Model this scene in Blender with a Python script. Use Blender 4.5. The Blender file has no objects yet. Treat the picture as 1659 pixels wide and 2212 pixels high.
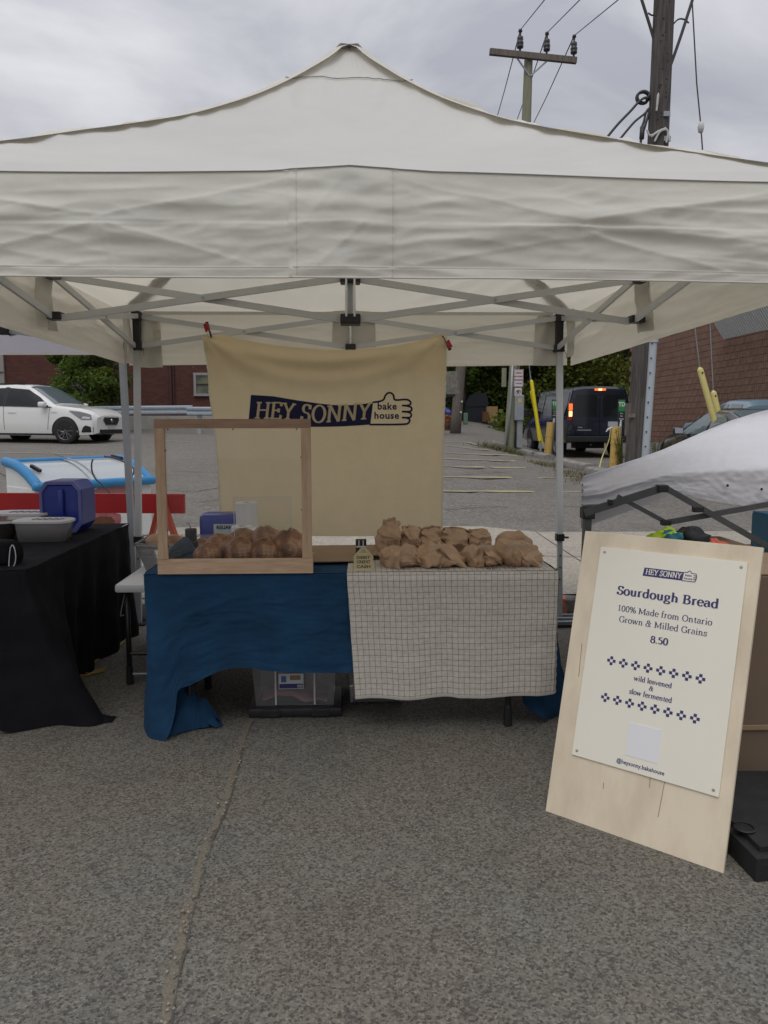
import bpy, bmesh, math, random
import numpy as np
from mathutils import Vector, Matrix, noise
R = math.radians
scene = bpy.context.scene
C = scene.collection

# ------------------------------------------------------------------ camera
EYE = 1.4
FPX = 1695.0                      # focal length for a picture 1659 wide
PITCH = math.atan(191/FPX); YAW = math.atan(71/FPX)
cam = bpy.data.cameras.new('camera'); camo = bpy.data.objects.new('camera', cam); C.objects.link(camo)
cam.sensor_fit = 'VERTICAL'; cam.angle = 2*math.atan(1106/FPX)
cam.clip_end = 3000; cam.clip_start = 0.05
camo.location = (0, 0, EYE); camo.rotation_euler = (math.pi/2-PITCH, 0, -YAW)
scene.camera = camo

# ------------------------------------------------------------------ sky and sun
world = bpy.data.worlds.new('World'); scene.world = world; world.use_nodes = True
nt = world.node_tree; nt.nodes.clear()
def N(t, ty, **k):
    n = t.nodes.new(ty)
    for a, b in k.items(): setattr(n, a, b)
    return n
wo_ = N(nt, 'ShaderNodeOutputWorld'); bg = N(nt, 'ShaderNodeBackground'); bg.inputs[1].default_value = 0.1
sky = N(nt, 'ShaderNodeTexSky', sky_type='NISHITA'); sky.sun_disc = False
SUN_EL, SUN_AZ = R(58), R(200)
sky.sun_elevation = SUN_EL; sky.sun_rotation = SUN_AZ
tc = N(nt, 'ShaderNodeTexCoord'); sep = N(nt, 'ShaderNodeSeparateXYZ')
nt.links.new(tc.outputs['Generated'], sep.inputs[0])
mp = N(nt, 'ShaderNodeMapping'); mp.inputs['Scale'].default_value = (1.0, 1.0, 2.0); mp.inputs['Location'].default_value = (3.1, 1.2, .3)
nt.links.new(tc.outputs['Generated'], mp.inputs[0])
n1 = N(nt, 'ShaderNodeTexNoise'); n1.inputs['Scale'].default_value = 2.6; n1.inputs['Detail'].default_value = 7; n1.inputs['Roughness'].default_value = .52; n1.inputs['Distortion'].default_value = .35
nt.links.new(mp.outputs[0], n1.inputs['Vector'])
cr = N(nt, 'ShaderNodeValToRGB')
cr.color_ramp.elements[0].position = .38; cr.color_ramp.elements[0].color = (2.75, 2.8, 3.15, 1)
cr.color_ramp.elements[1].position = .66; cr.color_ramp.elements[1].color = (5.0, 5.0, 5.2, 1)
nt.links.new(n1.outputs[0], cr.inputs[0])
# overcast skies brighten towards the zenith
mr = N(nt, 'ShaderNodeMapRange'); mr.inputs[1].default_value = 0; mr.inputs[2].default_value = 1; mr.inputs[3].default_value = .95; mr.inputs[4].default_value = 2.35
nt.links.new(sep.outputs[2], mr.inputs[0])
vm = N(nt, 'ShaderNodeVectorMath', operation='SCALE'); nt.links.new(cr.outputs[0], vm.inputs[0]); nt.links.new(mr.outputs[0], vm.inputs['Scale'])
mx = N(nt, 'ShaderNodeMixRGB'); mx.inputs[0].default_value = .95
nt.links.new(sky.outputs[0], mx.inputs[1]); nt.links.new(vm.outputs[0], mx.inputs[2])
nt.links.new(mx.outputs[0], bg.inputs[0]); nt.links.new(bg.outputs[0], wo_.inputs[0])
sl = bpy.data.lights.new('sun', 'SUN'); sl.energy = 0.9; sl.angle = R(40); sl.color = (1, .97, .92)
so = bpy.data.objects.new('sun', sl); C.objects.link(so)
so.rotation_euler = (R(32), 0, R(-20))
scene.view_settings.view_transform = 'Standard'; scene.view_settings.look = 'None'
scene.view_settings.gamma = 1; scene.view_settings.use_curve_mapping = False
scene.view_settings.exposure = 0.12
scene.cycles.max_bounces = 8; scene.cycles.transparent_max_bounces = 24

# ------------------------------------------------------------------ where a thing stands: rays from the survey point
_f = Vector((math.sin(YAW)*math.cos(PITCH), math.cos(YAW)*math.cos(PITCH), -math.sin(PITCH)))
_r = Vector((math.cos(YAW), -math.sin(YAW), 0)); _u = _r.cross(_f); _c = Vector((0, 0, EYE))
def ray(px, py): return _f + _r*((px-829.5)/FPX) - _u*((py-1106)/FPX)
def PY(px, py, Y): d = ray(px, py); return _c + d*(Y/d.y)
def PX(px, py, X): d = ray(px, py); return _c + d*(X/d.x)
def PZ(px, py, Z): d = ray(px, py); return _c + d*((Z-EYE)/d.z)
def sstep(a, b, x):
    t = min(1, max(0, (x-a)/(b-a))); return t*t*(3-2*t)
def slope(q): return .040-.026*sstep(.145, .255, q)   # the lot rises away, less so towards the road on the right
KY = 5.55
def zg(X, Y):
    if Y < KY: return 0.0
    return .125+slope(X/max(Y, 5))*(min(Y, 60)-5.7 if Y > 5.7 else 0)
def G(px, py, lift=0):
    d = ray(px, py); t = 1.0; p = None
    for k in range(4000):
        p = _c+d*t
        if p.z <= zg(p.x, p.y)+lift: break
        t += .01+.002*t
    return Vector((p.x, p.y, zg(p.x, p.y)+lift))

# ------------------------------------------------------------------ materials
MATS = {}
def mat(name, col, rough=.7, var=0, scale=8, bump=0, bscale=60, metal=0, col2=None, trans=0, tcol=None, alpha=1, spec=.5, coat=0, emit=None, detail=4, stretch=None, emit_s=1, coord='Object', ramp=None, sss=0):
    m = bpy.data.materials.new(name); m.use_nodes = True; t = m.node_tree
    b = t.nodes['Principled BSDF']; b.inputs['Roughness'].default_value = rough; b.inputs['Metallic'].default_value = metal
    b.inputs['Specular IOR Level'].default_value = spec; b.inputs['Coat Weight'].default_value = coat
    b.inputs['Coat Roughness'].default_value = .05
    c = (*col, 1); b.inputs['Base Color'].default_value = c; b.inputs['Alpha'].default_value = alpha
    tcn = N(t, 'ShaderNodeTexCoord'); src = tcn.outputs[coord]
    if stretch:
        mpn = N(t, 'ShaderNodeMapping'); mpn.inputs['Scale'].default_value = stretch; t.links.new(src, mpn.inputs[0]); src = mpn.outputs[0]
    if var or col2:
        nz = N(t, 'ShaderNodeTexNoise'); nz.inputs['Scale'].default_value = scale; nz.inputs['Detail'].default_value = detail; nz.inputs['Roughness'].default_value = .6
        t.links.new(src, nz.inputs['Vector'])
        r = N(t, 'ShaderNodeValToRGB'); lo, hi = ramp or (.32, .68)
        r.color_ramp.elements[0].position = lo; r.color_ramp.elements[1].position = hi
        c2 = col2 if col2 else tuple(x*(1+var) for x in col)
        c1 = col if col2 else tuple(x*(1-var) for x in col)
        r.color_ramp.elements[0].color = (*c1, 1); r.color_ramp.elements[1].color = (*c2, 1)
        t.links.new(nz.outputs[0], r.inputs[0]); t.links.new(r.outputs[0], b.inputs['Base Color'])
    if bump:
        nb = N(t, 'ShaderNodeTexNoise'); nb.inputs['Scale'].default_value = bscale; nb.inputs['Detail'].default_value = 5
        t.links.new(src, nb.inputs['Vector'])
        bp = N(t, 'ShaderNodeBump'); bp.inputs['Strength'].default_value = bump; bp.inputs['Distance'].default_value = .01
        t.links.new(nb.outputs[0], bp.inputs['Height']); t.links.new(bp.outputs[0], b.inputs['Normal'])
    if trans:
        out = t.nodes['Material Output']; tr = N(t, 'ShaderNodeBsdfTranslucent'); tr.inputs[0].default_value = (*tcol, 1) if tcol else c
        ms = N(t, 'ShaderNodeMixShader'); ms.inputs[0].default_value = trans
        t.links.new(b.outputs[0], ms.inputs[1]); t.links.new(tr.outputs[0], ms.inputs[2]); t.links.new(ms.outputs[0], out.inputs[0])
    if emit:
        b.inputs['Emission Color'].default_value = (*emit, 1); b.inputs['Emission Strength'].default_value = emit_s
    MATS[name] = m; return m
def glassy(name, col, mixv=.75, rough=.05):
    """thin sheet of clear plastic or glass: mostly see-through with a fresnel sheen"""
    m = bpy.data.materials.new(name); m.use_nodes = True; t = m.node_tree; t.nodes.remove(t.nodes['Principled BSDF'])
    out = t.nodes['Material Output']; tr = N(t, 'ShaderNodeBsdfTransparent'); tr.inputs[0].default_value = (*col, 1)
    gl = N(t, 'ShaderNodeBsdfGlossy'); gl.inputs['Roughness'].default_value = rough
    df = N(t, 'ShaderNodeBsdfDiffuse'); df.inputs[0].default_value = (*[min(1, c*.8) for c in col], 1)
    fr = N(t, 'ShaderNodeFresnel'); fr.inputs[0].default_value = 1.45
    m1 = N(t, 'ShaderNodeMixShader'); m1.inputs[0].default_value = 1-mixv
    t.links.new(tr.outputs[0], m1.inputs[1]); t.links.new(df.outputs[0], m1.inputs[2])
    m2 = N(t, 'ShaderNodeMixShader'); t.links.new(fr.outputs[0], m2.inputs[0]); t.links.new(m1.outputs[0], m2.inputs[1]); t.links.new(gl.outputs[0], m2.inputs[2])
    t.links.new(m2.outputs[0], out.inputs[0]); MATS[name] = m; return m

# ------------------------------------------------------------------ mesh helpers
ORG = {}
def tag(o, label=None, cat=None, group=None, kind=None):
    if label: o['label'] = label
    if cat: o['category'] = cat
    if group: o['group'] = group
    if kind: o['kind'] = kind
    return o
def empty(name, loc, label, cat, group=None):
    o = bpy.data.objects.new(name, None); C.objects.link(o); o.location = loc; ORG[o] = Vector(loc)
    return tag(o, label, cat, group)
class MB:
    def __init__(s): s.v = []; s.f = []; s.uv = None
    def add(s, vs, fs):
        k = len(s.v); s.v += [tuple(v) for v in vs]; s.f += [tuple(i+k for i in f) for f in fs]; return s
    def box(s, c, d, rot=None):
        x, y, z = [q/2 for q in d]
        vs = [Vector(p) for p in ((-x,-y,-z),(x,-y,-z),(x,y,-z),(-x,y,-z),(-x,-y,z),(x,-y,z),(x,y,z),(-x,y,z))]
        if rot is not None: vs = [rot @ v for v in vs]
        c = Vector(c)
        return s.add([c+v for v in vs], [(0,3,2,1),(4,5,6,7),(0,1,5,4),(1,2,6,5),(2,3,7,6),(3,0,4,7)])
    def bbox(s, c, d, b=.01, rot=None):
        """box with chamfered edges"""
        bm = bmesh.new(); bmesh.ops.create_cube(bm, size=1)
        for v in bm.verts: v.co = Vector((v.co.x*d[0], v.co.y*d[1], v.co.z*d[2]))
        bmesh.ops.bevel(bm, geom=list(bm.edges), offset=b, segments=2, affect='EDGES', profile=.6)
        c = Vector(c); bm.verts.index_update()
        vs = [c+((rot @ v.co) if rot is not None else v.co) for v in bm.verts]; fs = [[v.index for v in f.verts] for f in bm.faces]
        bm.free(); return s.add(vs, fs)
    def bar(s, a, b, w, h, up=(0,0,1)):
        a = Vector(a); b = Vector(b); d = (b-a); L = d.length; d.normalize()
        u = Vector(up); sd = d.cross(u)
        if sd.length < 1e-4: sd = d.cross(Vector((0,1,0)))
        sd.normalize(); u = sd.cross(d)
        rot = Matrix((sd, d, u)).transposed()
        return s.box((a+b)/2, (w, L, h), rot)
    def tube(s, pts, r, n=8, cap=True):
        pts = [Vector(p) for p in pts]; rs = r if isinstance(r, (list, tuple)) else [r]*len(pts)
        base = len(s.v); ref = None
        for i, p in enumerate(pts):
            d = (pts[min(i+1, len(pts)-1)]-pts[max(i-1, 0)]).normalized()
            if ref is None: ref = d.orthogonal().normalized()
            ref = (ref-d*ref.dot(d)).normalized(); q = d.cross(ref)
            for k in range(n):
                a = 2*math.pi*k/n; s.v.append(tuple(p+(ref*math.cos(a)+q*math.sin(a))*rs[i]))
        for i in range(len(pts)-1):
            for k in range(n):
                a = base+i*n+k; b = base+i*n+(k+1) % n; s.f.append((a, b, b+n, a+n))
        if cap:
            s.f.append(tuple(base+k for k in range(n))[::-1]); s.f.append(tuple(base+(len(pts)-1)*n+k for k in range(n)))
        return s
    def lathe(s, prof, c, n=24, axis=None):
        c = Vector(c); base = len(s.v); rot = axis
        for (r, z) in prof:
            for k in range(n):
                a = 2*math.pi*k/n; p = Vector((r*math.cos(a), r*math.sin(a), z))
                s.v.append(tuple(c+((rot @ p) if rot is not None else p)))
        for i in range(len(prof)-1):
            for k in range(n):
                a = base+i*n+k; b = base+i*n+(k+1) % n; s.f.append((a, b, b+n, a+n))
        return s
    def grid(s, fn, nu, nv, close=False, uv=None):
        base = len(s.v)
        for j in range(nv+1):
            for i in range(nu+1): s.v.append(tuple(fn(i/nu, j/nv)))
        for j in range(nv):
            for i in range(nu):
                a = base+j*(nu+1)+i; s.f.append((a, a+1, a+nu+2, a+nu+1))
        if uv:
            if s.uv is None: s.uv = {}
            for j in range(nv+1):
                for i in range(nu+1): s.uv[base+j*(nu+1)+i] = uv(i/nu, j/nv)
        return s
    def prism(s, poly, a, b):
        """poly: function list of 3D pts at offset vector a -> b"""
        n = len(poly); a = Vector(a); b = Vector(b); P = [Vector(p) for p in poly]
        return s.add([p+a for p in P]+[p+b for p in P], [tuple(range(n))[::-1], tuple(range(n, 2*n))]+[(i, (i+1) % n, n+(i+1) % n, n+i) for i in range(n)])
    def build(s, name, m, parent=None, smooth=False, solid=0, autos=None, loc=None, kind=None, label=None):
        o0 = ORG[parent] if parent else (Vector(loc) if loc is not None else Vector((0, 0, 0)))
        me = bpy.data.meshes.new(name)
        me.from_pydata([(v[0]-o0.x, v[1]-o0.y, v[2]-o0.z) for v in s.v], [], s.f)
        if s.uv:
            ul = me.uv_layers.new(name='UVMap'); li = np.empty(len(me.loops), dtype=np.int32); me.loops.foreach_get('vertex_index', li)
            arr = np.zeros((len(s.v), 2), dtype=np.float32)
            for k, q in s.uv.items(): arr[k] = q
            ul.data.foreach_set('uv', arr[li].ravel())
        me.materials.append(m if not isinstance(m, str) else MATS[m])
        bm = bmesh.new(); bm.from_mesh(me); bmesh.ops.recalc_face_normals(bm, faces=bm.faces); bm.to_mesh(me); bm.free()
        if smooth: me.polygons.foreach_set('use_smooth', [True]*len(me.polygons))
        if autos:
            try: me.set_sharp_from_angle(angle=R(autos))
            except Exception: pass
        me.update()
        o = bpy.data.objects.new(name, me); C.objects.link(o); ORG[o] = o0
        if parent: o.parent = parent
        else: o.location = o0
        if solid:
            md = o.modifiers.new('s', 'SOLIDIFY'); md.thickness = solid; md.offset = 0
        if kind: o['kind'] = kind
        if label: o['label'] = label
        return o
def nz(x, y=0, z=0): return noise.noise(Vector((x, y, z)))
def ridg(x, y=0, z=0):
    return 1-2*abs(nz(x, y, z))
def copy_tree(o, parent=None):
    c = o.copy(); C.objects.link(c)
    if parent: c.parent = parent
    ORG[c] = ORG.get(o, Vector())
    for ch in o.children: copy_tree(ch, c)
    return c
def lerp(a, b, t): return a+(b-a)*t
def interp(tab, x):
    if x <= tab[0][0]: return tab[0][1]
    for (x0, y0), (x1, y1) in zip(tab, tab[1:]):
        if x <= x1: return y0+(y1-y0)*(x-x0)/(x1-x0)
    return tab[-1][1]
def curve_pts(pts, n):
    """smooth polyline through pts (Catmull-Rom by arc parameter)"""
    P = [Vector(p) for p in pts]; out = []
    L = [0]
    for a, b in zip(P, P[1:]): L.append(L[-1]+(b-a).length)
    for k in range(n+1):
        s = L[-1]*k/n; i = 0
        while i < len(P)-2 and L[i+1] < s: i += 1
        t = (s-L[i])/max(1e-9, L[i+1]-L[i])
        p0 = P[max(i-1, 0)]; p1 = P[i]; p2 = P[i+1]; p3 = P[min(i+2, len(P)-1)]
        out.append(.5*((2*p1)+(-p0+p2)*t+(2*p0-5*p1+4*p2-p3)*t*t+(-p0+3*p1-3*p2+p3)*t**3))
    return out

# ------------------------------------------------------------------ colours of the things
mat('canopy_fabric', (.82, .82, .80), .75, trans=.42, tcol=(.88, .82, .68), var=.05, scale=1.6, bump=.45, bscale=9)
mat('valance_fabric', (.745, .73, .66), .8, trans=.30, var=.06, scale=2.2, bump=.55, bscale=11)
mat('inner_fabric', (.78, .745, .63), .85, trans=.42, tcol=(.88, .82, .66), var=.04, scale=2.5, bump=.12, bscale=18)
mat('thread', (.25, .24, .22), .9)
mat('frame_paint', (.56, .57, .56), .42, var=.05, scale=5)
mat('frame_grey', (.40, .42, .44), .4, var=.05, scale=5)
mat('black_plastic', (.018, .018, .02), .45, var=.2, scale=20)
mat('chrome', (.6, .6, .6), .25, metal=1)
mat('dark_frame', (.075, .08, .08), .45, var=.15, scale=9)
mat('grey_fabric', (.63, .63, .655), .85, trans=.08, var=.04, scale=3, bump=.5, bscale=14, spec=.15)
mat('lilac_fabric', (.76, .74, .79), .8, trans=.5, var=.03, scale=3)
mat('linen', (.80, .67, .43), .95, var=.05, scale=5, bump=.35, bscale=160, trans=.34)
mat('linen_edge', (.72, .66, .50), .95)
mat('ink_navy', (.012, .012, .055), .9)
mat('navy_cloth', (.012, .046, .098), .95, var=.2, scale=5, bump=.9, bscale=9, spec=.2)
mat('black_cloth', (.010, .010, .012), .95, var=.2, scale=4, bump=.7, bscale=8, spec=.15)
mat('white_plastic', (.66, .66, .64), .4, var=.03, scale=10)
mat('oak', (.44, .285, .175), .55, col2=(.60, .425, .285), scale=9, stretch=(1, 6, 9), bump=.1, bscale=60, detail=6)
mat('oak_upright', (.42, .275, .165), .55, col2=(.56, .40, .265), scale=9, stretch=(9, 6, .8), bump=.1, bscale=60, detail=6)
mat('plywood', (.63, .53, .39), .6, col2=(.76, .66, .50), scale=2.6, stretch=(3, 3, .8), detail=7, ramp=(.35, .6), bump=.05)
mat('poster', (.82, .79, .68), .45, var=.015, scale=3)
mat('print_violet', (.045, .04, .15), .7)
mat('white_patch', (.78, .78, .80), .5)
mat('wear', (.30, .27, .22), .9)
mat('screw', (.45, .40, .28), .4, metal=.6)
mat('paper_bag', (.41, .27, .16), .75, var=.12, scale=6, bump=.12, bscale=30)
mat('bag_print', (.12, .075, .045), .8)
mat('bag_tin_tie', (.42, .33, .25), .6)
mat('cardboard', (.29, .20, .12), .85, var=.06, scale=5, bump=.1)
mat('cardboard_big', (.17, .12, .08), .85, var=.10, scale=2.5)  # brown darkened, the shade on the big carton is put into its colour
mat('jug_blue', (.016, .035, .27), .3, var=.12, scale=7, spec=.6)
mat('jug_pale', (.12, .13, .33), .35, var=.1, scale=7)
mat('label_white', (.55, .62, .64), .5, var=.05)
mat('paper_white', (.72, .71, .70), .95, bump=.25, bscale=90)
mat('freezer_white', (.62, .64, .64), .4, var=.04)
mat('freezer_blue', (.02, .20, .44), .35, var=.06)
mat('barrier_red', (.36, .009, .010), .4, var=.1, scale=3)
mat('barrier_orange', (.42, .045, .015), .5, var=.1)
mat('cream_ceramic', (.56, .50, .29), .35, col2=(.47, .37, .18), scale=8)
mat('ceramic_ink', (.10, .075, .035), .5)
mat('olive_box', (.028, .036, .02), .5)
mat('yellow_cord', (.36, .24, .045), .6)
mat('yellow_paint', (.58, .38, .10), .6, var=.12, scale=4, col2=(.62, .44, .15))
mat('rust', (.16, .07, .03), .9, var=.3, scale=15)
mat('guard_yellow', (.72, .60, .02), .5, var=.06)
mat('guard_pale', (.66, .57, .22), .55, var=.05)
mat('pole_wood', (.10, .085, .07), .95, col2=(.19, .165, .14), scale=12, stretch=(3, 3, .25), bump=.6, bscale=20, detail=7)
mat('pole_green', (.19, .20, .13), .95, col2=(.27, .27, .19), scale=10, stretch=(3, 3, .25), bump=.5, bscale=20)
mat('pole_dark', (.042, .038, .035), .95, col2=(.115, .102, .094), scale=12, stretch=(3, 3, .2), bump=.8, bscale=18, detail=7)
mat('galvanised', (.30, .33, .35), .45, metal=.35, var=.1, scale=4)
mat('pipe_grey', (.40, .44, .48), .5, var=.06, scale=2)
mat('wire', (.045, .045, .05), .6)
mat('wire_white', (.5, .5, .48), .6)
mat('insulator', (.03, .03, .035), .3)
mat('sign_white', (.58, .58, .58), .5, var=.04)
mat('sign_red', (.28, .03, .04), .6)
mat('sign_green', (.02, .24, .07), .5)
mat('concrete', (.36, .345, .315), .95, col2=(.27, .26, .235), scale=3, bump=.4, bscale=50)
mat('kerb_stone', (.30, .285, .255), .95, col2=(.17, .16, .15), scale=6, bump=.8, bscale=30)
mat('kerb_dark', (.10, .095, .085), .95, col2=(.19, .18, .16), scale=9, bump=1, bscale=40)
mat('kerb_orange', (.50, .17, .09), .9, var=.2, scale=20)
mat('line_yellow', (.27, .25, .18), .95, col2=(.42, .36, .16), scale=2.3)
mat('line_white', (.36, .35, .33), .95, var=.1, scale=4)
mat('rail_steel', (.33, .38, .42), .45, metal=.3, var=.08)
mat('car_white', (.70, .70, .68), .22, coat=.7, spec=.5)
mat('car_black', (.012, .012, .014), .2, coat=.8)
mat('car_navy', (.005, .008, .020), .22, coat=.6, var=.1, scale=2)
mat('car_bluegrey', (.20, .29, .36), .3, coat=.5)
mat('car_red', (.22, .008, .018), .3, coat=.5)
mat('car_glass', (.010, .013, .015), .08, spec=.45)
mat('car_glass_light', (.10, .14, .15), .08, spec=.9)
mat('tyre', (.015, .015, .016), .8, var=.2, scale=30)
mat('rim_dark', (.11, .11, .12), .35, metal=.6)
mat('rim_light', (.35, .35, .37), .3, metal=.8)
mat('trim_black', (.012, .012, .013), .6)
mat('headlight', (.16, .17, .18), .12, spec=.9)
mat('plate', (.42, .44, .50), .5)
mat('tail_red', (.30, .012, .008), .2)
mat('tail_lit', (.9, .15, .03), .3, emit=(1, .16, .03), emit_s=1.0)
mat('tail_hot', (1, .6, .25), .3, emit=(1, .62, .25), emit_s=1.5)
mat('leaf_a', (.075, .13, .02), .7, trans=.5, col2=(.16, .22, .03), scale=1.6)
mat('leaf_b', (.105, .15, .02), .7, trans=.55, col2=(.18, .225, .03), scale=.9)
mat('leaf_c', (.11, .125, .018), .7, trans=.5, col2=(.19, .185, .03), scale=.9)
mat('trunk', (.075, .062, .048), .95, var=.3, scale=8, bump=.6)
mat('dry_grass', (.17, .13, .08), .95, col2=(.10, .12, .045), scale=5)
mat('shingle', (.13, .12, .10), .9, var=.3, scale=9)
mat('tarp_dark', (.008, .014, .020), .6, var=.2, scale=1)
mat('tan_box', (.30, .19, .085), .8, var=.1)
mat('brown_box', (.13, .05, .022), .8, var=.2)
mat('orange_flower', (.48, .17, .02), .8, col2=(.30, .07, .01), scale=20)
mat('bin_green', (.11, .19, .13), .6)
mat('window_dark', (.03, .035, .03), .15, col2=(.16, .17, .08), scale=2, spec=.8)
mat('window_frame', (.27, .26, .26), .6)
mat('pillar_grey', (.27, .245, .225), .9, var=.05)
mat('clear_lid', (.60, .58, .56), .45, var=.03)
mat('cookie', (.20, .085, .035), .8, var=.2, scale=30)
mat('steel_bowl', (.16, .14, .12), .3, metal=.6)
mat('crate_blue', (.06, .28, .46), .5)
mat('lime', (.45, .62, .03), .7); mat('teal', (.02, .16, .20), .7); mat('coral', (.62, .12, .07), .7)
mat('candle', (.02, .02, .022), .5)
mat('napkin', (.035, .065, .105), .95, var=.1, bump=.2)
mat('rubber', (.014, .014, .015), .65, var=.35, scale=12, bump=.3, bscale=50)
mat('pink', (.42, .20, .19), .8, var=.1, scale=8); mat('meat_red', (.26, .05, .06), .6, col2=(.42, .16, .17), scale=9)
mat('block_a', (.20, .115, .082), .95, col2=(.27, .165, .122), scale=2.2, bump=.7, bscale=25)
mat('block_b', (.225, .132, .096), .95, col2=(.29, .18, .134), scale=2.2, bump=.7, bscale=25)
mat('mortar', (.045, .028, .022), .95)
glassy('acrylic', (.985, .985, .98), .997, .02)
glassy('tote_plastic', (.98, .98, .985), .90, .2)
glassy('tub_plastic', (.90, .88, .84), .66, .25)
glassy('freezer_glass', (.75, .8, .82), .35, .08)

def brickmat():
    m = mat('old_brick', (.10, .04, .03), .95); t = m.node_tree; b = t.nodes['Principled BSDF']
    tcn = N(t, 'ShaderNodeTexCoord'); mpn = N(t, 'ShaderNodeMapping'); mpn.inputs['Rotation'].default_value = (R(90), 0, 0)
    t.links.new(tcn.outputs['Object'], mpn.inputs[0])
    br = N(t, 'ShaderNodeTexBrick'); br.inputs['Scale'].default_value = 4.4; br.inputs['Color1'].default_value = (.105, .036, .026, 1); br.inputs['Color2'].default_value = (.07, .026, .021, 1)
    br.inputs['Mortar'].default_value = (.052, .036, .030, 1); br.inputs['Mortar Size'].default_value = .018; br.inputs['Brick Width'].default_value = 1.0; br.inputs['Row Height'].default_value = .33
    t.links.new(mpn.outputs[0], br.inputs['Vector'])
    nn = N(t, 'ShaderNodeTexNoise'); nn.inputs['Scale'].default_value = 3.5; nn.inputs['Detail'].default_value = 8; t.links.new(tcn.outputs['Object'], nn.inputs['Vector'])
    r = N(t, 'ShaderNodeValToRGB'); r.color_ramp.elements[0].position = .70; r.color_ramp.elements[1].position = .73; r.color_ramp.elements[0].color = (0, 0, 0, 1)
    t.links.new(nn.outputs[0], r.inputs[0]); mxx = N(t, 'ShaderNodeMixRGB'); t.links.new(r.outputs[0], mxx.inputs[0]); t.links.new(br.outputs[0], mxx.inputs[1]); mxx.inputs[2].default_value = (.26, .19, .16, 1)
    t.links.new(mxx.outputs[0], b.inputs['Base Color'])
brickmat()

def gridcloth():
    m = mat('grid_cloth', (.42, .38, .32), .95); t = m.node_tree; b = t.nodes['Principled BSDF']
    uv = N(t, 'ShaderNodeUVMap'); sp = N(t, 'ShaderNodeSeparateXYZ'); t.links.new(uv.outputs[0], sp.inputs[0])
    outs = []
    for k in (0, 1):
        a = N(t, 'ShaderNodeMath', operation='MULTIPLY'); a.inputs[1].default_value = 1/.0255; t.links.new(sp.outputs[k], a.inputs[0])
        fr = N(t, 'ShaderNodeMath', operation='FRACT'); t.links.new(a.outputs[0], fr.inputs[0])
        lt = N(t, 'ShaderNodeMath', operation='LESS_THAN'); lt.inputs[1].default_value = .062; t.links.new(fr.outputs[0], lt.inputs[0]); outs.append(lt)
    mxm = N(t, 'ShaderNodeMath', operation='MAXIMUM'); t.links.new(outs[0].outputs[0], mxm.inputs[0]); t.links.new(outs[1].outputs[0], mxm.inputs[1])
    nn = N(t, 'ShaderNodeTexNoise'); nn.inputs['Scale'].default_value = 60; nn.inputs['Detail'].default_value = 6; t.links.new(uv.outputs[0], nn.inputs['Vector'])
    r = N(t, 'ShaderNodeValToRGB'); r.color_ramp.elements[0].color = (.46, .42, .36, 1); r.color_ramp.elements[1].color = (.58, .54, .475, 1); r.color_ramp.elements[0].position = .3; r.color_ramp.elements[1].position = .7
    t.links.new(nn.outputs[0], r.inputs[0]); mxx = N(t, 'ShaderNodeMixRGB'); t.links.new(mxm.outputs[0], mxx.inputs[0]); t.links.new(r.outputs[0], mxx.inputs[1]); mxx.inputs[2].default_value = (.085, .08, .075, 1)
    t.links.new(mxx.outputs[0], b.inputs['Base Color'])
gridcloth()

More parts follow.
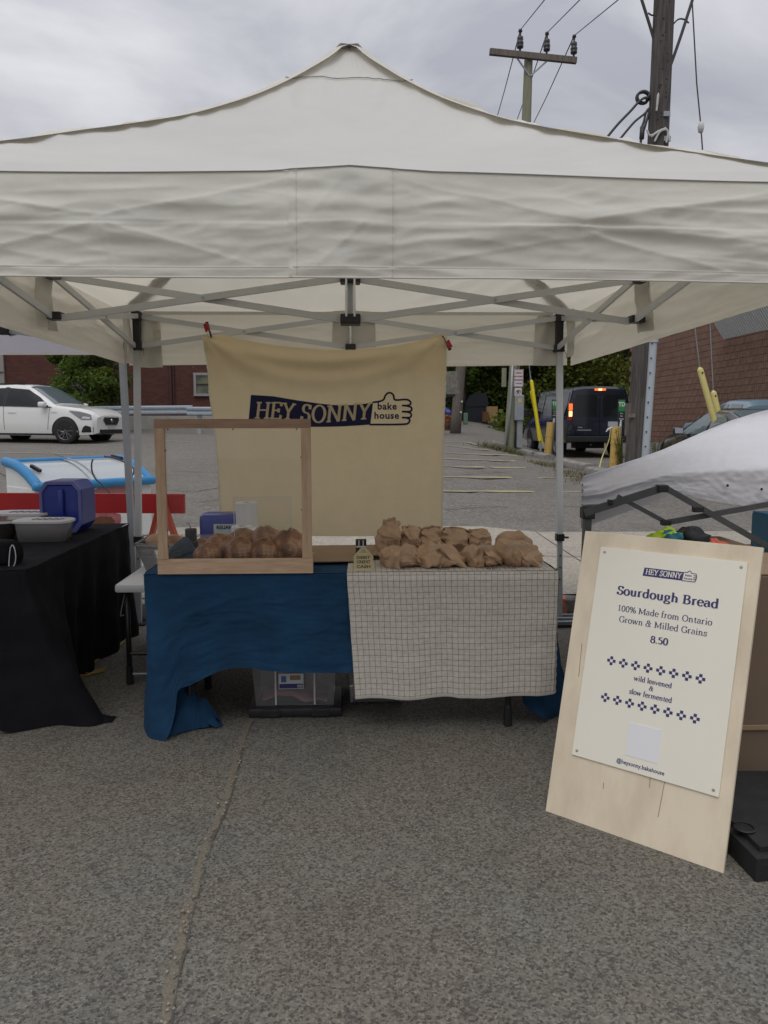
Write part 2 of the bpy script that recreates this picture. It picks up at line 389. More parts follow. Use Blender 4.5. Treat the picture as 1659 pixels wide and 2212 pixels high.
def lerp_(a, b, t): return a+(b-a)*t
def asphalt(name, base, stone_d, stone_l, sc, tint, rough=.9, fine=False):
    m = mat(name, base, rough, spec=.3); t = m.node_tree; b = t.nodes['Principled BSDF']
    tcn = N(t, 'ShaderNodeTexCoord'); src = tcn.outputs['Object']
    def noi(s, d=6, rg=.6):
        q = N(t, 'ShaderNodeTexNoise'); q.inputs['Scale'].default_value = s; q.inputs['Detail'].default_value = d; q.inputs['Roughness'].default_value = rg; t.links.new(src, q.inputs['Vector']); return q
    def rmp(n, lo, hi, c1, c2, out=0):
        r = N(t, 'ShaderNodeValToRGB'); r.color_ramp.elements[0].position = lo; r.color_ramp.elements[1].position = hi
        r.color_ramp.elements[0].color = (*c1, 1); r.color_ramp.elements[1].color = (*c2, 1); t.links.new(n.outputs[out], r.inputs[0]); return r
    def mixn(kind, fac, a, bb):
        q = N(t, 'ShaderNodeMixRGB', blend_type=kind)
        if isinstance(fac, float): q.inputs[0].default_value = fac
        else: t.links.new(fac, q.inputs[0])
        t.links.new(a, q.inputs[1])
        if isinstance(bb, tuple): q.inputs[2].default_value = (*bb, 1)
        else: t.links.new(bb, q.inputs[2])
        return q
    # distort the lookup so the stones are angular and uneven
    dn = noi(sc*1.1, 3, .7); dv = N(t, 'ShaderNodeVectorMath', operation='SCALE'); dv.inputs['Scale'].default_value = 1.9/sc
    t.links.new(dn.outputs['Color'], dv.inputs[0]); av = N(t, 'ShaderNodeVectorMath', operation='ADD'); t.links.new(src, av.inputs[0]); t.links.new(dv.outputs[0], av.inputs[1])
    vo = N(t, 'ShaderNodeTexVoronoi'); vo.inputs['Scale'].default_value = sc; t.links.new(av.outputs[0], vo.inputs['Vector'])
    sx = N(t, 'ShaderNodeSeparateColor'); t.links.new(vo.outputs['Color'], sx.inputs[0])
    r1 = N(t, 'ShaderNodeValToRGB'); e = r1.color_ramp.elements
    e[0].position = 0; e[0].color = (*stone_d, 1); e[1].position = 1; e[1].color = (*stone_l, 1)
    q = e.new(.20); q.color = (*[lerp_(a, b_, .25) for a, b_ in zip(stone_d, base)], 1); q = e.new(.42); q.color = (*[x*.86 for x in base], 1); q = e.new(.55); q.color = (*base, 1); q = e.new(.82); q.color = (*[x*1.18 for x in base], 1)
    t.links.new(sx.outputs[0], r1.inputs[0])
    # grout between the stones
    g = rmp(vo, .55, .95, (0, 0, 0), (.7, .7, .7), 0)
    gm = mixn('MIX', g.outputs[0], r1.outputs[0], tuple(x*.92 for x in base))
    f = noi(sc*2.5, 4, .7); fr = rmp(f, .3, .7, (.72,)*3, (1.28,)*3)
    m1 = mixn('MULTIPLY', 1.0, gm.outputs[0], fr.outputs[0])
    big = noi(.9, 7, .6); br = rmp(big, .36, .66, (1.0, 1.0, 1.0), tint); m2 = mixn('MULTIPLY', 1.0, m1.outputs[0], br.outputs[0])
    st = noi(2.7, 8, .65); sr = rmp(st, .28, .5, (.86, .86, .87), (1.03, 1.03, 1.02)); m3 = mixn('MULTIPLY', 1.0, m2.outputs[0], sr.outputs[0])
    t.links.new(m3.outputs[0], b.inputs['Base Color'])
    bp = N(t, 'ShaderNodeBump'); bp.inputs['Strength'].default_value = .7; bp.inputs['Distance'].default_value = .003 if not fine else .006
    t.links.new(vo.outputs['Distance'], bp.inputs['Height']); t.links.new(bp.outputs[0], b.inputs['Normal'])
    return m
asphalt('asphalt_near', (.160, .156, .136), (.062, .059, .058), (.235, .23, .21), 145, (1.03, .94, .87))
asphalt('asphalt_lot', (.185, .172, .152), (.12, .115, .105), (.25, .235, .21), 40, (.90, .88, .88), fine=True)
def concrete_apron():
    m = asphalt('apron', (.36, .33, .275), (.30, .27, .225), (.41, .38, .32), 60, (.93, .93, .95)); return m
concrete_apron()

# ================================================================== SETTING
rnd = random.Random(5)
def strip(pts, w, lift, jitter=0, seed=0, seg=.25):
    """flat ribbon lying on the ground along world points"""
    P = [Vector(p) for p in pts]; Q = [P[0]]
    for a, b in zip(P, P[1:]):
        n = max(1, int((b-a).length/seg))
        for i in range(1, n+1): Q.append(a.lerp(b, i/n))
    m = MB(); vs = []
    for i, p in enumerate(Q):
        d = (Q[min(i+1, len(Q)-1)]-Q[max(i-1, 0)]); d.z = 0; d.normalize(); s = Vector((-d.y, d.x, 0))
        j = nz(i*.9, seed*3.3)*jitter; k = nz(i*1.3, seed*7.1+9)*jitter
        wa = w/2*(1+nz(i*.7, seed+40)*jitter*10 if jitter else 1)
        for q in (p+s*(wa+j), p-s*(wa-k)):
            vs.append(Vector((q.x, q.y, zg(q.x, q.y)+lift)))
    m.add(vs, [(2*i, 2*i+1, 2*i+3, 2*i+2) for i in range(len(Q)-1)]); return m
m = MB(); m.add([(-60, -25, 0), (60, -25, 0), (60, KY+.3, 0), (-60, KY+.3, 0)], [(0, 1, 2, 3)])
ground = m.build('ground', 'asphalt_near', kind='structure')
# crack filled with sand running away from the viewer
cr_ = [PZ(*p, 0) for p in ((348, 2240), (368, 2130), (385, 2060), (404, 1975), (428, 1890), (447, 1820), (470, 1770), (487, 1730), (500, 1680), (516, 1620), (533, 1570), (548, 1545), (575, 1500))]
mat('sand', (.145, .125, .095), .95, col2=(.215, .19, .15), scale=70, bump=.9, bscale=120)
s_ = strip(cr_, .024, .002, .026, 3, .02).build('crack', 'sand', ground); s_['kind'] = 'stuff'
mat('tar', (.085, .075, .065), .9)
s2 = strip([p+Vector((.018, 0, 0)) for p in cr_], .0035, .006, .006, 8, .03).build('crack', 'tar', ground)
# a few pebbles lying in the crack
pe = MB(); rp = random.Random(9)
for k in range(60):
    i = rp.randrange(len(cr_)-1); p = cr_[i].lerp(cr_[i+1], rp.random()); a = rp.uniform(.0015, .0045); p = p+Vector((rp.gauss(0, .014), 0, a*.6+.004))
    rt = Matrix.Rotation(rp.uniform(0, 3), 3, 'Z') @ Matrix.Rotation(rp.uniform(0, 1), 3, 'X')
    pe.box(p, (a*2, a*1.5, a*1.2), rt)
for k in range(120):
    p = Vector((rp.uniform(-1.6, 2), rp.uniform(1.6, 4.6), .002)); a = rp.uniform(.001, .0028)
    pe.box(p, (a*2, a*1.5, a*1.2), Matrix.Rotation(rp.uniform(0, 3), 3, 'Z') @ Matrix.Rotation(rp.uniform(0, 1), 3, 'X'))
mat('pebble', (.30, .27, .22), .9, var=.35, scale=40)
pe.build('pebbles', 'pebble', kind='stuff')['label'] = 'tiny pale pebbles and grit lying in the sandy crack of the asphalt'

def gsheet(x0, x1, y0, y1, nx, ny, lift):
    m = MB(); m.grid(lambda u, v: (lerp(x0, x1, u), y0+(y1-y0)*v*v if y1 > 100 else lerp(y0, y1, v), 0), nx, ny)
    m.v = [(x, y, zg(x, y)+lift) for x, y, z in m.v]; return m
gsheet(-400, 400, KY+.12, 900, 800, 120, -.02)
m = MB()
xs = [-500, -200, -100, -50]+[-30+i*1.0 for i in range(61)]+[50, 100, 200, 500]
ys = [KY+.14+i*.6 for i in range(60)]+[45, 50, 55, 60, 80, 120, 250, 600, 1500]
for y in ys:
    for x in xs: m.v.append((x, y, zg(x, y)-.006))
nx = len(xs)
for j in range(len(ys)-1):
    for i in range(nx-1): a = j*nx+i; m.f.append((a, a+1, a+nx+1, a+nx))
lot = m.build('parking_lot', 'asphalt_lot', smooth=True, kind='structure')
# concrete apron of slabs behind the kerb
ap = bpy.data.objects.new('pavement', None); C.objects.link(ap); ap['kind'] = 'structure'; ORG[ap] = Vector()
for i in range(-8, 9):
    for j, (ya, yb) in enumerate(((KY+.16, 7.22), (7.235, 8.75))):
        xa = i*1.85+.25; gsh = MB().grid(lambda u, v: (lerp(xa, xa+1.837, u), lerp(ya, yb, v), 0), 3, 3)
        gsh.v = [(x, y, zg(x, y)+.006) for x, y, z in gsh.v]
        gsh.build('slab', 'apron', ap)
def kerbstone(name, pts, w, h, m_, parent, seed=0):
    """a kerb length along world points with a worn, rounded top edge"""
    P = [Vector(p) for p in pts]; Q = [P[0]]
    for a, b in zip(P, P[1:]):
        n = max(1, int((b-a).length/.12))
        for i in range(1, n+1): Q.append(a.lerp(b, i/n))
    mb = MB(); sec = [(0, -.05), (0, .55), (.06, .9), (.22, 1.0), (.8, 1.0), (1, .85), (1, -.05)]
    for i, p in enumerate(Q):
        d = (Q[min(i+1, len(Q)-1)]-Q[max(i-1, 0)]); d.z = 0; d.normalize(); s = Vector((-d.y, d.x, 0))
        for k, (a, b) in enumerate(sec):
            e = nz(i*.8+seed*5, k*1.7)*.025
            q = p+s*(a*w+e*.5); mb.v.append((q.x, q.y, p.z+b*h+e*.6))
    k = len(sec)
    for i in range(len(Q)-1):
        for j in range(k-1): a = i*k+j; mb.f.append((a, a+k, a+k+1, a+1))
    mb.f.append(tuple(range(k))); mb.f.append(tuple((len(Q)-1)*k+j for j in range(k))[::-1])
    return mb.build(name, m_, parent, smooth=True, autos=40)
kb = bpy.data.objects.new('kerb', None); C.objects.link(kb); kb['kind'] = 'structure'; ORG[kb] = Vector()
for i in range(-7, 8):
    xa = i*1.9+.2
    kerbstone('kerb_stone', [(xa, KY, 0), (xa+1.885, KY, 0)], .158, .128, 'kerb_dark' if i == 0 else 'kerb_stone', kb, i)
xo = 1.528
om = MB().grid(lambda u, v: (xo+.03*u+.02*nz(v*3, u)+.01*v, KY-.006-.0*v+max(0, v-.6)*.32, min(.134, .02+.19*v)), 4, 14)
om.build('paint_mark', 'kerb_orange', kb, label='orange sprayed mark on the dark kerb stone')
# iron drain in front of the kerb, right of the stall
dr = empty('drain_cover', (1.6, 5.3, 0), 'grey iron drain grate on the ground in front of the orange marked kerb', 'drain')
MB().box((1.6, 5.38, .012), (.62, .30, .022)).build('frame', 'black_plastic', dr)
for k in range(3): MB().box((1.6, 5.28+k*.1, .029), (.58, .035, .012)).build('bar', 'galvanised', dr)

# parking lines
def line(a, b, w=.10, m_='line_yellow'):
    o = strip([G(lerp(a[0], b[0], i/10), lerp(a[1], b[1], i/10)) for i in range(11)], w, .004, .006, a[0], .5).build('parking_line', m_, lot); return o
for a, b in (((940, 1061), (1300, 1063)), ((940, 1030), (1300, 1034)), ((1060, 1010), (1212, 1012)), ((940, 1007), (1046, 1009)),
             ((940, 990), (1097, 996)), ((1102, 996), (1158, 994)), ((940, 978), (1119, 984)), ((940, 961), (1057, 972)), ((940, 955), (1010, 955)), ((1010, 955), (1030, 961))):
    line(a, b, .11 if a[1] > 1000 else .09)
for a, b in (((-60, 976), (165, 981)), ((168, 961), (232, 963)), ((330, 951), (420, 955))): line(a, b, .09, 'line_white')
mat('crack_dark', (.075, .068, .06), .95)
for pts in (((250, 1013), (300, 1014), (350, 1017), (440, 1020), (520, 1019), (640, 1016)), ((430, 1085), (470, 1080), (520, 1078), (560, 1070)), ((105, 978), (130, 985), (150, 991)),
            ((175, 990), (195, 994), (215, 1003)), ((960, 1100), (1030, 1092), (1110, 1098), (1190, 1092), (1260, 1095)), ((1000, 1023), (1060, 1019), (1130, 1025)), ((1250, 1072), (1330, 1078), (1400, 1074)), ((360, 1060), (420, 1062), (480, 1053)), ((0, 1022), (15, 1030), (18, 1050))):
    strip([G(*p) for p in pts], .022, .003, .012, pts[0][0], .15).build('crack', 'crack_dark', lot)

# broken kerb between the lot and the road
kb2 = bpy.data.objects.new('kerb', None); C.objects.link(kb2); kb2['kind'] = 'structure'; ORG[kb2] = Vector()
for k, (pp, w) in enumerate(((((1062, 963), (1094, 972)), .3), (((1102, 975), (1150, 988)), .3), (((1152, 989), (1176, 995)), .3), (((1196, 1003), (1222, 1010), (1258, 1018)), .35), (((1262, 1024), (1320, 1040), (1380, 1060)), .4))):
    kerbstone('kerb_stone', [G(*p) for p in pp], w, .16, 'kerb_stone', kb2, k+20)
def tufts(name, pts, spread, n, h, m_, label, seed=1):
    rr = random.Random(seed); mb = MB()
    for k in range(n):
        i = rr.randrange(len(pts)-1) if len(pts) > 1 else 0
        p = pts[i].lerp(pts[i+1], rr.random()) if len(pts) > 1 else pts[0]
        x = p.x+rr.gauss(0, spread); y = p.y+rr.gauss(0, spread); z = zg(x, y); a = rr.uniform(0, 6.28); L = h*rr.uniform(.4, 1.2); w = .006+.01*rr.random()
        t = Vector((math.cos(a)*L*.8, math.sin(a)*L*.8, L*rr.uniform(.2, 1))); s = Vector((-math.sin(a), math.cos(a), 0))*w
        b = Vector((x, y, z-.01)); mb.add([b-s, b+s, b+t], [(0, 1, 2)])
    o = mb.build(name, m_, kind='stuff'); o['label'] = label; return o
tufts('dry_grass', [G(1058, 968), G(1098, 975)], .25, 900, .22, 'dry_grass', 'dry grass and dead leaves at the foot of the green grey pole', 2)
tufts('dry_grass', [G(1160, 1000), G(1205, 1010)], .22, 700, .14, 'dry_grass', 'dry weeds round the left yellow bollard along the broken kerb', 3)
tufts('dry_grass', [G(1215, 1018), G(1265, 1032), G(1300, 1045)], .25, 900, .12, 'dry_grass', 'dry litter and weeds in front of the broken kerb by the small tent', 4)
tufts('grass', [G(1100, 977), G(1120, 981)], .12, 200, .2, 'leaf_a', 'green grass tuft at the foot of the green grey pole', 5)

# ------------------------------------------------------------------ foliage
def leaf_cloud(name, parent, clumps, n, size, m_, seed):
    rr = random.Random(seed); vs = np.empty((n*4, 3)); W = [c[3]*c[4]*c[5] for c in clumps]
    cs = rr.choices(range(len(clumps)), W, k=n)
    for i in range(n):
        cx, cy, cz, rx, ry, rz = clumps[cs[i]]
        d = Vector((rr.gauss(0, 1), rr.gauss(0, 1), rr.gauss(0, 1))).normalized()*(rr.random()**.45)
        p = Vector((cx+d.x*rx, cy+d.y*ry, cz+d.z*rz))
        a = Vector((rr.gauss(0, 1), rr.gauss(0, 1), rr.gauss(0, .5))).normalized(); b = a.cross(Vector((rr.gauss(0, 1), rr.gauss(0, 1), rr.gauss(0, 1)))).normalized()
        s = size*rr.uniform(.5, 1.3); a = a*s; b = b*s*.55
        vs[i*4] = p-a; vs[i*4+1] = p+b; vs[i*4+2] = p+a; vs[i*4+3] = p-b
    mb = MB(); mb.v = [tuple(v) for v in vs]; mb.f = [(4*i, 4*i+1, 4*i+2, 4*i+3) for i in range(n)]
    return mb.build(name, m_, parent)
def tree(label, x, y, h, w, n, size, m_, seed, trunk_r=.12, clear=.25, name='tree', stems=1, group=None, nclump=26):
    z0 = zg(x, y); rr = random.Random(seed); t = empty(name, (x, y, z0), label, 'tree' if name == 'tree' else 'bush', group)
    tr = MB(); cl = []
    for s in range(stems):
        sx = x+(rr.uniform(-.4, .4)*w*.4 if stems > 1 else 0)
        pts = [Vector((sx, y, z0-.1)), Vector((sx+rr.uniform(-.1, .1), y, z0+h*.35)), Vector((sx+rr.uniform(-.3, .3), y+rr.uniform(-.2, .2), z0+h*.7)), Vector((sx+rr.uniform(-.3, .3), y, z0+h*.95))]
        tr.tube(curve_pts(pts, 8), [trunk_r*(1-.09*i) for i in range(9)], 7)
        for k in range(7):
            a = rr.uniform(0, 6.28); zz = z0+h*rr.uniform(clear+.05, .75); L = w*rr.uniform(.25, .45)
            tr.tube([Vector((sx, y, zz)), Vector((sx+math.cos(a)*L*.5, y+math.sin(a)*L*.5, zz+L*.35)), Vector((sx+math.cos(a)*L, y+math.sin(a)*L, zz+L*.5))], [trunk_r*.4, trunk_r*.25, trunk_r*.08], 5)
    tr.build('trunk', 'trunk', t, smooth=True)
    for k in range(nclump):
        a = rr.uniform(0, 6.28); q = rr.random(); zz = z0+h*(clear+(1-clear)*rr.random()**.8)
        rel = (zz-z0)/h; ww = w*.5*math.sin(math.pi*min(1, max(.12, (rel-clear*.7)/(1-clear*.7))))**.6
        r = w*rr.uniform(.10, .21)
        cl.append((x+math.cos(a)*ww*q**.5*.85, y+math.sin(a)*ww*q**.5*.85, zz-r*.3, r, r, r*rr.uniform(.5, .8)))
    leaf_cloud('crown', t, cl, n, size, m_, seed+50); return t
def at_ground(px, py): return G(px, py)
def atY(px, Y): p = PY(px, 915, Y); return p.x

# trees beyond the road, right of the banner
tg = 'trees beyond the road behind the van'
specs = [  # label, px, Y, h, w, mat
 ('bright green tree left of the far grey pole, next to the shingled roof', 930, 44, 9, 7, 'leaf_a'),
 ('green tree right behind the far grey pole with two bright studs', 1000, 42, 10, 7, 'leaf_a'),
 ('dark leafy tree above the dark tarpaulin shelter', 1050, 47, 11, 8, 'leaf_b'),
 ('tree between the green grey pole and the shelter', 1095, 45, 10, 7, 'leaf_b'),
 ('tree behind the two signs on the green grey pole', 1130, 44, 11, 7, 'leaf_c'),
 ('tree behind the yellow guy wire guard', 1165, 43, 11, 8, 'leaf_b'),
 ('tree behind the windscreen end of the dark van', 1210, 42, 12, 8, 'leaf_c'),
 ('tree directly behind the roof of the dark van', 1262, 41, 12, 8, 'leaf_b'),
 ('yellow green tree behind the lit roof lamp of the van', 1305, 43, 12, 8, 'leaf_c'),
 ('tree right of the van, next to the tall dark pole', 1350, 41, 12, 8, 'leaf_c'),
 ('tree behind the corner of the brown block building', 1395, 46, 12, 8, 'leaf_b')]
for k, (lb, px, Y, h, w, mm) in enumerate(specs):
    tree(lb, atY(px, Y), Y, h*.80, w, 9000, .125, mm, 100+k, .16, .0 if k > 3 else .06, group=tg, nclump=46)
wd = bpy.data.objects.new('woodland', None); bpy.data.objects.remove(wd)
rw = random.Random(8); wc = [(rw.uniform(3, 34), rw.uniform(51, 56), rw.uniform(1, 8.5), 2.2, 1.6, 1.4) for k in range(120)]
wl_ = leaf_cloud('woodland', None, wc, 26000, .34, 'leaf_c', 900); wl_['kind'] = 'stuff'; wl_['label'] = 'far green wood filling the gaps behind the trees across the road'
# low undergrowth in front of the trees
for k, (px, Y, w, h, lb) in enumerate(((1165, 37, 5, 2.4, 'shrub behind the red car'), (1245, 36.5, 5, 2.6, 'shrub hidden behind the dark van'), (1330, 36, 4, 2.6, 'shrub right behind the tail of the dark van'))):
    tree(lb, atY(px, Y), Y, h, w, 1800, .13, 'leaf_b', 300+k, .05, .0, name='shrub', group='shrubs along the far road', nclump=14)
# tree against the old brick wall
t1 = tree('bright green leafy young tree growing against the old red brick wall', atY(205, 29.5), 29.5, 3.4, 3.0, 9000, .075, 'leaf_a', 401, .04, .0, stems=4, nclump=54)
t2 = tree('smaller green bush leaning over the brick wall behind the white car roof', atY(140, 30.4), 30.4, 3.4, 1.9, 3200, .085, 'leaf_a', 402, .04, .45, name='bush', stems=2, nclump=18)
t3 = tree('green bush overhanging under the canopy edge beside the tent leg', atY(245, 29.4), 29.4, 3.6, 1.4, 3000, .08, 'leaf_b', 403, .04, .1, name='bush', stems=2, nclump=18)
# weed by the dark pole
def weed(px, py, h, label, seed, n=26, spread=.22):
    p = G(px, py); t = empty('weed', p, label, 'plant'); rr = random.Random(seed); st = MB(); lv = MB()
    for k in range(n):
        a = rr.uniform(0, 6.28); L = h*rr.uniform(.5, 1); q = p+Vector((math.cos(a)*spread*.4, math.sin(a)*spread*.4, 0)); e = q+Vector((math.cos(a)*spread*rr.random(), math.sin(a)*spread*rr.random(), L))
        st.tube([q, e], .006, 4)
        for j in range(8):
            c = q.lerp(e, .25+.75*j/7); b = rr.uniform(0, 6.28); d = Vector((math.cos(b), math.sin(b), rr.uniform(-.2, .5))).normalized(); s = d.cross(Vector((0, 0, 1))).normalized()*.022; l = .09*rr.uniform(.6, 1.3)
            lv.add([c, c+d*l*.5+s, c+d*l, c+d*l*.5-s], [(0, 1, 2, 3)])
    st.build('stem', 'leaf_b', t); lv.build('leaves', 'leaf_a', t)
weed(1350, 1012, 1.0, 'leafy green weeds between the right bollard and the tall dark pole', 7)
weed(1418, 990, .6, 'small green weed at the foot of the brown block wall', 8, 12)

# ------------------------------------------------------------------ old brick building on the left
BY = 32.5
b1 = empty('brick_building', (-8, BY, zg(-8, BY)), 'old dark red brick building behind the white car and the green tree', 'building')
xL = atY(17, BY); zb = zg(-8, BY)-.3
m = MB(); m.box(((xL+1.2)/2, BY+3, zb+4), (1.2-xL, 6, 8)); m.build('wall', 'old_brick', b1)
m = MB(); m.box((xL-3, BY+2.9, zb+4), (6-.02, 6, 8)); m.build('pillar', 'pillar_grey', b1, label='plain grey rendered end of the building')
MB().box((xL-3, BY-.12, zb+2.55), (5.96, .04, .03)).build('joint', 'crack_dark', b1)
for px in (372, 378): MB().tube([(atY(px, BY), BY-.06, zb), (atY(px, BY), BY-.06, zb+8)], .055 if px == 372 else .035, 8).build('drainpipe', mat('pipe_maroon', (.06, .022, .02), .6) if px == 372 else 'pipe_maroon', b1)
MB().box((atY(360, BY), BY-.11, zb+.42), (1.2-xL-1, .2, .8)).build('foundation', 'concrete', b1)
wx0, wx1 = atY(424, BY), atY(470, BY); wz0, wz1 = PY(430, 853, BY).z, PY(430, 808, BY).z
wf = MB()
for a, b in (((wx0, wz0), (wx1, wz0)), ((wx0, wz1), (wx1, wz1))): wf.box(((a[0]+b[0])/2, BY-.03, a[1]), (b[0]-a[0]+.12, .14, .1))
for x in (wx0, wx1): wf.box((x, BY-.03, (wz0+wz1)/2), (.1, .13, wz1-wz0))
wn = wf.build('window', 'window_frame', b1)
MB().box(((wx0+wx1)/2, BY-.01, (wz0+wz1)/2), (wx1-wx0, .06, wz1-wz0)).build('pane', 'window_dark', wn)
mu = MB(); mu.box(((wx0+wx1)/2, BY-.06, (wz0+wz1)/2), (wx1-wx0, .06, .05)); mu.build('glazing_bar', 'black_plastic', wn)
# doorway shadowed by the tree and a thin wall pole
MB().box((atY(165, BY), BY-.05, zb+1.5), (1.1, .12, 2.3)).build('door', mat('door_grey', (.07, .065, .065), .7), b1)
# guard rail
gr = empty('guard_rail', (-9, 30, zg(-9, 30)), 'galvanised steel guard rail running in front of the brick wall', 'guard rail')
GY = 28.6
def wbeam(x0, x1, z0, z1, y=GY):
    prof = [(0, -.155), (.05, -.12), (.05, -.06), (0, -.02), (0, .02), (.05, .06), (.05, .12), (0, .155)]
    mb = MB(); n = 8
    mb.grid(lambda u, v: (lerp(x0, x1, u), y-interp([(i/7, p[0]) for i, p in enumerate(prof)], v), lerp(z0, z1, u)+interp([(i/7, p[1]) for i, p in enumerate(prof)], v)), 6, 21)
    return mb
za = PY(255, 887, GY).z; 
xs_ = [atY(q, GY) for q in (200, 417, 560)]
wbeam(xs_[0]-6, xs_[0], za-.02, za).build('rail', 'rail_steel', gr, solid=.006); wbeam(xs_[0], xs_[1], za, za+.03).build('rail', 'rail_steel', gr, solid=.006)
wbeam(xs_[1]-.2, xs_[2]+6, za-.02, za-.05, GY-.03).build('rail', 'rail_steel', gr, solid=.006)
for q in (110, 265, 430, 520): MB().box((atY(q, GY), GY+.12, za-.35), (.14, .16, .95)).build('post', 'rail_steel', gr)

# ------------------------------------------------------------------ brown ribbed block building on the right: wall plane X = 11.5
WX = 11.5
b2 = empty('block_building', (WX+4, 22, zg(WX, 22)), 'brown ribbed block building with a corrugated metal canopy on the right', 'building')
zw = zg(WX, 30)-.35; TOP = 6.3
MB().box((WX+4.03, 21.15, zw+3.5), (7.98, 22.26, 7.2)).build('wall', 'mortar', b2)
MB().box((WX-.03, 21.15, zw+.2), (.16, 22.28, .78)).build('foundation', 'concrete', b2)
BL, BH = .40, .2
def blockmesh(nm, m_):
    mb = MB(); nr = 4; g = .006; L = BL-2*g; d = .075
    # ribbed face looking towards -x; ribs rounded and rough
    prof = []
    for k in range(nr):
        a = -L/2+L*k/nr; w = L/nr; prof += [(a+.004, 0), (a+w*.2, -d*.5), (a+w*.78, -d*.5), (a+w-.004, 0)]
    n = len(prof); z0, z1 = -BH/2+g, BH/2-g
    vs = [(x, y, z) for z in (z0, z1) for (y, x) in prof]+[(.04, prof[0][0], z0), (.04, prof[-1][0], z0), (.04, prof[0][0], z1), (.04, prof[-1][0], z1)]
    fs = [(i, i+1, n+i+1, n+i) for i in range(n-1)]
    fs += [tuple(range(n))[::-1]+(2*n, 2*n+1)[:0], ]
    fs = fs[:-1]+[tuple([2*n+2]+list(range(n, 2*n))+[2*n+3]), tuple([2*n+1]+list(range(n))[::-1]+[2*n])]
    mb.add(vs, fs); me = bpy.data.meshes.new(nm); me.from_pydata(mb.v, [], mb.f); me.materials.append(MATS[m_]); me.update(); return me
bma, bmb_ = blockmesh('block', 'block_a'), blockmesh('block_b', 'block_b')
Ys = [32.2-BL*(i+.5) for i in range(int((32.2-11)/BL))]
cells = []
zst = zw+.6
for j in range(30):
    z = zst+BH*(j+.5)
    if z > zw+7: break
    for y in Ys: cells.append((y-(BL/2 if j % 2 else 0), z))
def proj(p):
    q = Vector(p)-_c; zc = q.dot(_f); return 829.5+FPX*q.dot(_r)/zc, 1106-FPX*q.dot(_u)/zc
def in_view(y, z):
    x, yy = proj((WX, y, z)); 
    if x > 1668 or x < 1350: return False
    return (yy > 955-.73*(x-1300)*1.0 and yy > 640 and yy < 975-(x-1407)*.36+18 and yy > 781-.298*(x-1228)-14)
vis = sorted([c for c in cells if in_view(*c)], key=lambda c: c[0])
near = set(vis[:300]); rb = random.Random(4); rest = MB(); src = {}
for me in (bma, bmb_): src[me.name] = ([tuple(v.co) for v in me.vertices], [tuple(p.vertices) for p in me.polygons])
for c in cells:
    y, z = c; off = rb.uniform(-.004, .004)
    if c in near:
        o = bpy.data.objects.new('block', rb.choice((bma, bmb_))); C.objects.link(o); o.parent = b2; o.location = Vector((WX-.045+off, y, z))-b2.location
    elif y > 10:
        vs, fs = src['block']; rest.add([(v[0]+WX-.045+off, v[1]+y, v[2]+z) for v in vs], fs)
rs = rest.build('block', 'block_a', b2, kind='stuff')
# corrugated metal canopy flaring out over the wall
cz0 = 3.95; aw = MB()
def corr(u, v):
    y = lerp(23.86, 12.0, u); ph = 0; o = .035*(1 if ph < .5 else 0)
    return (lerp(WX-.12, WX-1.35, v)-o, y, lerp(cz0, cz0+2.1, v))
yy_ = []; nC = 110
for k in range(nC):
    y0 = 23.86-k*.1
    yy_ += [(y0, 0)]
for v in (0, 1):
    for (y, o) in yy_: aw.v.append((lerp(WX-.12, WX-1.5, v)-o, y, lerp(cz0, cz0+2.1, v)+o*.4))
n = len(yy_)
for i in range(n-1): aw.f.append((i, i+1, n+i+1, n+i))
aw.build('corrugated_panel', mat('corrugated', (.15, .15, .155), .5, var=.06), b2)  # sheet darkened: shade between the ribs is put into the colour
rm_ = MB()
for k in range(88):
    y0 = 23.80-k*.125; a = Vector((WX-.12-.037, y0, cz0)); b = Vector((WX-1.5-.037, y0, cz0+2.1)); rm_.bar(a, b, .05, .04)
rm_.build('rib_crest', mat('rib_crest', (.78, .78, .76), .5), b2, kind='stuff')  # crests whitened: the light they catch is put into the colour

# ================================================================== POLES AND WIRES
LEAN = .045
def pole(name, px, py, Htot, r0, r1, m_, label, lean=LEAN, Y=None, cat='pole'):
    p = G(px, py) if Y is None else Vector((atY(px, Y), Y, zg(atY(px, Y), Y)))
    t = empty(name, p, label, cat); mb = MB(); pts = [p+Vector((lean*h, 0, h)) for h in (-.1, Htot*.25, Htot*.5, Htot*.75, Htot)]
    mb.tube(pts, [lerp(r0, r1, i/4) for i in range(5)], 14); mb.build('shaft', m_, t, smooth=True, autos=50); return t, p
# tall dark pole close on the right
t, p = pole('utility_pole', 1364, 1079, 10.5, .158, .150, 'pole_dark', 'tall dark weathered wooden pole with grey conduit right of the white canopy', .0)
bpy.data.objects.remove(t.children[0])
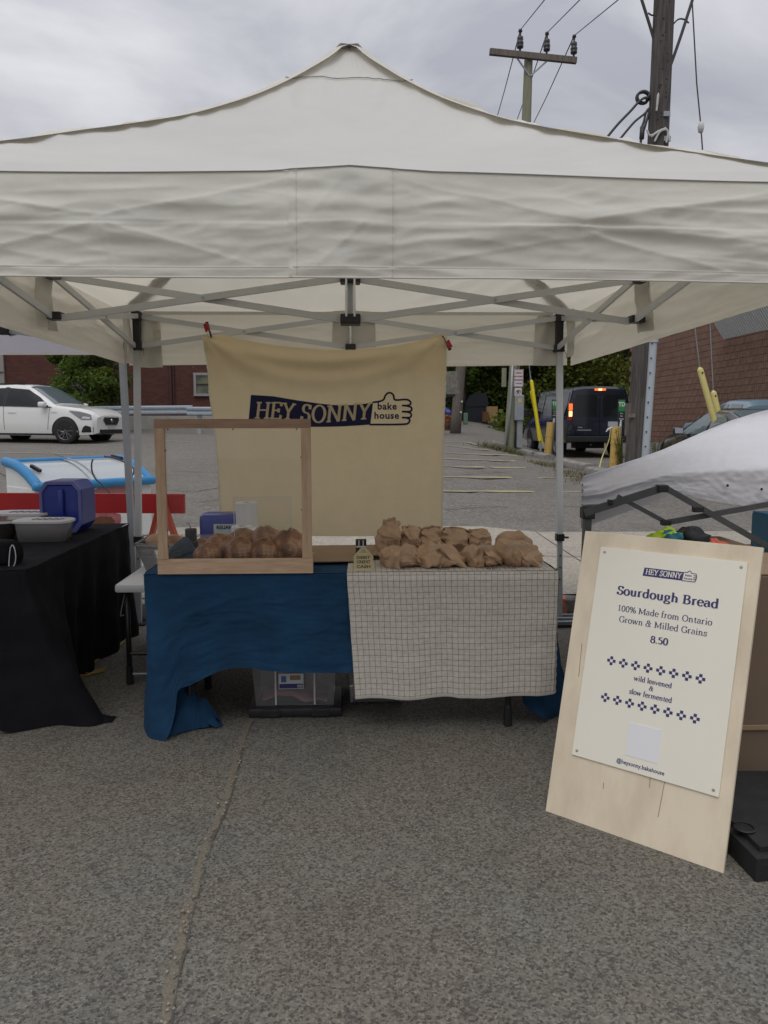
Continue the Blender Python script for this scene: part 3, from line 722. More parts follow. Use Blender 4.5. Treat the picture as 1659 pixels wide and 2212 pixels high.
# follow the photographed lean: rays at three heights, all at the pole's distance
YP = p.y
def AP(px, py): return PY(px, py, YP)
axis = [AP(1362, 1150), AP(1372, 1000), AP(1391, 735), AP(1421, 315), AP(1435, 0), AP(1446, -260)]
MB().tube(axis, [.165, .160, .155, .152, .148, .145], 16).build('shaft', 'pole_dark', t, smooth=True, autos=50)
MB().tube([AP(1384, 1010)+Vector((-.0, -.15, 0)), AP(1399, 800)+Vector((0, -.15, 0)), AP(1403, 735)+Vector((0, -.15, 0))], .062, 12).build('conduit', 'pipe_grey', t, smooth=True, autos=50)
MB().tube([AP(1403, 742)+Vector((0, -.16, 0)), AP(1406, 700)+Vector((0, -.16, 0))], .072, 12).build('conduit_cap', 'pipe_grey', t, smooth=True, autos=50)
for k in range(9): MB().lathe([(0, .012), (.012, .008), (.014, 0)], AP(lerp(1402, 1386, k/8)-5, lerp(745, 995, k/8))+Vector((0, -.215, 0)), 8, Matrix.Rotation(R(90), 3, 'X')).build('bolt', 'black_plastic', t)
for q in ((1433, 255), (1434, 308), (1432, 370)): MB().box(AP(q[0]-2, q[1])+Vector((0, -.16, 0)), (.10, .03, .07)).build('bracket', 'galvanised', t)
rk = random.Random(3); kn = MB()
for k in range(26):
    py = rk.uniform(10, 300); c = AP(lerp(1435, 1421, py/315)+rk.uniform(-12, 6), py)+Vector((0, -.145, 0)); kn.lathe([(0, .006), (.012, .004), (.014, 0)], c, 6, Matrix.Rotation(R(90), 3, 'X'))
kn.build('bolt_holes', 'black_plastic', t, kind='stuff')
bx_ = MB(); bx_.box(AP(1361, 906)+Vector((0.03, .05, 0)), (.12, .2, .50)); bx_.build('junction_box', 'pole_wood', t)
MB().box(AP(1362, 898)+Vector((0, -.1, 0)), (.15, .05, .06)).build('crosspiece', 'pole_wood', t)
def cable(name, pts, r, m_, label, n=24, group=None):
    c = curve_pts(pts, n); o = MB().tube(c, r, 6).build(name, m_, smooth=True, loc=c[0]); return tag(o, label, 'cable', group)
def cp(*q): return [AP(*x) for x in q]
cable('cable', [AP(1417, 100), AP(1402, 50), AP(1380, -20)], .022, 'wire', 'thick black cable leaving the tall dark pole up to the left')
cable('cable', [AP(1440, 165), AP(1470, 80), AP(1502, -20)], .022, 'wire', 'thick black cable leaving the tall dark pole up to the right')
cable('cable', cp((1400, 28), (1410, 33), (1418, 22), (1420, 0)), .012, 'wire', 'short curly wire near the top left of the dark pole')
cable('cable', cp((1452, 55), (1465, 42), (1478, 42), (1488, 50)), .012, 'wire', 'short curly wire near the top right of the dark pole')
# coiled drop cable
co = [AP(1311, 297), AP(1335, 268), AP(1362, 240), AP(1378, 222), AP(1391, 212)]
for k in range(26):
    a = -.2+k/26*4*math.pi; co.append(AP(1391+13*math.cos(a), 208-12*math.sin(a))+Vector((0, .02*k/6, 0)))
co += [AP(1398, 212), AP(1406, 203), AP(1414, 192)]
cable('cable', co, .020, 'wire', 'black cable wound into a loop left of the tall dark pole', 90)
cable('cable', cp((1338, 302), (1356, 280), (1372, 262), (1392, 246), (1402, 236), (1400, 250), (1388, 290), (1383, 312)), .018, 'wire', 'second black cable sagging below the loop to the dark pole', 40)
cable('cable', cp((1384, 308), (1386, 278), (1391, 262), (1397, 240), (1412, 226)), .017, 'wire', 'black cable with a thick sleeve beside the pole')
MB().tube(cp((1386, 300), (1388, 274)), .038, 8).build('cable_sleeve', 'wire', smooth=True); tag(bpy.data.objects['cable_sleeve'], 'black splice sleeve on the cable left of the dark pole', 'cable sleeve')
for k, q in enumerate((((1388, 290), (1394, 302), (1410, 296), (1428, 286)), ((1397, 305), (1412, 293), (1430, 290), (1436, 315)), ((1409, 240), (1411, 216), (1412, 216), (1408, 250)), ((1404, 315), (1416, 294), (1432, 292), (1429, 318)))):
    cable('cable', [v+Vector((0, -.18, 0)) for v in cp(*q)], .015, 'wire_white', ('white cable looping from the black sleeve to the dark pole', 'white cable arching over the front of the dark pole', 'short white cable hanging at the left edge of the dark pole', 'white cable bunch end above the canopy on the dark pole')[k])
# guy wire with strain insulator, far right of the pole
def AG(px, py): return PY(px, py, 13.0)
gw = empty('guy_wire', AG(1518, 335), 'thin guy wire with a white strain insulator right of the dark pole', 'guy wire')
MB().tube([AG(1494, -20), AG(1505, 180), AG(1513, 262)], .011, 6).build('wire', 'wire', gw); MB().tube([AG(1515, 288), AG(1519, 345)], .011, 6).build('wire', 'wire', gw)
MB().lathe([(0, -.085), (.035, -.08), (.05, -.02), (.05, .02), (.035, .08), (0, .085)], AG(1514, 275), 10).build('insulator', 'sign_white', gw, smooth=True)
MB().tube([AG(1513, 262), AG(1510, 275), AG(1514, 290), AG(1518, 275), AG(1513, 262)], .006, 5).build('shackle', 'galvanised', gw)

# pole with crossarm, conduits, signs
t, p = pole('utility_pole', 1100, 974, .5, .16, .1, 'pole_green', 'green grey pole carrying the crossarm, two parking signs and a meter box', 0)
bpy.data.objects.remove(t.children[0]); YT = p.y
def AT(px, py): return PY(px, py, YT)
MB().tube([AT(1097, 990), AT(1100, 970), AT(1112, 790), AT(1137, 262), AT(1142, 120)], [.165, .165, .155, .135, .118], 14).build('shaft', 'pole_green', t, smooth=True, autos=50)
ca = MB(); A = AT(1055, 119)+Vector((0, -.2, 0)); B = AT(1241, 138)+Vector((0, -.2, 0)); ca.bar(A, B, .12, .16); ca.build('crossarm', 'pole_wood', t)
MB().bar(AT(1110, 127)+Vector((0, -.2, 0)), AT(1142, 168)+Vector((0, -.12, 0)), .03, .04).build('brace', 'galvanised', t)
MB().bar(AT(1182, 135)+Vector((0, -.2, 0)), AT(1144, 168)+Vector((0, -.12, 0)), .03, .04).build('brace', 'galvanised', t)
for k, (x, y) in enumerate(((1120, 119), (1177, 125), (1235, 131))):
    c = AT(x, y)+Vector((0, -.2, 0))
    io = MB().lathe([(.03, 0), (.03, .05), (.09, .07), (.10, .12), (.075, .14), (.10, .17), (.10, .22), (.07, .25), (.09, .29), (.085, .36), (.03, .38), (.03, .48), (.06, .50), (.05, .56), (0, .58)], c+Vector((0, 0, .03)), 10).build('insulator', 'insulator', t, smooth=True)
    top = c+Vector((0, 0, .58))
    e1 = ((1180, -5), (1257, -5), (1341, -5))[k]; e2 = ((1076, 245), (1117, 258), (1152, 267))[k]
    # wires fly overhead towards the viewer's right and away behind the canopy
    cable('power_line', [PY(*e1, YT*.72), top], .012, 'wire', ('overhead wire from the left insulator of the crossarm up to the right', 'overhead wire from the middle insulator of the crossarm up to the right', 'overhead wire from the right insulator of the crossarm up to the right')[k], 6)
    cable('power_line', [top, PY(*e2, YT*1.5), PY(e2[0]+(e2[0]-x)*.8, e2[1]+110, YT*2)], .016, 'wire', ('overhead wire from the left insulator down behind the white canopy', 'overhead wire from the middle insulator down behind the pole', 'overhead wire from the right insulator down to the lower left')[k], 6)
MB().tube([AT(1091, 966)+Vector((0, -.22, 0)), AT(1099, 880)+Vector((0, -.22, 0)), AT(1101, 855)+Vector((0, -.22, 0)), AT(1104, 785)+Vector((0, -.22, 0))], .035, 8).build('conduit', 'galvanised', t, smooth=True)
MB().tube([AT(1112, 968)+Vector((0, -.14, 0)), AT(1118, 785)+Vector((0, -.14, 0))], .045, 8).build('conduit', 'pole_dark', t, smooth=True)
MB().box(AT(1119, 924)+Vector((0, -.2, 0)), (.16, .12, 1.15)).build('conduit_box', 'galvanised', t)
MB().box(AT(1090, 815)+Vector((0, .1, 0)), (.12, .1, .55)).build('side_plate', 'pole_green', t)
mbx = MB().bbox(AT(1117, 881)+Vector((0, -.25, 0)), (.27, .18, .74), .02).build('meter_box', 'galvanised', t)
MB().box(AT(1118, 866)+Vector((0, -.345, 0)), (.10, .004, .12)).build('sticker', 'yellow_paint', mbx)
MB().tube([AT(1118, 858)+Vector((0, -.25, 0)), AT(1122, 848)+Vector((0, -.25, 0)), AT(1121, 838)+Vector((0, -.25, 0))], .012, 6).build('wire', 'wire_white', mbx)

# ------------------------------------------------------------------ lettering helpers
def text_mesh(txt, size, bold=0.0, spacing=1.0):
    cu = bpy.data.curves.new('t', 'FONT'); cu.body = txt; cu.size = size; cu.align_x = 'CENTER'; cu.align_y = 'CENTER'; cu.offset = bold; cu.space_character = spacing; cu.resolution_u = 2
    o = bpy.data.objects.new('t', cu); C.objects.link(o); bpy.context.view_layer.update()
    me = bpy.data.meshes.new_from_object(o.evaluated_get(bpy.context.evaluated_depsgraph_get()))
    v = [tuple(q.co) for q in me.vertices]; f = [tuple(q.vertices) for q in me.polygons]
    bpy.data.objects.remove(o); bpy.data.curves.remove(cu); bpy.data.meshes.remove(me); return v, f
def flat_text(txt, size, place, name, m_, parent, bold=0.0, spacing=1.0):
    """place(x, y) -> world point of flat print"""
    v, f = text_mesh(txt, size, bold, spacing); mb = MB(); mb.add([place(a[0], a[1]) for a in v], f); return mb.build(name, m_, parent)
# nib-pen serif alphabet: strokes get thick where they run down and thin where they run across
def arc(cx, cy, rx, ry, a0, a1, n=14): return [(cx+rx*math.cos(R(a0+(a1-a0)*i/n)), cy+ry*math.sin(R(a0+(a1-a0)*i/n))) for i in range(n+1)]
X_ = .46; CAP = .68; ASC = .74
GL = {}
def g(ch, w, strokes, serifs=()): GL[ch] = (w, strokes, serifs)
sv = .085
g('H', .74, [[(.14, 0), (.14, CAP)], [(.60, 0), (.60, CAP)], [(.14, .35), (.60, .35)]], [(.14, 0, .13), (.14, CAP, .13), (.60, 0, .13), (.60, CAP, .13)])
g('E', .60, [[(.15, 0), (.15, CAP)], [(.15, .35), (.42, .35)], [(.15, CAP-.015), (.52, CAP-.015)], [(.15, .015), (.54, .015)], [(.51, CAP), (.53, CAP-.15)], [(.53, 0), (.56, .17)], [(.42, .27), (.42, .43)]], [(.12, 0, .1), (.12, CAP, .1)])
g('Y', .64, [[(.08, CAP), (.32, .32)], [(.56, CAP), (.32, .32)], [(.32, .34), (.32, 0)]], [(.32, 0, .13), (.09, CAP, .11), (.56, CAP, .10)])
g('S', .50, [arc(.26, .51, .16, .165, 30, 270), arc(.24, .17, .18, .175, 90, -155), [(.405, .50), (.42, CAP)], [(.06, 0), (.075, .19)]])
g('O', .72, [arc(.36, .34, .28, .345, 90, 450, 26)])
g('N', .74, [[(.14, 0), (.14, CAP)], [(.14, CAP), (.60, 0)], [(.60, 0), (.60, CAP)]], [(.14, 0, .11), (.10, CAP, .1), (.60, CAP, .11)])
g('B', .62, [[(.14, 0), (.14, CAP)], arc(.28, .52, .18, .155, 90, -90), arc(.28, .18, .23, .18, 90, -90), [(.14, CAP-.01), (.30, CAP-.01)], [(.14, .36), (.30, .36)], [(.14, .01), (.30, .01)]], [(.12, 0, .1), (.12, CAP, .1)])
g('M', .88, [[(.14, 0), (.14, CAP)], [(.14, CAP), (.43, .06)], [(.43, .06), (.73, CAP)], [(.74, 0), (.74, CAP)]], [(.13, 0, .11), (.10, CAP, .08), (.75, 0, .12), (.77, CAP, .08)])
g('G', .70, [arc(.37, .34, .28, .345, 48, 345, 24), [(.60, .03), (.60, .30)], [(.555, .49), (.575, CAP)]], [(.58, .31, .11)])
g('o', .50, [arc(.25, .23, .185, .235, 90, 450, 22)])
g('u', .55, [[(.13, X_), (.13, .16)], arc(.26, .155, .13, .15, 180, 320), [(.40, X_), (.40, 0)]], [(.09, X_, .05), (.37, X_, .05), (.44, 0, .05)])
g('r', .39, [[(.13, 0), (.13, X_)], arc(.27, .30, .14, .15, 170, 60)], [(.13, 0, .10), (.09, X_, .05)])
g('d', .54, [[(.40, 0), (.40, ASC)], arc(.24, .22, .165, .22, 50, 320, 20)], [(.36, ASC, .05), (.44, 0, .05)])
g('g', .50, [arc(.23, .30, .14, .15, 90, 450, 18), arc(.24, -.10, .19, .105, 90, 450, 18), [(.14, .17), (.11, .07), (.20, .02), (.36, .0)], [(.33, .41), (.46, .43)]])
g('h', .56, [[(.13, 0), (.13, ASC)], arc(.275, .29, .135, .15, 170, 0), [(.41, .30), (.41, 0)]], [(.13, 0, .09), (.09, ASC, .05), (.41, 0, .09)])
g('e', .46, [arc(.24, .23, .18, .235, 0, 320, 20), [(.07, .25), (.42, .25)]])
g('a', .48, [arc(.22, .33, .13, .13, 160, 0), [(.35, .34), (.35, .02)], arc(.21, .13, .14, .13, 70, 290, 16)], [(.41, .01, .04)])
g('t', .34, [[(.15, .58), (.15, .12)], arc(.25, .12, .10, .12, 180, 300), [(.04, X_-.015), (.30, X_-.015)]])
g('i', .28, [[(.14, 0), (.14, X_)], [(.14, .60), (.14, .69)]], [(.14, 0, .10), (.10, X_, .05)])
g('l', .28, [[(.14, 0), (.14, ASC)]], [(.14, 0, .10), (.10, ASC, .05)])
g('n', .57, [[(.13, 0), (.13, X_)], arc(.275, .30, .135, .15, 170, 0), [(.41, .31), (.41, 0)]], [(.13, 0, .09), (.09, X_, .05), (.41, 0, .09)])
g('m', .84, [[(.13, 0), (.13, X_)], arc(.27, .30, .13, .15, 170, 0), [(.40, .31), (.40, 0)], arc(.54, .30, .13, .15, 170, 0), [(.68, .31), (.68, 0)]], [(.13, 0, .09), (.09, X_, .05), (.40, 0, .08), (.68, 0, .09)])
g('f', .34, [[(.14, 0), (.14, .60)], arc(.26, .60, .12, .13, 180, 60), [(.05, X_-.015), (.30, X_-.015)]], [(.14, 0, .10)])
g('w', .72, [[(.07, X_), (.21, .0)], [(.21, .0), (.36, X_)], [(.36, X_), (.50, 0)], [(.50, 0), (.65, X_)]], [(.07, X_, .07), (.36, X_, .06), (.64, X_, .06)])
g('v', .52, [[(.07, X_), (.25, 0)], [(.25, 0), (.44, X_)]], [(.08, X_, .07), (.44, X_, .06)])
g('s', .38, [arc(.20, .345, .115, .11, 40, 265), arc(.18, .12, .13, .12, 90, -150), [(.32, .34), (.33, .45)], [(.055, 0), (.06, .12)]])
g('.', .22, [[(.11, -.01), (.11, .085)]])
g('&', .74, [arc(.32, .53, .12, .145, -60, 230), arc(.27, .17, .20, .18, 130, 330), [(.24, .44), (.55, 0)], [(.15, .30), (.22, .36)], [(.40, .10), (.58, .40)]], [(.58, .42, .09), (.60, 0, .06)])
g('1', .46, [[(.24, 0), (.24, CAP)], [(.10, .58), (.24, CAP)]], [(.24, 0, .12)])
g('0', .50, [arc(.25, .33, .175, .335, 90, 450, 24)])
g('8', .50, [arc(.25, .50, .14, .155, 90, 450, 20), arc(.25, .17, .175, .185, 90, 450, 20)])
g('5', .48, [[(.12, .62), (.12, .38)], [(.11, .63), (.40, .64)], arc(.23, .21, .18, .20, 120, -140)])
g('%', .78, [arc(.18, .50, .12, .16, 90, 450, 16), arc(.60, .16, .12, .16, 90, 450, 16), [(.60, CAP), (.18, 0)]])
def nib_text(txt, thick, thin, slant=0):
    """returns list of strokes (list of 2D quads strips) and total width; unit em"""
    x = 0; out = []
    for ch in txt:
        if ch == ' ': x += .27; continue
        w, st, se = GL[ch]
        for s in st:
            P = [(a+x+slant*b, b) for a, b in s]; Q = []
            if len(P) == 2:
                (ax, ay), (bx, by) = P; P = [(lerp(ax, bx, i/6), lerp(ay, by, i/6)) for i in range(7)]
            L = []; 
            for i in range(len(P)):
                a = P[max(i-1, 0)]; b = P[min(i+1, len(P)-1)]; dx, dy = b[0]-a[0], b[1]-a[1]; l = math.hypot(dx, dy) or 1; dx /= l; dy /= l
                k = abs(dy); hw = (thin+(thick-thin)*k**1.4)/2
                if dy > .2 and dx > .2 and len(s) == 2 and ch in 'YwvMN&%': hw = thin*.62
                L.append(((P[i][0]-dy*hw, P[i][1]+dx*hw), (P[i][0]+dy*hw, P[i][1]-dx*hw)))
            out.append(L)
        for (a, b, hw) in se:
            bb = b+(thin*.5 if b < .1 else -thin*.5); a2 = a+x+slant*b
            out.append([((a2-hw, bb+thin*.45), (a2-hw, bb-thin*.45)), ((a2, bb+thin*.6), (a2, bb-thin*.6)), ((a2+hw, bb+thin*.45), (a2+hw, bb-thin*.45))])
        x += w
    return out, x
def nib_mesh(txt, size, place, name, m_, parent, thick=.11, thin=.04, slant=0, center=True, width=None):
    st, w = nib_text(txt, thick, thin, slant); sx = size if width is None else width/w
    mb = MB()
    for k, L in enumerate(st):
        vs = []
        for a, b in L:
            for q in (a, b): vs.append(place((q[0]-(w/2 if center else 0))*sx, q[1]*size, (k % 12)*.00006))
        mb.add(vs, [(2*i, 2*i+1, 2*i+3, 2*i+2) for i in range(len(L)-1)])
    return mb.build(name, m_, parent)

# signs on the green grey pole
def wall_sign(name, cx, cy, wpx, hpx, label):
    c = AT(cx, cy)+Vector((0, -.24, 0)); s = YT/FPX; w, h = wpx*s, hpx*s
    r = empty(name, c, label, 'sign'); MB().bbox(c, (w, .012, h), .003).build('plate', 'sign_white', r); return r, c, s
r, c, s = wall_sign('parking_sign', 1116.5, 818, 20.5, 37, 'white rectangular sign with lines of dark red text, upper of the two on the pole')
pl = lambda x, y, c=c: c+Vector((x, -.009, y))
for k, (tx, sz, dz, w_) in enumerate((('PARKING', 5.2, 11, 14), ('ENFORCEMENT', 4.6, 3.5, 16), ('PROHIBITED', 5.0, -4, 15), ('IN THIS LANE', 3.4, -11, 14))):
    flat_text(tx, sz*s, lambda x, y: c+Vector((x*.62, -.009, y+dz*s)), 'lettering', 'sign_red' if k < 3 else 'ink_navy', r, .002)
bd = MB()
for (a, b) in (((-9.2, -17.4), (9.2, -17.4)), ((-9.2, 17.4), (9.2, 17.4)), ((-9.2, -17.4), (-9.2, 17.4)), ((9.2, -17.4), (9.2, 17.4))):
    bd.bar(c+Vector((a[0]*s, -.0085, a[1]*s)), c+Vector((b[0]*s, -.0085, b[1]*s)), .8*s, .002, up=(0, 1, 0))
bd.build('border', 'sign_red', r)
r2, c2, s = wall_sign('no_parking_sign', 1115.5, 858, 15.5, 38, 'narrow white no parking sign with a red ring, lower of the two on the pole')
ring = MB(); ring.grid(lambda u, v: c2+Vector((math.cos(u*6.2832)*lerp(4.6, 6, v)*s, -.0095, math.sin(u*6.2832)*lerp(4.6, 6, v)*s+9*s)), 28, 1); ring.build('ring', 'sign_red', r2)
flat_text('P', 9*s, lambda x, y: c2+Vector((x, -.0085, y+9*s)), 'lettering', 'ink_navy', r2, .006)
MB().bar(c2+Vector((-4*s, -.0105, 13*s)), c2+Vector((4*s, -.0105, 5*s)), 1.2*s, .002, up=(0, 1, 0)).build('slash', 'sign_red', r2)
flat_text('IN', 5*s, lambda x, y: c2+Vector((x, -.009, y-4.5*s)), 'lettering', 'ink_navy', r2, .003); flat_text('LANE', 5*s, lambda x, y: c2+Vector((x, -.009, y-11*s)), 'lettering', 'ink_navy', r2, .003)

# far grey pole near the banner
t, p = pole('utility_pole', 985, 936, .5, .16, .1, 'pole_wood', 'weathered grey wooden pole beside the right edge of the banner', 0)
bpy.data.objects.remove(t.children[0]); YQ = p.y
MB().tube([PY(983, 945, YQ), PY(986, 900, YQ), PY(996, 785, YQ), PY(1001, 700, YQ)], [.205, .20, .175, .17], 12).build('shaft', 'pole_wood', t, smooth=True)
for q in ((1000-4, 825+9), ): pass
for q in ((996, 867), (998, 844)): MB().lathe([(0, .02), (.035, .012), (.04, 0)], PY(q[0]-2, q[1]+24, YQ)+Vector((0, -.2, 0)), 8, Matrix.Rotation(R(90), 3, 'X')).build('stud', 'sign_white', t)
# yellow guy wire guards left of the van
def guard(p0, p1, Y0, r, m_, label, wire_to=None, hole=False, name='guy_guard', group=None):
    A = PY(*p0, Y0); B = PY(*p1, Y0); t = empty(name, A, label, 'guy guard', group)
    d = (B-A).normalized()
    MB().tube([A, A.lerp(B, .98), B, B+d*r*.6], [r, r, r*.85, r*.3], 10).build('sleeve', m_, t, smooth=True, autos=50)
    if hole: MB().lathe([(0, .004), (r*.33, .004), (r*.33, 0)], B-d*r*1.4+Vector((0, -r-.001, 0)), 8, Matrix.Rotation(R(90), 3, 'X')).build('hole', 'black_plastic', t)
    if wire_to: MB().tube([B, PY(*wire_to, Y0)], .012, 5).build('wire', 'galvanised', t)
    return t
YG = 23.2
guard((1166, 952), (1148, 823), YG, .055, 'guard_yellow', 'bright yellow plastic guard on the guy wire left of the van', (1138, 760), group='yellow guards on the guy wire left of the van')
guard((1171, 958), (1147, 846), YG+.1, .045, 'guard_yellow', 'second bright yellow guard close behind the first, slightly lower', (1142, 760), group='yellow guards on the guy wire left of the van')
ah = MB().tube([PY(1166, 952, YG), PY(1168, 975, YG)], .035, 6); tag(ah.build('ground_anchor', 'galvanised', loc=PY(1168, 975, YG)), 'rusty steel anchor rod under the bright yellow guards', 'anchor')
guard((1549, 930), (1512, 797), 15.6, .060, 'guard_pale', 'tall pale yellow guy wire guard in front of the brown block wall', (1499, 690), True, group='pale yellow guards before the block wall')
guard((1560, 930), (1541, 847), 15.8, .058, 'guard_pale', 'shorter pale yellow guy wire guard right of the tall one', (1533, 680), True, group='pale yellow guards before the block wall')

# bollards with green bank markers
def bollard(pb, ptop, label, mlabel, mpx, mbot, band=True, w=.115):
    p = G(*pb); Y = p.y; top = PY(ptop[0], ptop[1], Y)
    t = empty('bollard', p, label, 'bollard', 'yellow bollards along the broken kerb')
    MB().tube([p-Vector((0, 0, .1)), p.lerp(top, .5), top], w, 16).build('post', 'yellow_paint', t, smooth=True, autos=50)
    for f in (.58, ): MB().tube([p.lerp(top, f), p.lerp(top, f+.035)], w+.012, 16).build('band', 'yellow_paint', t, smooth=True, autos=50)
    rr = random.Random(int(pb[0])); rm = MB()
    for k in range(22):
        a = rr.uniform(-2.6, -.5); h = rr.choice((rr.uniform(.0, .12), rr.uniform(.2, .95))); c = p.lerp(top, h); q = [c+Vector((math.cos(a+da)*(w+.002), math.sin(a+da)*(w+.002), dz)) for da, dz in ((0, 0), (.12*rr.random()+.05, .0), (.16*rr.random()+.05, .02+.03*rr.random()), (0, .02*rr.random()+.01))]
        rm.add(q, [(0, 1, 2, 3)])
    rm.build('rust_spots', 'rust', t, kind='stuff')
    # the marker stands behind the bollard
    YM = Y-.02+.16; M = Vector((atY(mpx, YM), YM, zg(atY(mpx, YM), YM)))
    mk = empty('bank_marker', M, mlabel, 'sign', 'green bank lane markers')
    s = YM/FPX; ctop = PY(mpx, mbot, YM)
    MB().tube([PY(mpx-6, pb[1]-4, YM), PY(mpx-1, mbot+20, YM)], .035, 8).build('pole', 'galvanised', mk, smooth=True)
    MB().box(ctop, (.17, .05, .56)).build('panel', 'black_plastic', mk)
    W = 15.5*s if s < .0125 else 10*s
    gp = ctop+Vector((0, -.029, .12)); MB().box(gp, (.155, .008, .28)).build('sign_face', 'sign_green', mk)
    flat_text('TD', .15, lambda x, y: gp+Vector((x*.85, -.007, y+.03)), 'lettering', 'sign_white', mk, .006)
    for j in range(3): flat_text(('Drive', 'Thru', 'Banking')[j], .045, lambda x, y: ctop+Vector((x*.8, -.027, y-.07-.065*j)), 'lettering', 'sign_white', mk, .001)
    return t
bollard((1182, 987), (1189.5, 912), 'yellow steel bollard with rust spots left of the canopy leg, behind the kerb', 'slim black marker with a small green bank sign left of the van door', 1198, 883)
bollard((1326, 1010), (1332, 921), 'yellow steel bollard with rust spots right of the van tail', 'black marker with a green bank sign right of the van', 1342, 887)
rp_ = MB().tube(curve_pts([G(1294, 1019)+Vector((0, 0, .02)), PY(1300, 990, 19), PY(1316, 950, 19), PY(1319, 922, 19.0)], 14), .014, 6).build('rope', 'guard_pale', loc=G(1294, 1019), smooth=True)
tag(rp_, 'pale rope hanging from the right yellow bollard to the ground', 'rope')
kn_ = MB().tube([PY(1323, 923, 18.9), PY(1314, 927, 18.9), PY(1309, 933, 18.9)], [.02, .03, .012], 7).build('rope_end', 'sign_white', loc=PY(1323, 923, 18.9)); tag(kn_, 'frayed white rope end tied at the top of the right bollard', 'rope')

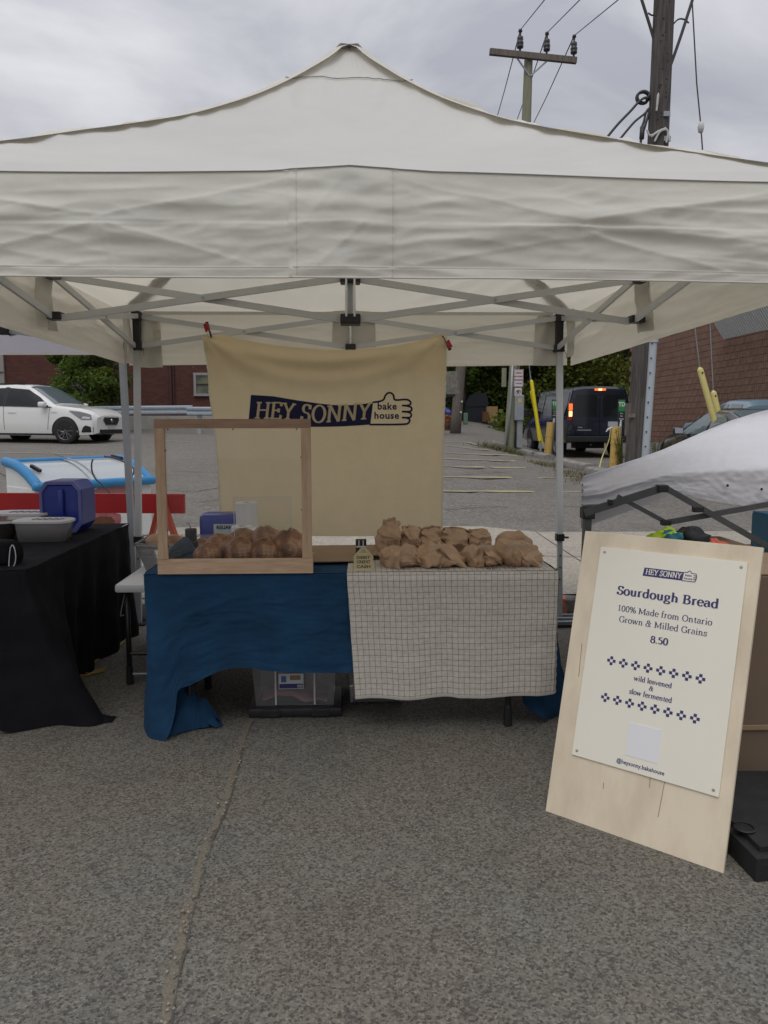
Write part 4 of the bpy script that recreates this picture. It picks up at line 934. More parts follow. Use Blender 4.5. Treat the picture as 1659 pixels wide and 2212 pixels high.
# ================================================================== VEHICLES
def cr1(tab, x, k):
    """smooth interpolation of column k of a station table (ascending x)"""
    if x <= tab[0][0]: return tab[0][k]
    if x >= tab[-1][0]: return tab[-1][k]
    i = 0
    while tab[i+1][0] < x: i += 1
    a, b = tab[i], tab[i+1]; t = (x-a[0])/(b[0]-a[0]); return a[k]+(b[k]-a[k])*t
class Car:
    def __init__(s, name, label, tab, pos, fwd, paint, group=None, tilt=None, cat='car'):
        """tab rows: x, z_sill, w_low, z_belt, w_belt, z_top, w_top (x from tail to nose)"""
        s.tab = tab; f = Vector((fwd[0], fwd[1], 0)).normalized(); s.L = Vector((-f.y, f.x, 0)); s.F = f; s.o = Vector(pos)
        s.U = Vector((0, 0, 1))
        if tilt: s.F = (f+Vector((0, 0, tilt))).normalized(); s.U = s.F.cross(s.L)
        s.root = empty(name, pos, label, cat, group); s.paint = paint
        mb = MB(); xs = sorted(set([r[0] for r in tab]+[lerp(tab[0][0], tab[-1][0], i/44) for i in range(45)])); s.xs = xs
        n = 0
        for x in xs:
            ring = s.ring(x); n = len(ring); mb.v += [tuple(s.P(x, y, z)) for y, z in ring]
        for i in range(len(xs)-1):
            for j in range(n-1): a = i*n+j; mb.f.append((a, a+n, a+n+1, a+1))
            mb.f.append((i*n+n-1, (i+1)*n+n-1, (i+1)*n, i*n))
        mb.f.append(tuple(range(n))); mb.f.append(tuple((len(xs)-1)*n+j for j in range(n))[::-1])
        mb.build('body', paint, s.root, smooth=True, autos=32)
    def P(s, x, y, z): return s.o+s.F*x+s.L*y+s.U*z
    def ring(s, x):
        zs, wl, zb, wb, zt, wt = [cr1(s.tab, x, k) for k in range(1, 7)]
        h = [(wl*.97, zs), (wl, zs+.12), (max(wl, wb)+.012, lerp(zs, zb, .45)), (lerp(wl, wb, .7)+.012, lerp(zs, zb, .8)), (wb, zb), (lerp(wb, wt, .5)+.012, lerp(zb, zt, .5)), (wt, zt-.045*min(1, (zt-zb)*3)), (wt*.93, zt-.01), (wt*.6, zt+.022), (0, zt+.03)]
        return [(-a, b) for a, b in h]+[(a, b) for a, b in h[-2::-1]]
    def sy(s, x, z):
        r = [(a, b) for a, b in s.ring(x) if a >= 0][::-1]
        for (a0, b0), (a1, b1) in zip(r, r[1:]):
            if b0 <= z <= b1 and b1 > b0: return a0+(a1-a0)*(z-b0)/(b1-b0)
        return r[0][0]
    def side(s, side, poly, name, m_, off=.008, thick=.0, parent=None, nsub=3, **k):
        """plate following the body side; poly of (x, z)"""
        Q = []
        for a, b in zip(poly, poly[1:]+poly[:1]):
            for i in range(nsub): Q.append((lerp(a[0], b[0], i/nsub), lerp(a[1], b[1], i/nsub)))
        cx = sum(q[0] for q in Q)/len(Q); cz = sum(q[1] for q in Q)/len(Q)
        vs = []; n = len(Q)
        for t in (1, .5): vs += [s.P(cx+(x-cx)*t, side*(s.sy(cx+(x-cx)*t, cz+(z-cz)*t)+off), cz+(z-cz)*t) for x, z in Q]
        vs.append(s.P(cx, side*(s.sy(cx, cz)+off), cz))
        fs = [(i, (i+1) % n, n+(i+1) % n, n+i) for i in range(n)]+[(n+i, n+(i+1) % n, 2*n) for i in range(n)]
        mb = MB().add(vs, fs); return mb.build(name, m_, parent or s.root, smooth=True, **k)
    def top(s, x0, x1, t0, name, m_, off=.01, parent=None, t1=None):
        t1 = t1 or t0
        def f(u, v):
            x = lerp(x0, x1, u); t = lerp(-1, 1, v)*lerp(t0, t1, u); wt = cr1(s.tab, x, 6); zt = cr1(s.tab, x, 5)
            dz = (cr1(s.tab, x+.05, 5)-cr1(s.tab, x-.05, 5))/.1
            nx_, nz_ = -dz/math.hypot(1, dz), 1/math.hypot(1, dz)
            at = abs(t); z = zt+interp([(0, .03), (.6, .022), (.93, -.01), (1, -.045)], at)
            return s.P(x+nx_*off, t*wt, z+nz_*off)
        return MB().grid(f, 12, 12).build(name, m_, parent or s.root, smooth=True)
    def wheel(s, x, side, r, w, m_rim='rim_dark', y=None, spokes=5, steer=0):
        yb = y or s.sy(x, s.tab[len(s.tab)//2][1]+.1)
        ax = (s.L*math.cos(steer)+s.F*math.sin(steer)*1)*side; rot = Matrix((s.F, s.U, ax)).transposed()
        c = s.P(x, side*(yb-w*.5+.0), r)
        ty = MB().lathe([(r*.62, -w*.5), (r*.9, -w*.5), (r*.985, -w*.38), (r, -w*.1), (r, w*.15), (r*.97, w*.42), (r*.90, w*.5), (r*.70, w*.5), (r*.66, w*.42)], c, 36, rot).build('wheel', 'tyre', s.root, smooth=True, autos=50)
        rm = MB().lathe([(r*.70, w*.45), (r*.68, w*.5), (r*.64, w*.45), (r*.62, w*.1), (r*.3, w*.0), (0, w*.0)], c, 36, rot)
        rm.lathe([(r*.14, w*.25), (r*.13, w*.46), (0, w*.47)], c, 12, rot)
        for k in range(spokes):
            for da in (-.14, .14):
                a = 2*math.pi*k/spokes+da+.3; d = rot @ Vector((math.cos(a), math.sin(a), 0)); d2 = rot @ Vector((math.cos(a+da*.8), math.sin(a+da*.8), 0)); n = rot @ Vector((0, 0, 1))
                rm.bar(c+d*r*.1+n*w*.36, c+d2*r*.66+n*w*.40, r*.10, w*.14, up=n)
        rm.build('rim', m_rim, ty, smooth=True, autos=30); return ty
    def arch(s, x, side, r, m_='trim_black', zc=None, off=.006, cover=0):
        zc = zc or r*.93; zs = cr1(s.tab, x, 1)
        P = [(x+math.cos(R(a))*r*1.12, max(zs+.0, zc+math.sin(R(a))*r*1.12)) for a in range(-20, 201, 10)]
        return s.side(side, P, 'wheel_arch', m_, off, nsub=1)

# white sport utility car
G0 = G(143.6, 958.6); ph = R(14)
fw = Vector((math.cos(ph), -math.sin(ph), 0)); lf = Vector((-fw.y, fw.x, 0))
SX = 1.50; suv_o = G0-fw*SX+lf*.93
SUVT = [(-2.47, .42, .66, .95, .70, 1.02, .60), (-2.36, .30, .88, 1.05, .84, 1.18, .70), (-2.2, .26, .93, 1.08, .88, 1.52, .66), (-1.95, .25, .95, 1.09, .90, 1.63, .66), (-1.2, .24, .965, 1.09, .92, 1.70, .66), (-.3, .24, .965, 1.07, .925, 1.725, .67),
        (.10, .24, .965, 1.055, .925, 1.70, .68), (.35, .24, .965, 1.05, .925, 1.60, .70), (.80, .24, .965, 1.045, .93, 1.33, .78), (1.12, .24, .965, 1.04, .93, 1.12, .84), (1.5, .24, .965, 1.00, .93, 1.08, .84), (1.90, .26, .96, .96, .92, 1.04, .82), (2.15, .27, .93, .90, .88, .98, .76), (2.30, .28, .87, .82, .82, .90, .68), (2.38, .32, .74, .74, .72, .80, .55)]
# tilt with the lot's slope along the car
tl = (zg(*(G0-fw*2.8).xy)-zg(*G0.xy))/2.8
suv = Car('parked_car', 'white sport utility car parked at the left before the brick wall', SUVT, (suv_o.x, suv_o.y, G0.z), fw, 'car_white', tilt=-tl*.6)
for sd in (-1, 1):
    suv.side(sd, [(-.42, 1.10), (.98, 1.065), (.86, 1.17), (.62, 1.35), (.22, 1.57), (-.42, 1.62)], 'door_window', 'car_glass', .012)
    suv.side(sd, [(-1.38, 1.12), (-.55, 1.10), (-.55, 1.62), (-1.2, 1.60), (-1.38, 1.52)], 'door_window', 'car_glass', .012)
    suv.side(sd, [(-2.05, 1.16), (-1.46, 1.13), (-1.46, 1.54), (-1.75, 1.52), (-2.0, 1.35)], 'door_window', 'car_glass', .012)
    suv.side(sd, [(-2.12, 1.115), (1.10, 1.045), (1.02, 1.072), (.98, 1.062), (-2.08, 1.135)], 'window_trim', 'trim_black', .016)
    suv.side(sd, [(-.55, 1.09), (-.42, 1.09), (-.42, 1.64), (-.55, 1.64)], 'pillar', 'trim_black', .014)
    suv.side(sd, [(-.9, .25), (-.9, .30), (1.1, .30), (1.1, .25)], 'sill_cladding', 'trim_black', .014, label='black lower cladding')
    suv.side(sd, [(-.47, .40), (-.46, .40), (-.50, 1.08), (-.51, 1.08)], 'door_gap', 'trim_black', .010)
    suv.side(sd, [(.94, .40), (.95, .40), (1.02, 1.04), (1.01, 1.04)], 'door_gap', 'trim_black', .010)
    suv.side(sd, [(-.35, .90), (-.08, .90), (-.08, .935), (-.35, .945)], 'door_handle', 'car_white', .035)
    suv.side(sd, [(-1.28, .92), (-1.01, .92), (-1.01, .955), (-1.28, .965)], 'door_handle', 'car_white', .035)
    suv.side(sd, [(1.06, .90), (1.26, .895), (1.25, .92), (1.06, .925)], 'badge', 'chrome', .014)
    suv.arch(1.50, sd, .385); suv.arch(-1.30, sd, .385)
    suv.wheel(1.50, sd, .375, .25, y=.985, steer=0); suv.wheel(-1.30, sd, .375, .25, y=.985)
    suv.side(sd, [(1.62, .955), (1.95, .93), (2.26, .85), (2.30, .70), (2.02, .70), (1.86, .80)], 'headlight', 'headlight', .014)
    suv.side(sd, [(2.02, .73), (2.24, .72), (2.25, .77), (2.06, .80)], 'lamp_strip', 'chrome', .018)
    suv.side(sd, [(2.0, .34), (2.32, .34), (2.33, .48), (2.14, .54), (2.06, .48)], 'fog_recess', 'trim_black', .012)
    mi = suv.P(.86, sd*1.06, 1.13); MB().bbox(mi, (.20, .19, .155), .05, Matrix((suv.F, suv.L, suv.U)).transposed()).build('mirror', 'car_white', suv.root, smooth=True)
    MB().bar(suv.P(.86, sd*.92, 1.07), mi, .05, .04).build('mirror_arm', 'trim_black', suv.root)
suv.top(.22, 1.06, .93, 'windscreen', 'car_glass_light', .012, t1=.93)
suv.top(-1.3, -.1, .8, 'roof_glass', 'car_glass', .012)
def front(car, x, quad, name, m_, parent=None):
    vs = [car.P(x, y, z) for y, z in quad]+[car.P(x-.05, y, z) for y, z in quad]; n = len(quad)
    return MB().add(vs, [tuple(range(n)), tuple(range(n, 2*n))[::-1]]+[(i, (i+1) % n, n+(i+1) % n, n+i) for i in range(n)]).build(name, m_, parent or car.root)
front(suv, 2.40, [(-.44, .70), (-.30, .54), (.30, .54), (.44, .70), (.40, .78), (-.40, .78)], 'grille_surround', 'chrome')
front(suv, 2.415, [(-.40, .70), (-.28, .56), (.28, .56), (.40, .70), (.36, .765), (-.36, .765)], 'grille', 'trim_black')
MB().lathe([(0, .012), (.05, .012), (.055, .0)], suv.P(2.42, 0, .68), 14, Matrix((suv.L, suv.U, suv.F)).transposed()).build('emblem', 'chrome', suv.root)
front(suv, 2.40, [(-.62, .30), (.62, .30), (.60, .42), (-.60, .42)], 'lower_grille', 'trim_black')
front(suv, 2.43, [(-.15, .42), (.15, .42), (.15, .52), (-.15, .52)], 'number_plate', 'plate')
for y in (-.5, .5): MB().bar(suv.P(-1.6, y*1.15, 1.735), suv.P(.0, y*1.15, 1.755), .03, .03).build('roof_rail', 'trim_black', suv.root)

# dark blue passenger van seen from behind
VT = [(-2.86, .50, .97, 1.15, .96, 1.80, .80), (-2.84, .46, .99, 1.15, .98, 2.02, .80), (-2.78, .44, 1.0, 1.17, .985, 2.09, .80), (-2.0, .42, 1.0, 1.17, .985, 2.12, .80), (1.0, .42, 1.0, 1.17, .98, 2.11, .80), (1.35, .42, 1.0, 1.15, .98, 2.0, .80), (1.75, .42, 1.0, 1.13, .97, 1.65, .82), (2.05, .42, .99, 1.12, .95, 1.22, .85), (2.5, .42, .96, 1.02, .93, 1.12, .80), (2.8, .44, .92, .95, .88, 1.05, .72), (2.86, .5, .85, .80, .8, .95, .6)]
wr = G(1201, 985); wf_ = PY(1144, 976, wr.y+3.42); hd = Vector((wf_.x-wr.x, 3.42, 0)).normalized(); lf = Vector((-hd.y, hd.x, 0))
vo = wr+hd*1.75-lf*.98
van = Car('van', 'dark blue passenger van with lit brake lights driving away behind the canopy leg', VT, (vo.x, vo.y, wr.z), hd, 'car_navy', cat='van')
for sd in (-1, 1):
    van.side(sd, [(1.02, 1.22), (1.72, 1.20), (1.42, 1.72), (1.10, 1.95), (1.02, 1.95)], 'door_window', 'car_glass', .012)
    van.side(sd, [(.12, 1.24), (.92, 1.24), (.92, 1.96), (.12, 1.96)], 'door_window', 'car_glass', .012)
    van.side(sd, [(-1.25, 1.24), (.0, 1.24), (.0, 1.96), (-1.25, 1.96)], 'side_window', 'car_glass', .012)
    van.side(sd, [(-2.65, 1.26), (-1.38, 1.25), (-1.38, 1.96), (-2.6, 1.96)], 'side_window', 'car_glass', .012)
    for x in (.98, .04, -1.31): van.side(sd, [(x, .46), (x+.012, .46), (x+.012, 2.0), (x, 2.0)], 'door_gap', 'trim_black', .009)
    van.arch(-1.75, sd, .40, zc=.40); van.arch(1.67, sd, .40, zc=.40)
    van.wheel(-1.75, sd, .375, .26, 'rim_light', y=1.0, spokes=8); van.wheel(1.67, sd, .375, .26, 'rim_light', y=1.0, spokes=8)
    MB().bbox(van.P(1.45, sd*1.18, 1.38), (.12, .18, .30), .04, Matrix((van.F, van.L, van.U)).transposed()).build('mirror', 'trim_black', van.root)
    MB().bar(van.P(1.45, sd*.95, 1.30), van.P(1.45, sd*1.15, 1.30), .04, .05).build('mirror_arm', 'trim_black', van.root)
def rear(car, x, quad, name, m_, parent=None, d=.05, b=0):
    y0, y1, z0, z1 = quad
    c = car.P(x-d/2+.01, (y0+y1)/2, (z0+z1)/2); rot = Matrix((car.F, car.L, car.U)).transposed()
    mb = MB(); mb.bbox(c, (d, y1-y0, z1-z0), max(.004, b), rot) if True else 0
    return mb.build(name, m_, parent or car.root)
for y0, y1 in ((-.80, -.04), (.04, .80)):
    rd = rear(van, -2.855, (y0-.02, y1+.02, .66, 1.80), 'rear_door', 'car_navy', b=.015); rd.data.materials[0] = MATS['car_navy']
    q = [(y0+.05, 1.22), (y1-.05, 1.22), (y1-.07, 1.83), (y0+.07, 1.83)]
    mbw = MB(); vs = [van.P(-2.90, y, z) for y, z in [(y0+.05, 1.22), (y1-.05, 1.22), (y1-.05, 1.80), (y1-.10, 1.86), (y0+.10, 1.86), (y0+.05, 1.80)]]
    vs2 = [v+van.F*.08 for v in vs]; n = 6
    mbw.add(vs+vs2, [tuple(range(n)), tuple(range(n, 2*n))[::-1]]+[(i, (i+1) % n, n+(i+1) % n, n+i) for i in range(n)]); mbw.build('rear_window', 'car_glass', van.root)
for sd in (-1, 1):
    rear(van, -2.86, (min(sd*.83, sd*.96), max(sd*.83, sd*.96), 1.10, 1.62), 'tail_light', 'tail_red', b=.02)
yl = (.83, .96)
rear(van, -2.885, (yl[0]+.01, yl[1]-.01, 1.40, 1.60), 'brake_lamp', 'tail_lit', b=.01); rear(van, -2.885, (yl[0]+.015, yl[1]-.015, 1.22, 1.38), 'brake_lamp', 'tail_hot', b=.01)
for k in range(3): rear(van, -2.86, (-.16+k*.115, -.06+k*.115, 1.99, 2.05), 'roof_lamp', 'tail_lit' if k != 1 else 'tail_hot', b=.006)
rear(van, -2.90, (-1.0, 1.0, .46, .64), 'bumper', 'trim_black', d=.14, b=.03)
rear(van, -2.89, (-.62, -.20, .90, 1.12), 'plate_recess', 'trim_black', d=.03, b=.01)
np_ = rear(van, -2.905, (-.55, -.25, .92, 1.07), 'number_plate', 'plate', d=.02, b=.003)
rear(van, -2.895, (.25, .68, .80, .83), 'badge', 'chrome', d=.02, b=.003); rear(van, -2.895, (.52, .66, .88, .91), 'badge', 'chrome', d=.02, b=.003)
MB().tube([van.P(-2.5, .2, .4), van.P(-2.9, .25, .38)], .03, 8).build('exhaust', 'rim_dark', van.root); MB().box(van.P(-1.8, 0, .36), (.9, .5, .22)).build('axle', 'trim_black', van.root)

def simple_car(label, nose_left, length, h, paint, light=False, group=None, hd=(0, 1), w=.9, name='parked_car', truck=False):
    """generic car: position given by the centre on the ground"""
    k = length/4.6; q = h/1.45
    T = [(-2.3, .35, .75, .75, .72, .85, .55), (-2.2, .24, .86, .90, .84, .98, .66), (-1.7, .22, w, .92, .86, 1.06, .68), (-1.35, .22, w, .92, .87, 1.22, .64), (-.7, .22, w, .92, .87, 1.42, .60), (0, .22, w, .91, .87, 1.45, .60), (.35, .22, w, .91, .87, 1.38, .62), (.8, .22, w, .90, .87, 1.16, .72), (1.15, .22, w, .88, .86, .97, .80), (1.8, .22, .88, .80, .84, .90, .76), (2.15, .26, .82, .70, .78, .80, .66), (2.3, .3, .6, .6, .6, .66, .5)]
    if truck:
        T = [(-2.3, .4, .85, .92, .85, .95, .8), (-1.0, .3, w, .95, .87, .98, .82), (-.99, .3, w, .96, .87, 1.30, .72), (-.9, .3, w, .96, .87, 1.42, .66), (0, .3, w, .95, .87, 1.45, .66), (.35, .3, w, .95, .87, 1.40, .66), (.85, .3, w, .93, .87, 1.12, .78), (1.1, .3, w, .92, .87, .99, .82), (2.0, .3, .9, .90, .86, .96, .8), (2.2, .3, .88, .82, .84, .90, .76), (2.3, .35, .8, .7, .78, .8, .7)]
    T = [(a*k, b*q, c, d*q, e, f*q, g_) for a, b, c, d, e, f, g_ in T]
    c = Car(name, label, T, nose_left, hd, paint, group)
    gl = 'car_glass_light' if light else 'car_glass'
    for sd in (-1, 1):
        if truck:
            c.side(sd, [(-.12*k, .98*q), (.72*k, .97*q), (.45*k, 1.26*q), (.22*k, 1.36*q), (-.12*k, 1.37*q)], 'door_window', gl, .012); c.side(sd, [(-.85*k, 1.0*q), (-.24*k, .99*q), (-.24*k, 1.37*q), (-.78*k, 1.35*q)], 'door_window', gl, .012)
        else:
            c.side(sd, [(-.28*k, .945*q), (.88*k, .92*q), (.62*k, 1.15*q), (.25*k, 1.32*q), (-.28*k, 1.35*q)], 'door_window', gl, .012); c.side(sd, [(-1.35*k, .955*q), (-.38*k, .95*q), (-.38*k, 1.34*q), (-.8*k, 1.28*q)], 'door_window', gl, .012)
        c.arch(1.42*k, sd, .33); c.arch(-1.35*k, sd, .33); c.wheel(1.42*k, sd, .33, .22, y=w+.01); c.wheel(-1.35*k, sd, .33, .22, y=w+.01)
        MB().bbox(c.P(.66*k, sd*(w+.12), 1.0*q), (.12, .22, .15), .04, Matrix((c.F, c.L, c.U)).transposed()).build('mirror', paint, c.root, smooth=True)
        MB().box(c.P(.60*k, sd*(w+.12), 1.0*q), (.17, .006, .11)).build('mirror_glass', 'plate', c.root) if abs(c.F.y) > .9 else None
        c.side(sd, [(1.9*k, .74*q), (2.18*k, .68*q), (2.2*k, .60*q), (2.0*k, .62*q)], 'headlight', 'headlight', .012)
        c.side(sd, [(-2.2*k, .74*q), (-1.95*k, .78*q), (-1.95*k, .86*q), (-2.18*k, .86*q)], 'tail_light', 'tail_red', .012)
    if truck: c.top(.30*k, 1.05*k, .92, 'windscreen', gl, .012)
    else: c.top(.38*k, 1.1*k, .92, 'windscreen', gl, .012); c.top(-1.55*k, -.8*k, .9, 'rear_window', gl, .012)
    return c
simple_car('black car parked beside the brown block wall, behind the pale yellow guards', (8.03, 16.0, zg(8, 16)), 4.5, 1.42, 'car_black', True)
pk = simple_car('light blue grey pickup truck parked close to the brown block wall', (10.25, 19.75, zg(10.2, 20)), 4.9, 1.66, 'car_bluegrey', True, truck=True, name='pickup_truck'); pk.root['category'] = 'truck'
g0 = G(1126, 921); simple_car('small red car parked across the road beside the meter box pole', (g0.x+1.35, g0.y+.8, g0.z), 4.3, 1.42, 'car_red', hd=(-1, 0))
g0 = G(1140, 917); simple_car('white car parked behind the red car across the road', (g0.x+1.6, g0.y+4.5, g0.z+.3), 4.6, 1.65, 'car_white', hd=(-1, 0))
g0 = G(950, 918); simple_car('blue car parked far behind the orange flower tub at the banner edge', (g0.x-1.4, g0.y+2, g0.z), 4.3, 1.4, 'jug_blue', hd=(1, 0))

# things across the road
Y_ = 41; sx0 = atY(1005, Y_); sx1 = atY(1054, Y_); z_ = zg(sx0, Y_)
sh = MB(); pr = [(0, -.2), (.02, 1.0), (.25, 1.42), (.6, 1.6), (1.15, 1.52), (1.24, 1.1), (1.24, -.2)]
P_ = [Vector((sx0+a*(sx1-sx0)/1.24*1.0, Y_, z_+b*.93)) for a, b in pr]; sh.prism(P_, (0, 0, 0), (0, 3, 0))
shd = empty('shelter', (sx0, Y_, z_), 'dark blue tarpaulin covered shelter under the trees', 'shelter'); sh.build('cover', 'tarp_dark', shd)
MB().bar((sx0, Y_-.03, z_+.75), (sx1, Y_-.03, z_+.8), .02, .05).build('rope', 'trim_black', shd)
p = atY(1058, 40.5); tag(MB().bbox((atY(1062, 40.4), 40.4, zg(p, 40)+.55), (.55, .4, .85), .02).build('cabinet', 'tan_box', loc=(atY(1062, 40.4), 40.4, zg(p, 40))), 'tan upright cabinet right of the dark shelter', 'cabinet')
tag(MB().bbox((atY(1048, 40.2), 40.2, zg(p, 40)+.45), (.3, .3, .5), .02).build('barrel', 'brown_box', loc=(atY(1048, 40.2), 40.2, zg(p, 40))), 'small brown drum between the dark shelter and the tan cabinet', 'drum')
for px, py, m_, lb, cat, w, h in ((1005.5, 916, 'bin_green', 'pale green utility post at the road edge left of the dark shelter', 'utility box', .2, .52), (1067, 917, 'sign_white', 'small white bucket at the road edge in front of the tan cabinet', 'bucket', .25, .38)):
    q = G(px-14 if px < 1050 else px, py)
    q = G(px, py)
    if cat == 'bucket': tag(MB().lathe([(w*.38, 0), (w*.5, h), (w*.46, h), (w*.34, .03), (0, .03)], q, 14).build('bucket', m_, loc=q), lb, cat)
    else: tag(MB().bbox(q+Vector((0, 0, h/2)), (w, w, h), .03).build('utility_box', m_, loc=q), lb, cat)
# orange flower tub by the far pole, behind the banner edge
q = G(965, 929); fl = empty('flower_tub', q, 'brown wooden tub full of orange flowers at the foot of the far grey pole', 'flower tub')
MB().lathe([(.22, 0), (.26, .25), (.24, .42), (.2, .40), (0, .38)], q, 12).build('tub', 'brown_box', fl)
for a in (.12, .3): MB().lathe([(.255, a), (.265, a+.02), (.255, a+.04)], q, 12).build('hoop', 'trim_black', fl)
leaf_cloud('flowers', fl, [(q.x, q.y, q.z+.47, .24, .24, .14)], 420, .05, 'orange_flower', 77)
q2 = G(978, 930); tag(MB().bbox(q2+Vector((0, .1, .22)), (.12, .12, .46), .01).build('marker_post', 'jug_pale', loc=q2), 'short blue and white marker post beside the flower tub', 'post')
# small shingled roof on a bracket, seen over the banner edge
Y_ = 27; rf = empty('shingled_roof', (atY(960, Y_), Y_, zg(3, Y_)), 'small dark shingled porch roof beyond the right edge of the banner', 'roof')
x0, x1, z0, z1 = atY(950, Y_), atY(983, Y_), PY(970, 850+1, Y_).z, PY(970, 800, Y_).z
MB().add([(x0, Y_+.02, z0), (x1+.04, Y_+.02, z0), (x1, Y_+.45, z1), (x0, Y_+.45, z1), (x0, Y_+.6, z0), (x1, Y_+.6, z0)], [(0, 1, 2, 3), (1, 5, 2), (0, 4, 5, 1), (0, 3, 4), (4, 3, 2, 5)]).build('roof_deck', 'trim_black', rf)
rr = random.Random(2); nr = 8
for j in range(nr):
    x = x0-.02*j
    while x < x1+.04:
        w = rr.uniform(.07, .11); t = j/nr; o_ = MB().box((x+w/2, Y_+.02+.43*(t+.06)-.02, lerp(z0, z1, t+.055)), (w-.008, .02, (z1-z0)/nr*1.1), Matrix.Rotation(R(-22), 3, 'X')); o_.build('shingle', 'shingle', rf); x += w
MB().box(((x0+x1)/2, Y_+.25, z0-.045), (x1-x0, .5, .08)).build('fascia', 'trim_black', rf)
MB().bar((x1-.08, Y_+.3, z0-.08), (x0-.1, Y_+.3, z0-.75), .07, .07).build('bracket', 'trim_black', rf)
MB().box((x0-.1, Y_+.3, (zg(3, Y_)+z0)/2), (.12, .12, z0-zg(3, Y_))).build('post', 'trim_black', rf)

# ================================================================== WHITE CANOPY
YB, YM_, YF = 5.45, 3.97, 2.49; LX = 1.435; OH = .075
can = empty('canopy', (0, YM_, 0), 'large off white pop-up canopy with grey frame over the bread stall', 'canopy')
HX = LX+OH; yf, yb = YF-OH, YB+OH; PKZ = 3.185
HIP = [(0, 3.185), (.03, 3.17), (.075, 3.135), (.12, 3.078), (.21, 2.985), (.277, 2.918), (.39, 2.815), (.49, 2.735), (.655, 2.617), (.80, 2.532), (.97, 2.44), (1.14, 2.347), (1.36, 2.235), (1.51, 2.165)]
def eave(x): return 2.150+.012*max(0, 1-abs(x)/.25)+.006*math.sin(x*3+1)-.006*abs(x)
def panel(cx, cy, dx, dy):
    """roof panel: from the peak down to the eave between two hips"""
    def f(u, v):
        s = (u*2-1)
        r = v**1.0*HX; z = interp(HIP, r)
        px_, py_ = dx*r-dy*s*r, dy*r+dx*s*r
        sag = .05*(1-s*s)*math.sin(math.pi*min(1, v*1.0))*v+.012*(1-s*s)
        w = .010*nz(s*r*3.2+7, v*5, dx*3+dy)+.006*nz(s*r*9, v*4+3, dy)+.007*ridg(s*r*4+v*3, v*6-s*2, dx)*(.6-.4*s*(-dy or 1))+.005*math.sin(s*40)*max(0, .25-v)
        w += .014*ridg(v*15+abs(s)*5, s*1.6+dx*4+dy)*sstep(.08, .5, abs(s))*sstep(.05, .3, v)
        rad = .009*max(0, v-.55)*math.sin(s*23+nz(s*4, v*2)*4)*(1-abs(s))
        z = z-sag+(w+rad)*min(1, (1-v)*6)
        if v > .97: z = lerp(z, eave(s*HX) if True else z, (v-.97)/.03)
        return (px_, YM_+py_, z)
    return f
for dx, dy in ((0, -1), (1, 0), (0, 1), (-1, 0)):
    MB().grid(panel(0, 0, dx, dy), 90, 70).build('roof_panel', 'canopy_fabric', can, smooth=True)
# seams along the hips, curved cap seam and the eave cord
for sx, sy in ((-1, -1), (1, -1), (1, 1), (-1, 1)):
    pts = [(sx*s, YM_+sy*s, z+.004) for s, z in HIP]
    sm_ = MB(); P = curve_pts(pts, 40)
    for i, p in enumerate(P):
        d = Vector((sx, -sy, 0)).normalized(); k = .06
        sm_.v += [tuple(p-d*k+Vector((0, 0, -.006))), tuple(p+Vector((0, 0, .004))), tuple(p+d*k+Vector((0, 0, -.006)))]
    for i in range(len(P)-1):
        for j in (0, 1): a = i*3+j; sm_.f.append((a, a+1, a+4, a+3))
    sm_.build('hip_seam', mat('seam_band', (.60, .58, .52), .85, trans=.1) if 'seam_band' not in MATS else 'seam_band', can, smooth=True)
fp = panel(0, 0, 0, -1)
MB().tube([Vector(fp(.5+(i/30-.5)*.97, .165+.028*(abs(i/15-1))**2))+Vector((0, -.003, .005)) for i in range(31)], .0022, 5).build('cap_seam', 'thread', can)
CREASES = [(-.74, .42, -.10, .03, .010, .020), (-.74, .42, -1.35, .13, .010, .022), (-.76, .45, -.20, .50, .007, .018), (-.76, .5, -1.25, .88, .008, .02), (-.74, .45, -.70, .97, .006, .008), (-.72, .5, -.30, .86, .007, .016), (-.90, .44, -.78, .40, .006, .006), (-1.0, .3, -1.4, .4, .006, .015),
           (.70, .44, 1.40, .06, .011, .022), (.70, .44, .16, .10, .008, .020), (.70, .5, 1.35, .62, .008, .018), (.72, .46, .73, .96, .007, .008), (.72, .55, 1.2, .93, .008, .018), (.68, .5, .20, .56, .007, .018), (.90, .30, 1.3, .30, .006, .012), (.66, .62, .15, .90, .006, .014), (.05, .5, -.1, .9, .006, .012), (-.02, .1, -.12, .45, .005, .012), (1.0, .75, 1.4, .85, .005, .01), (-.5, .14, -.95, .2, .005, .012)]
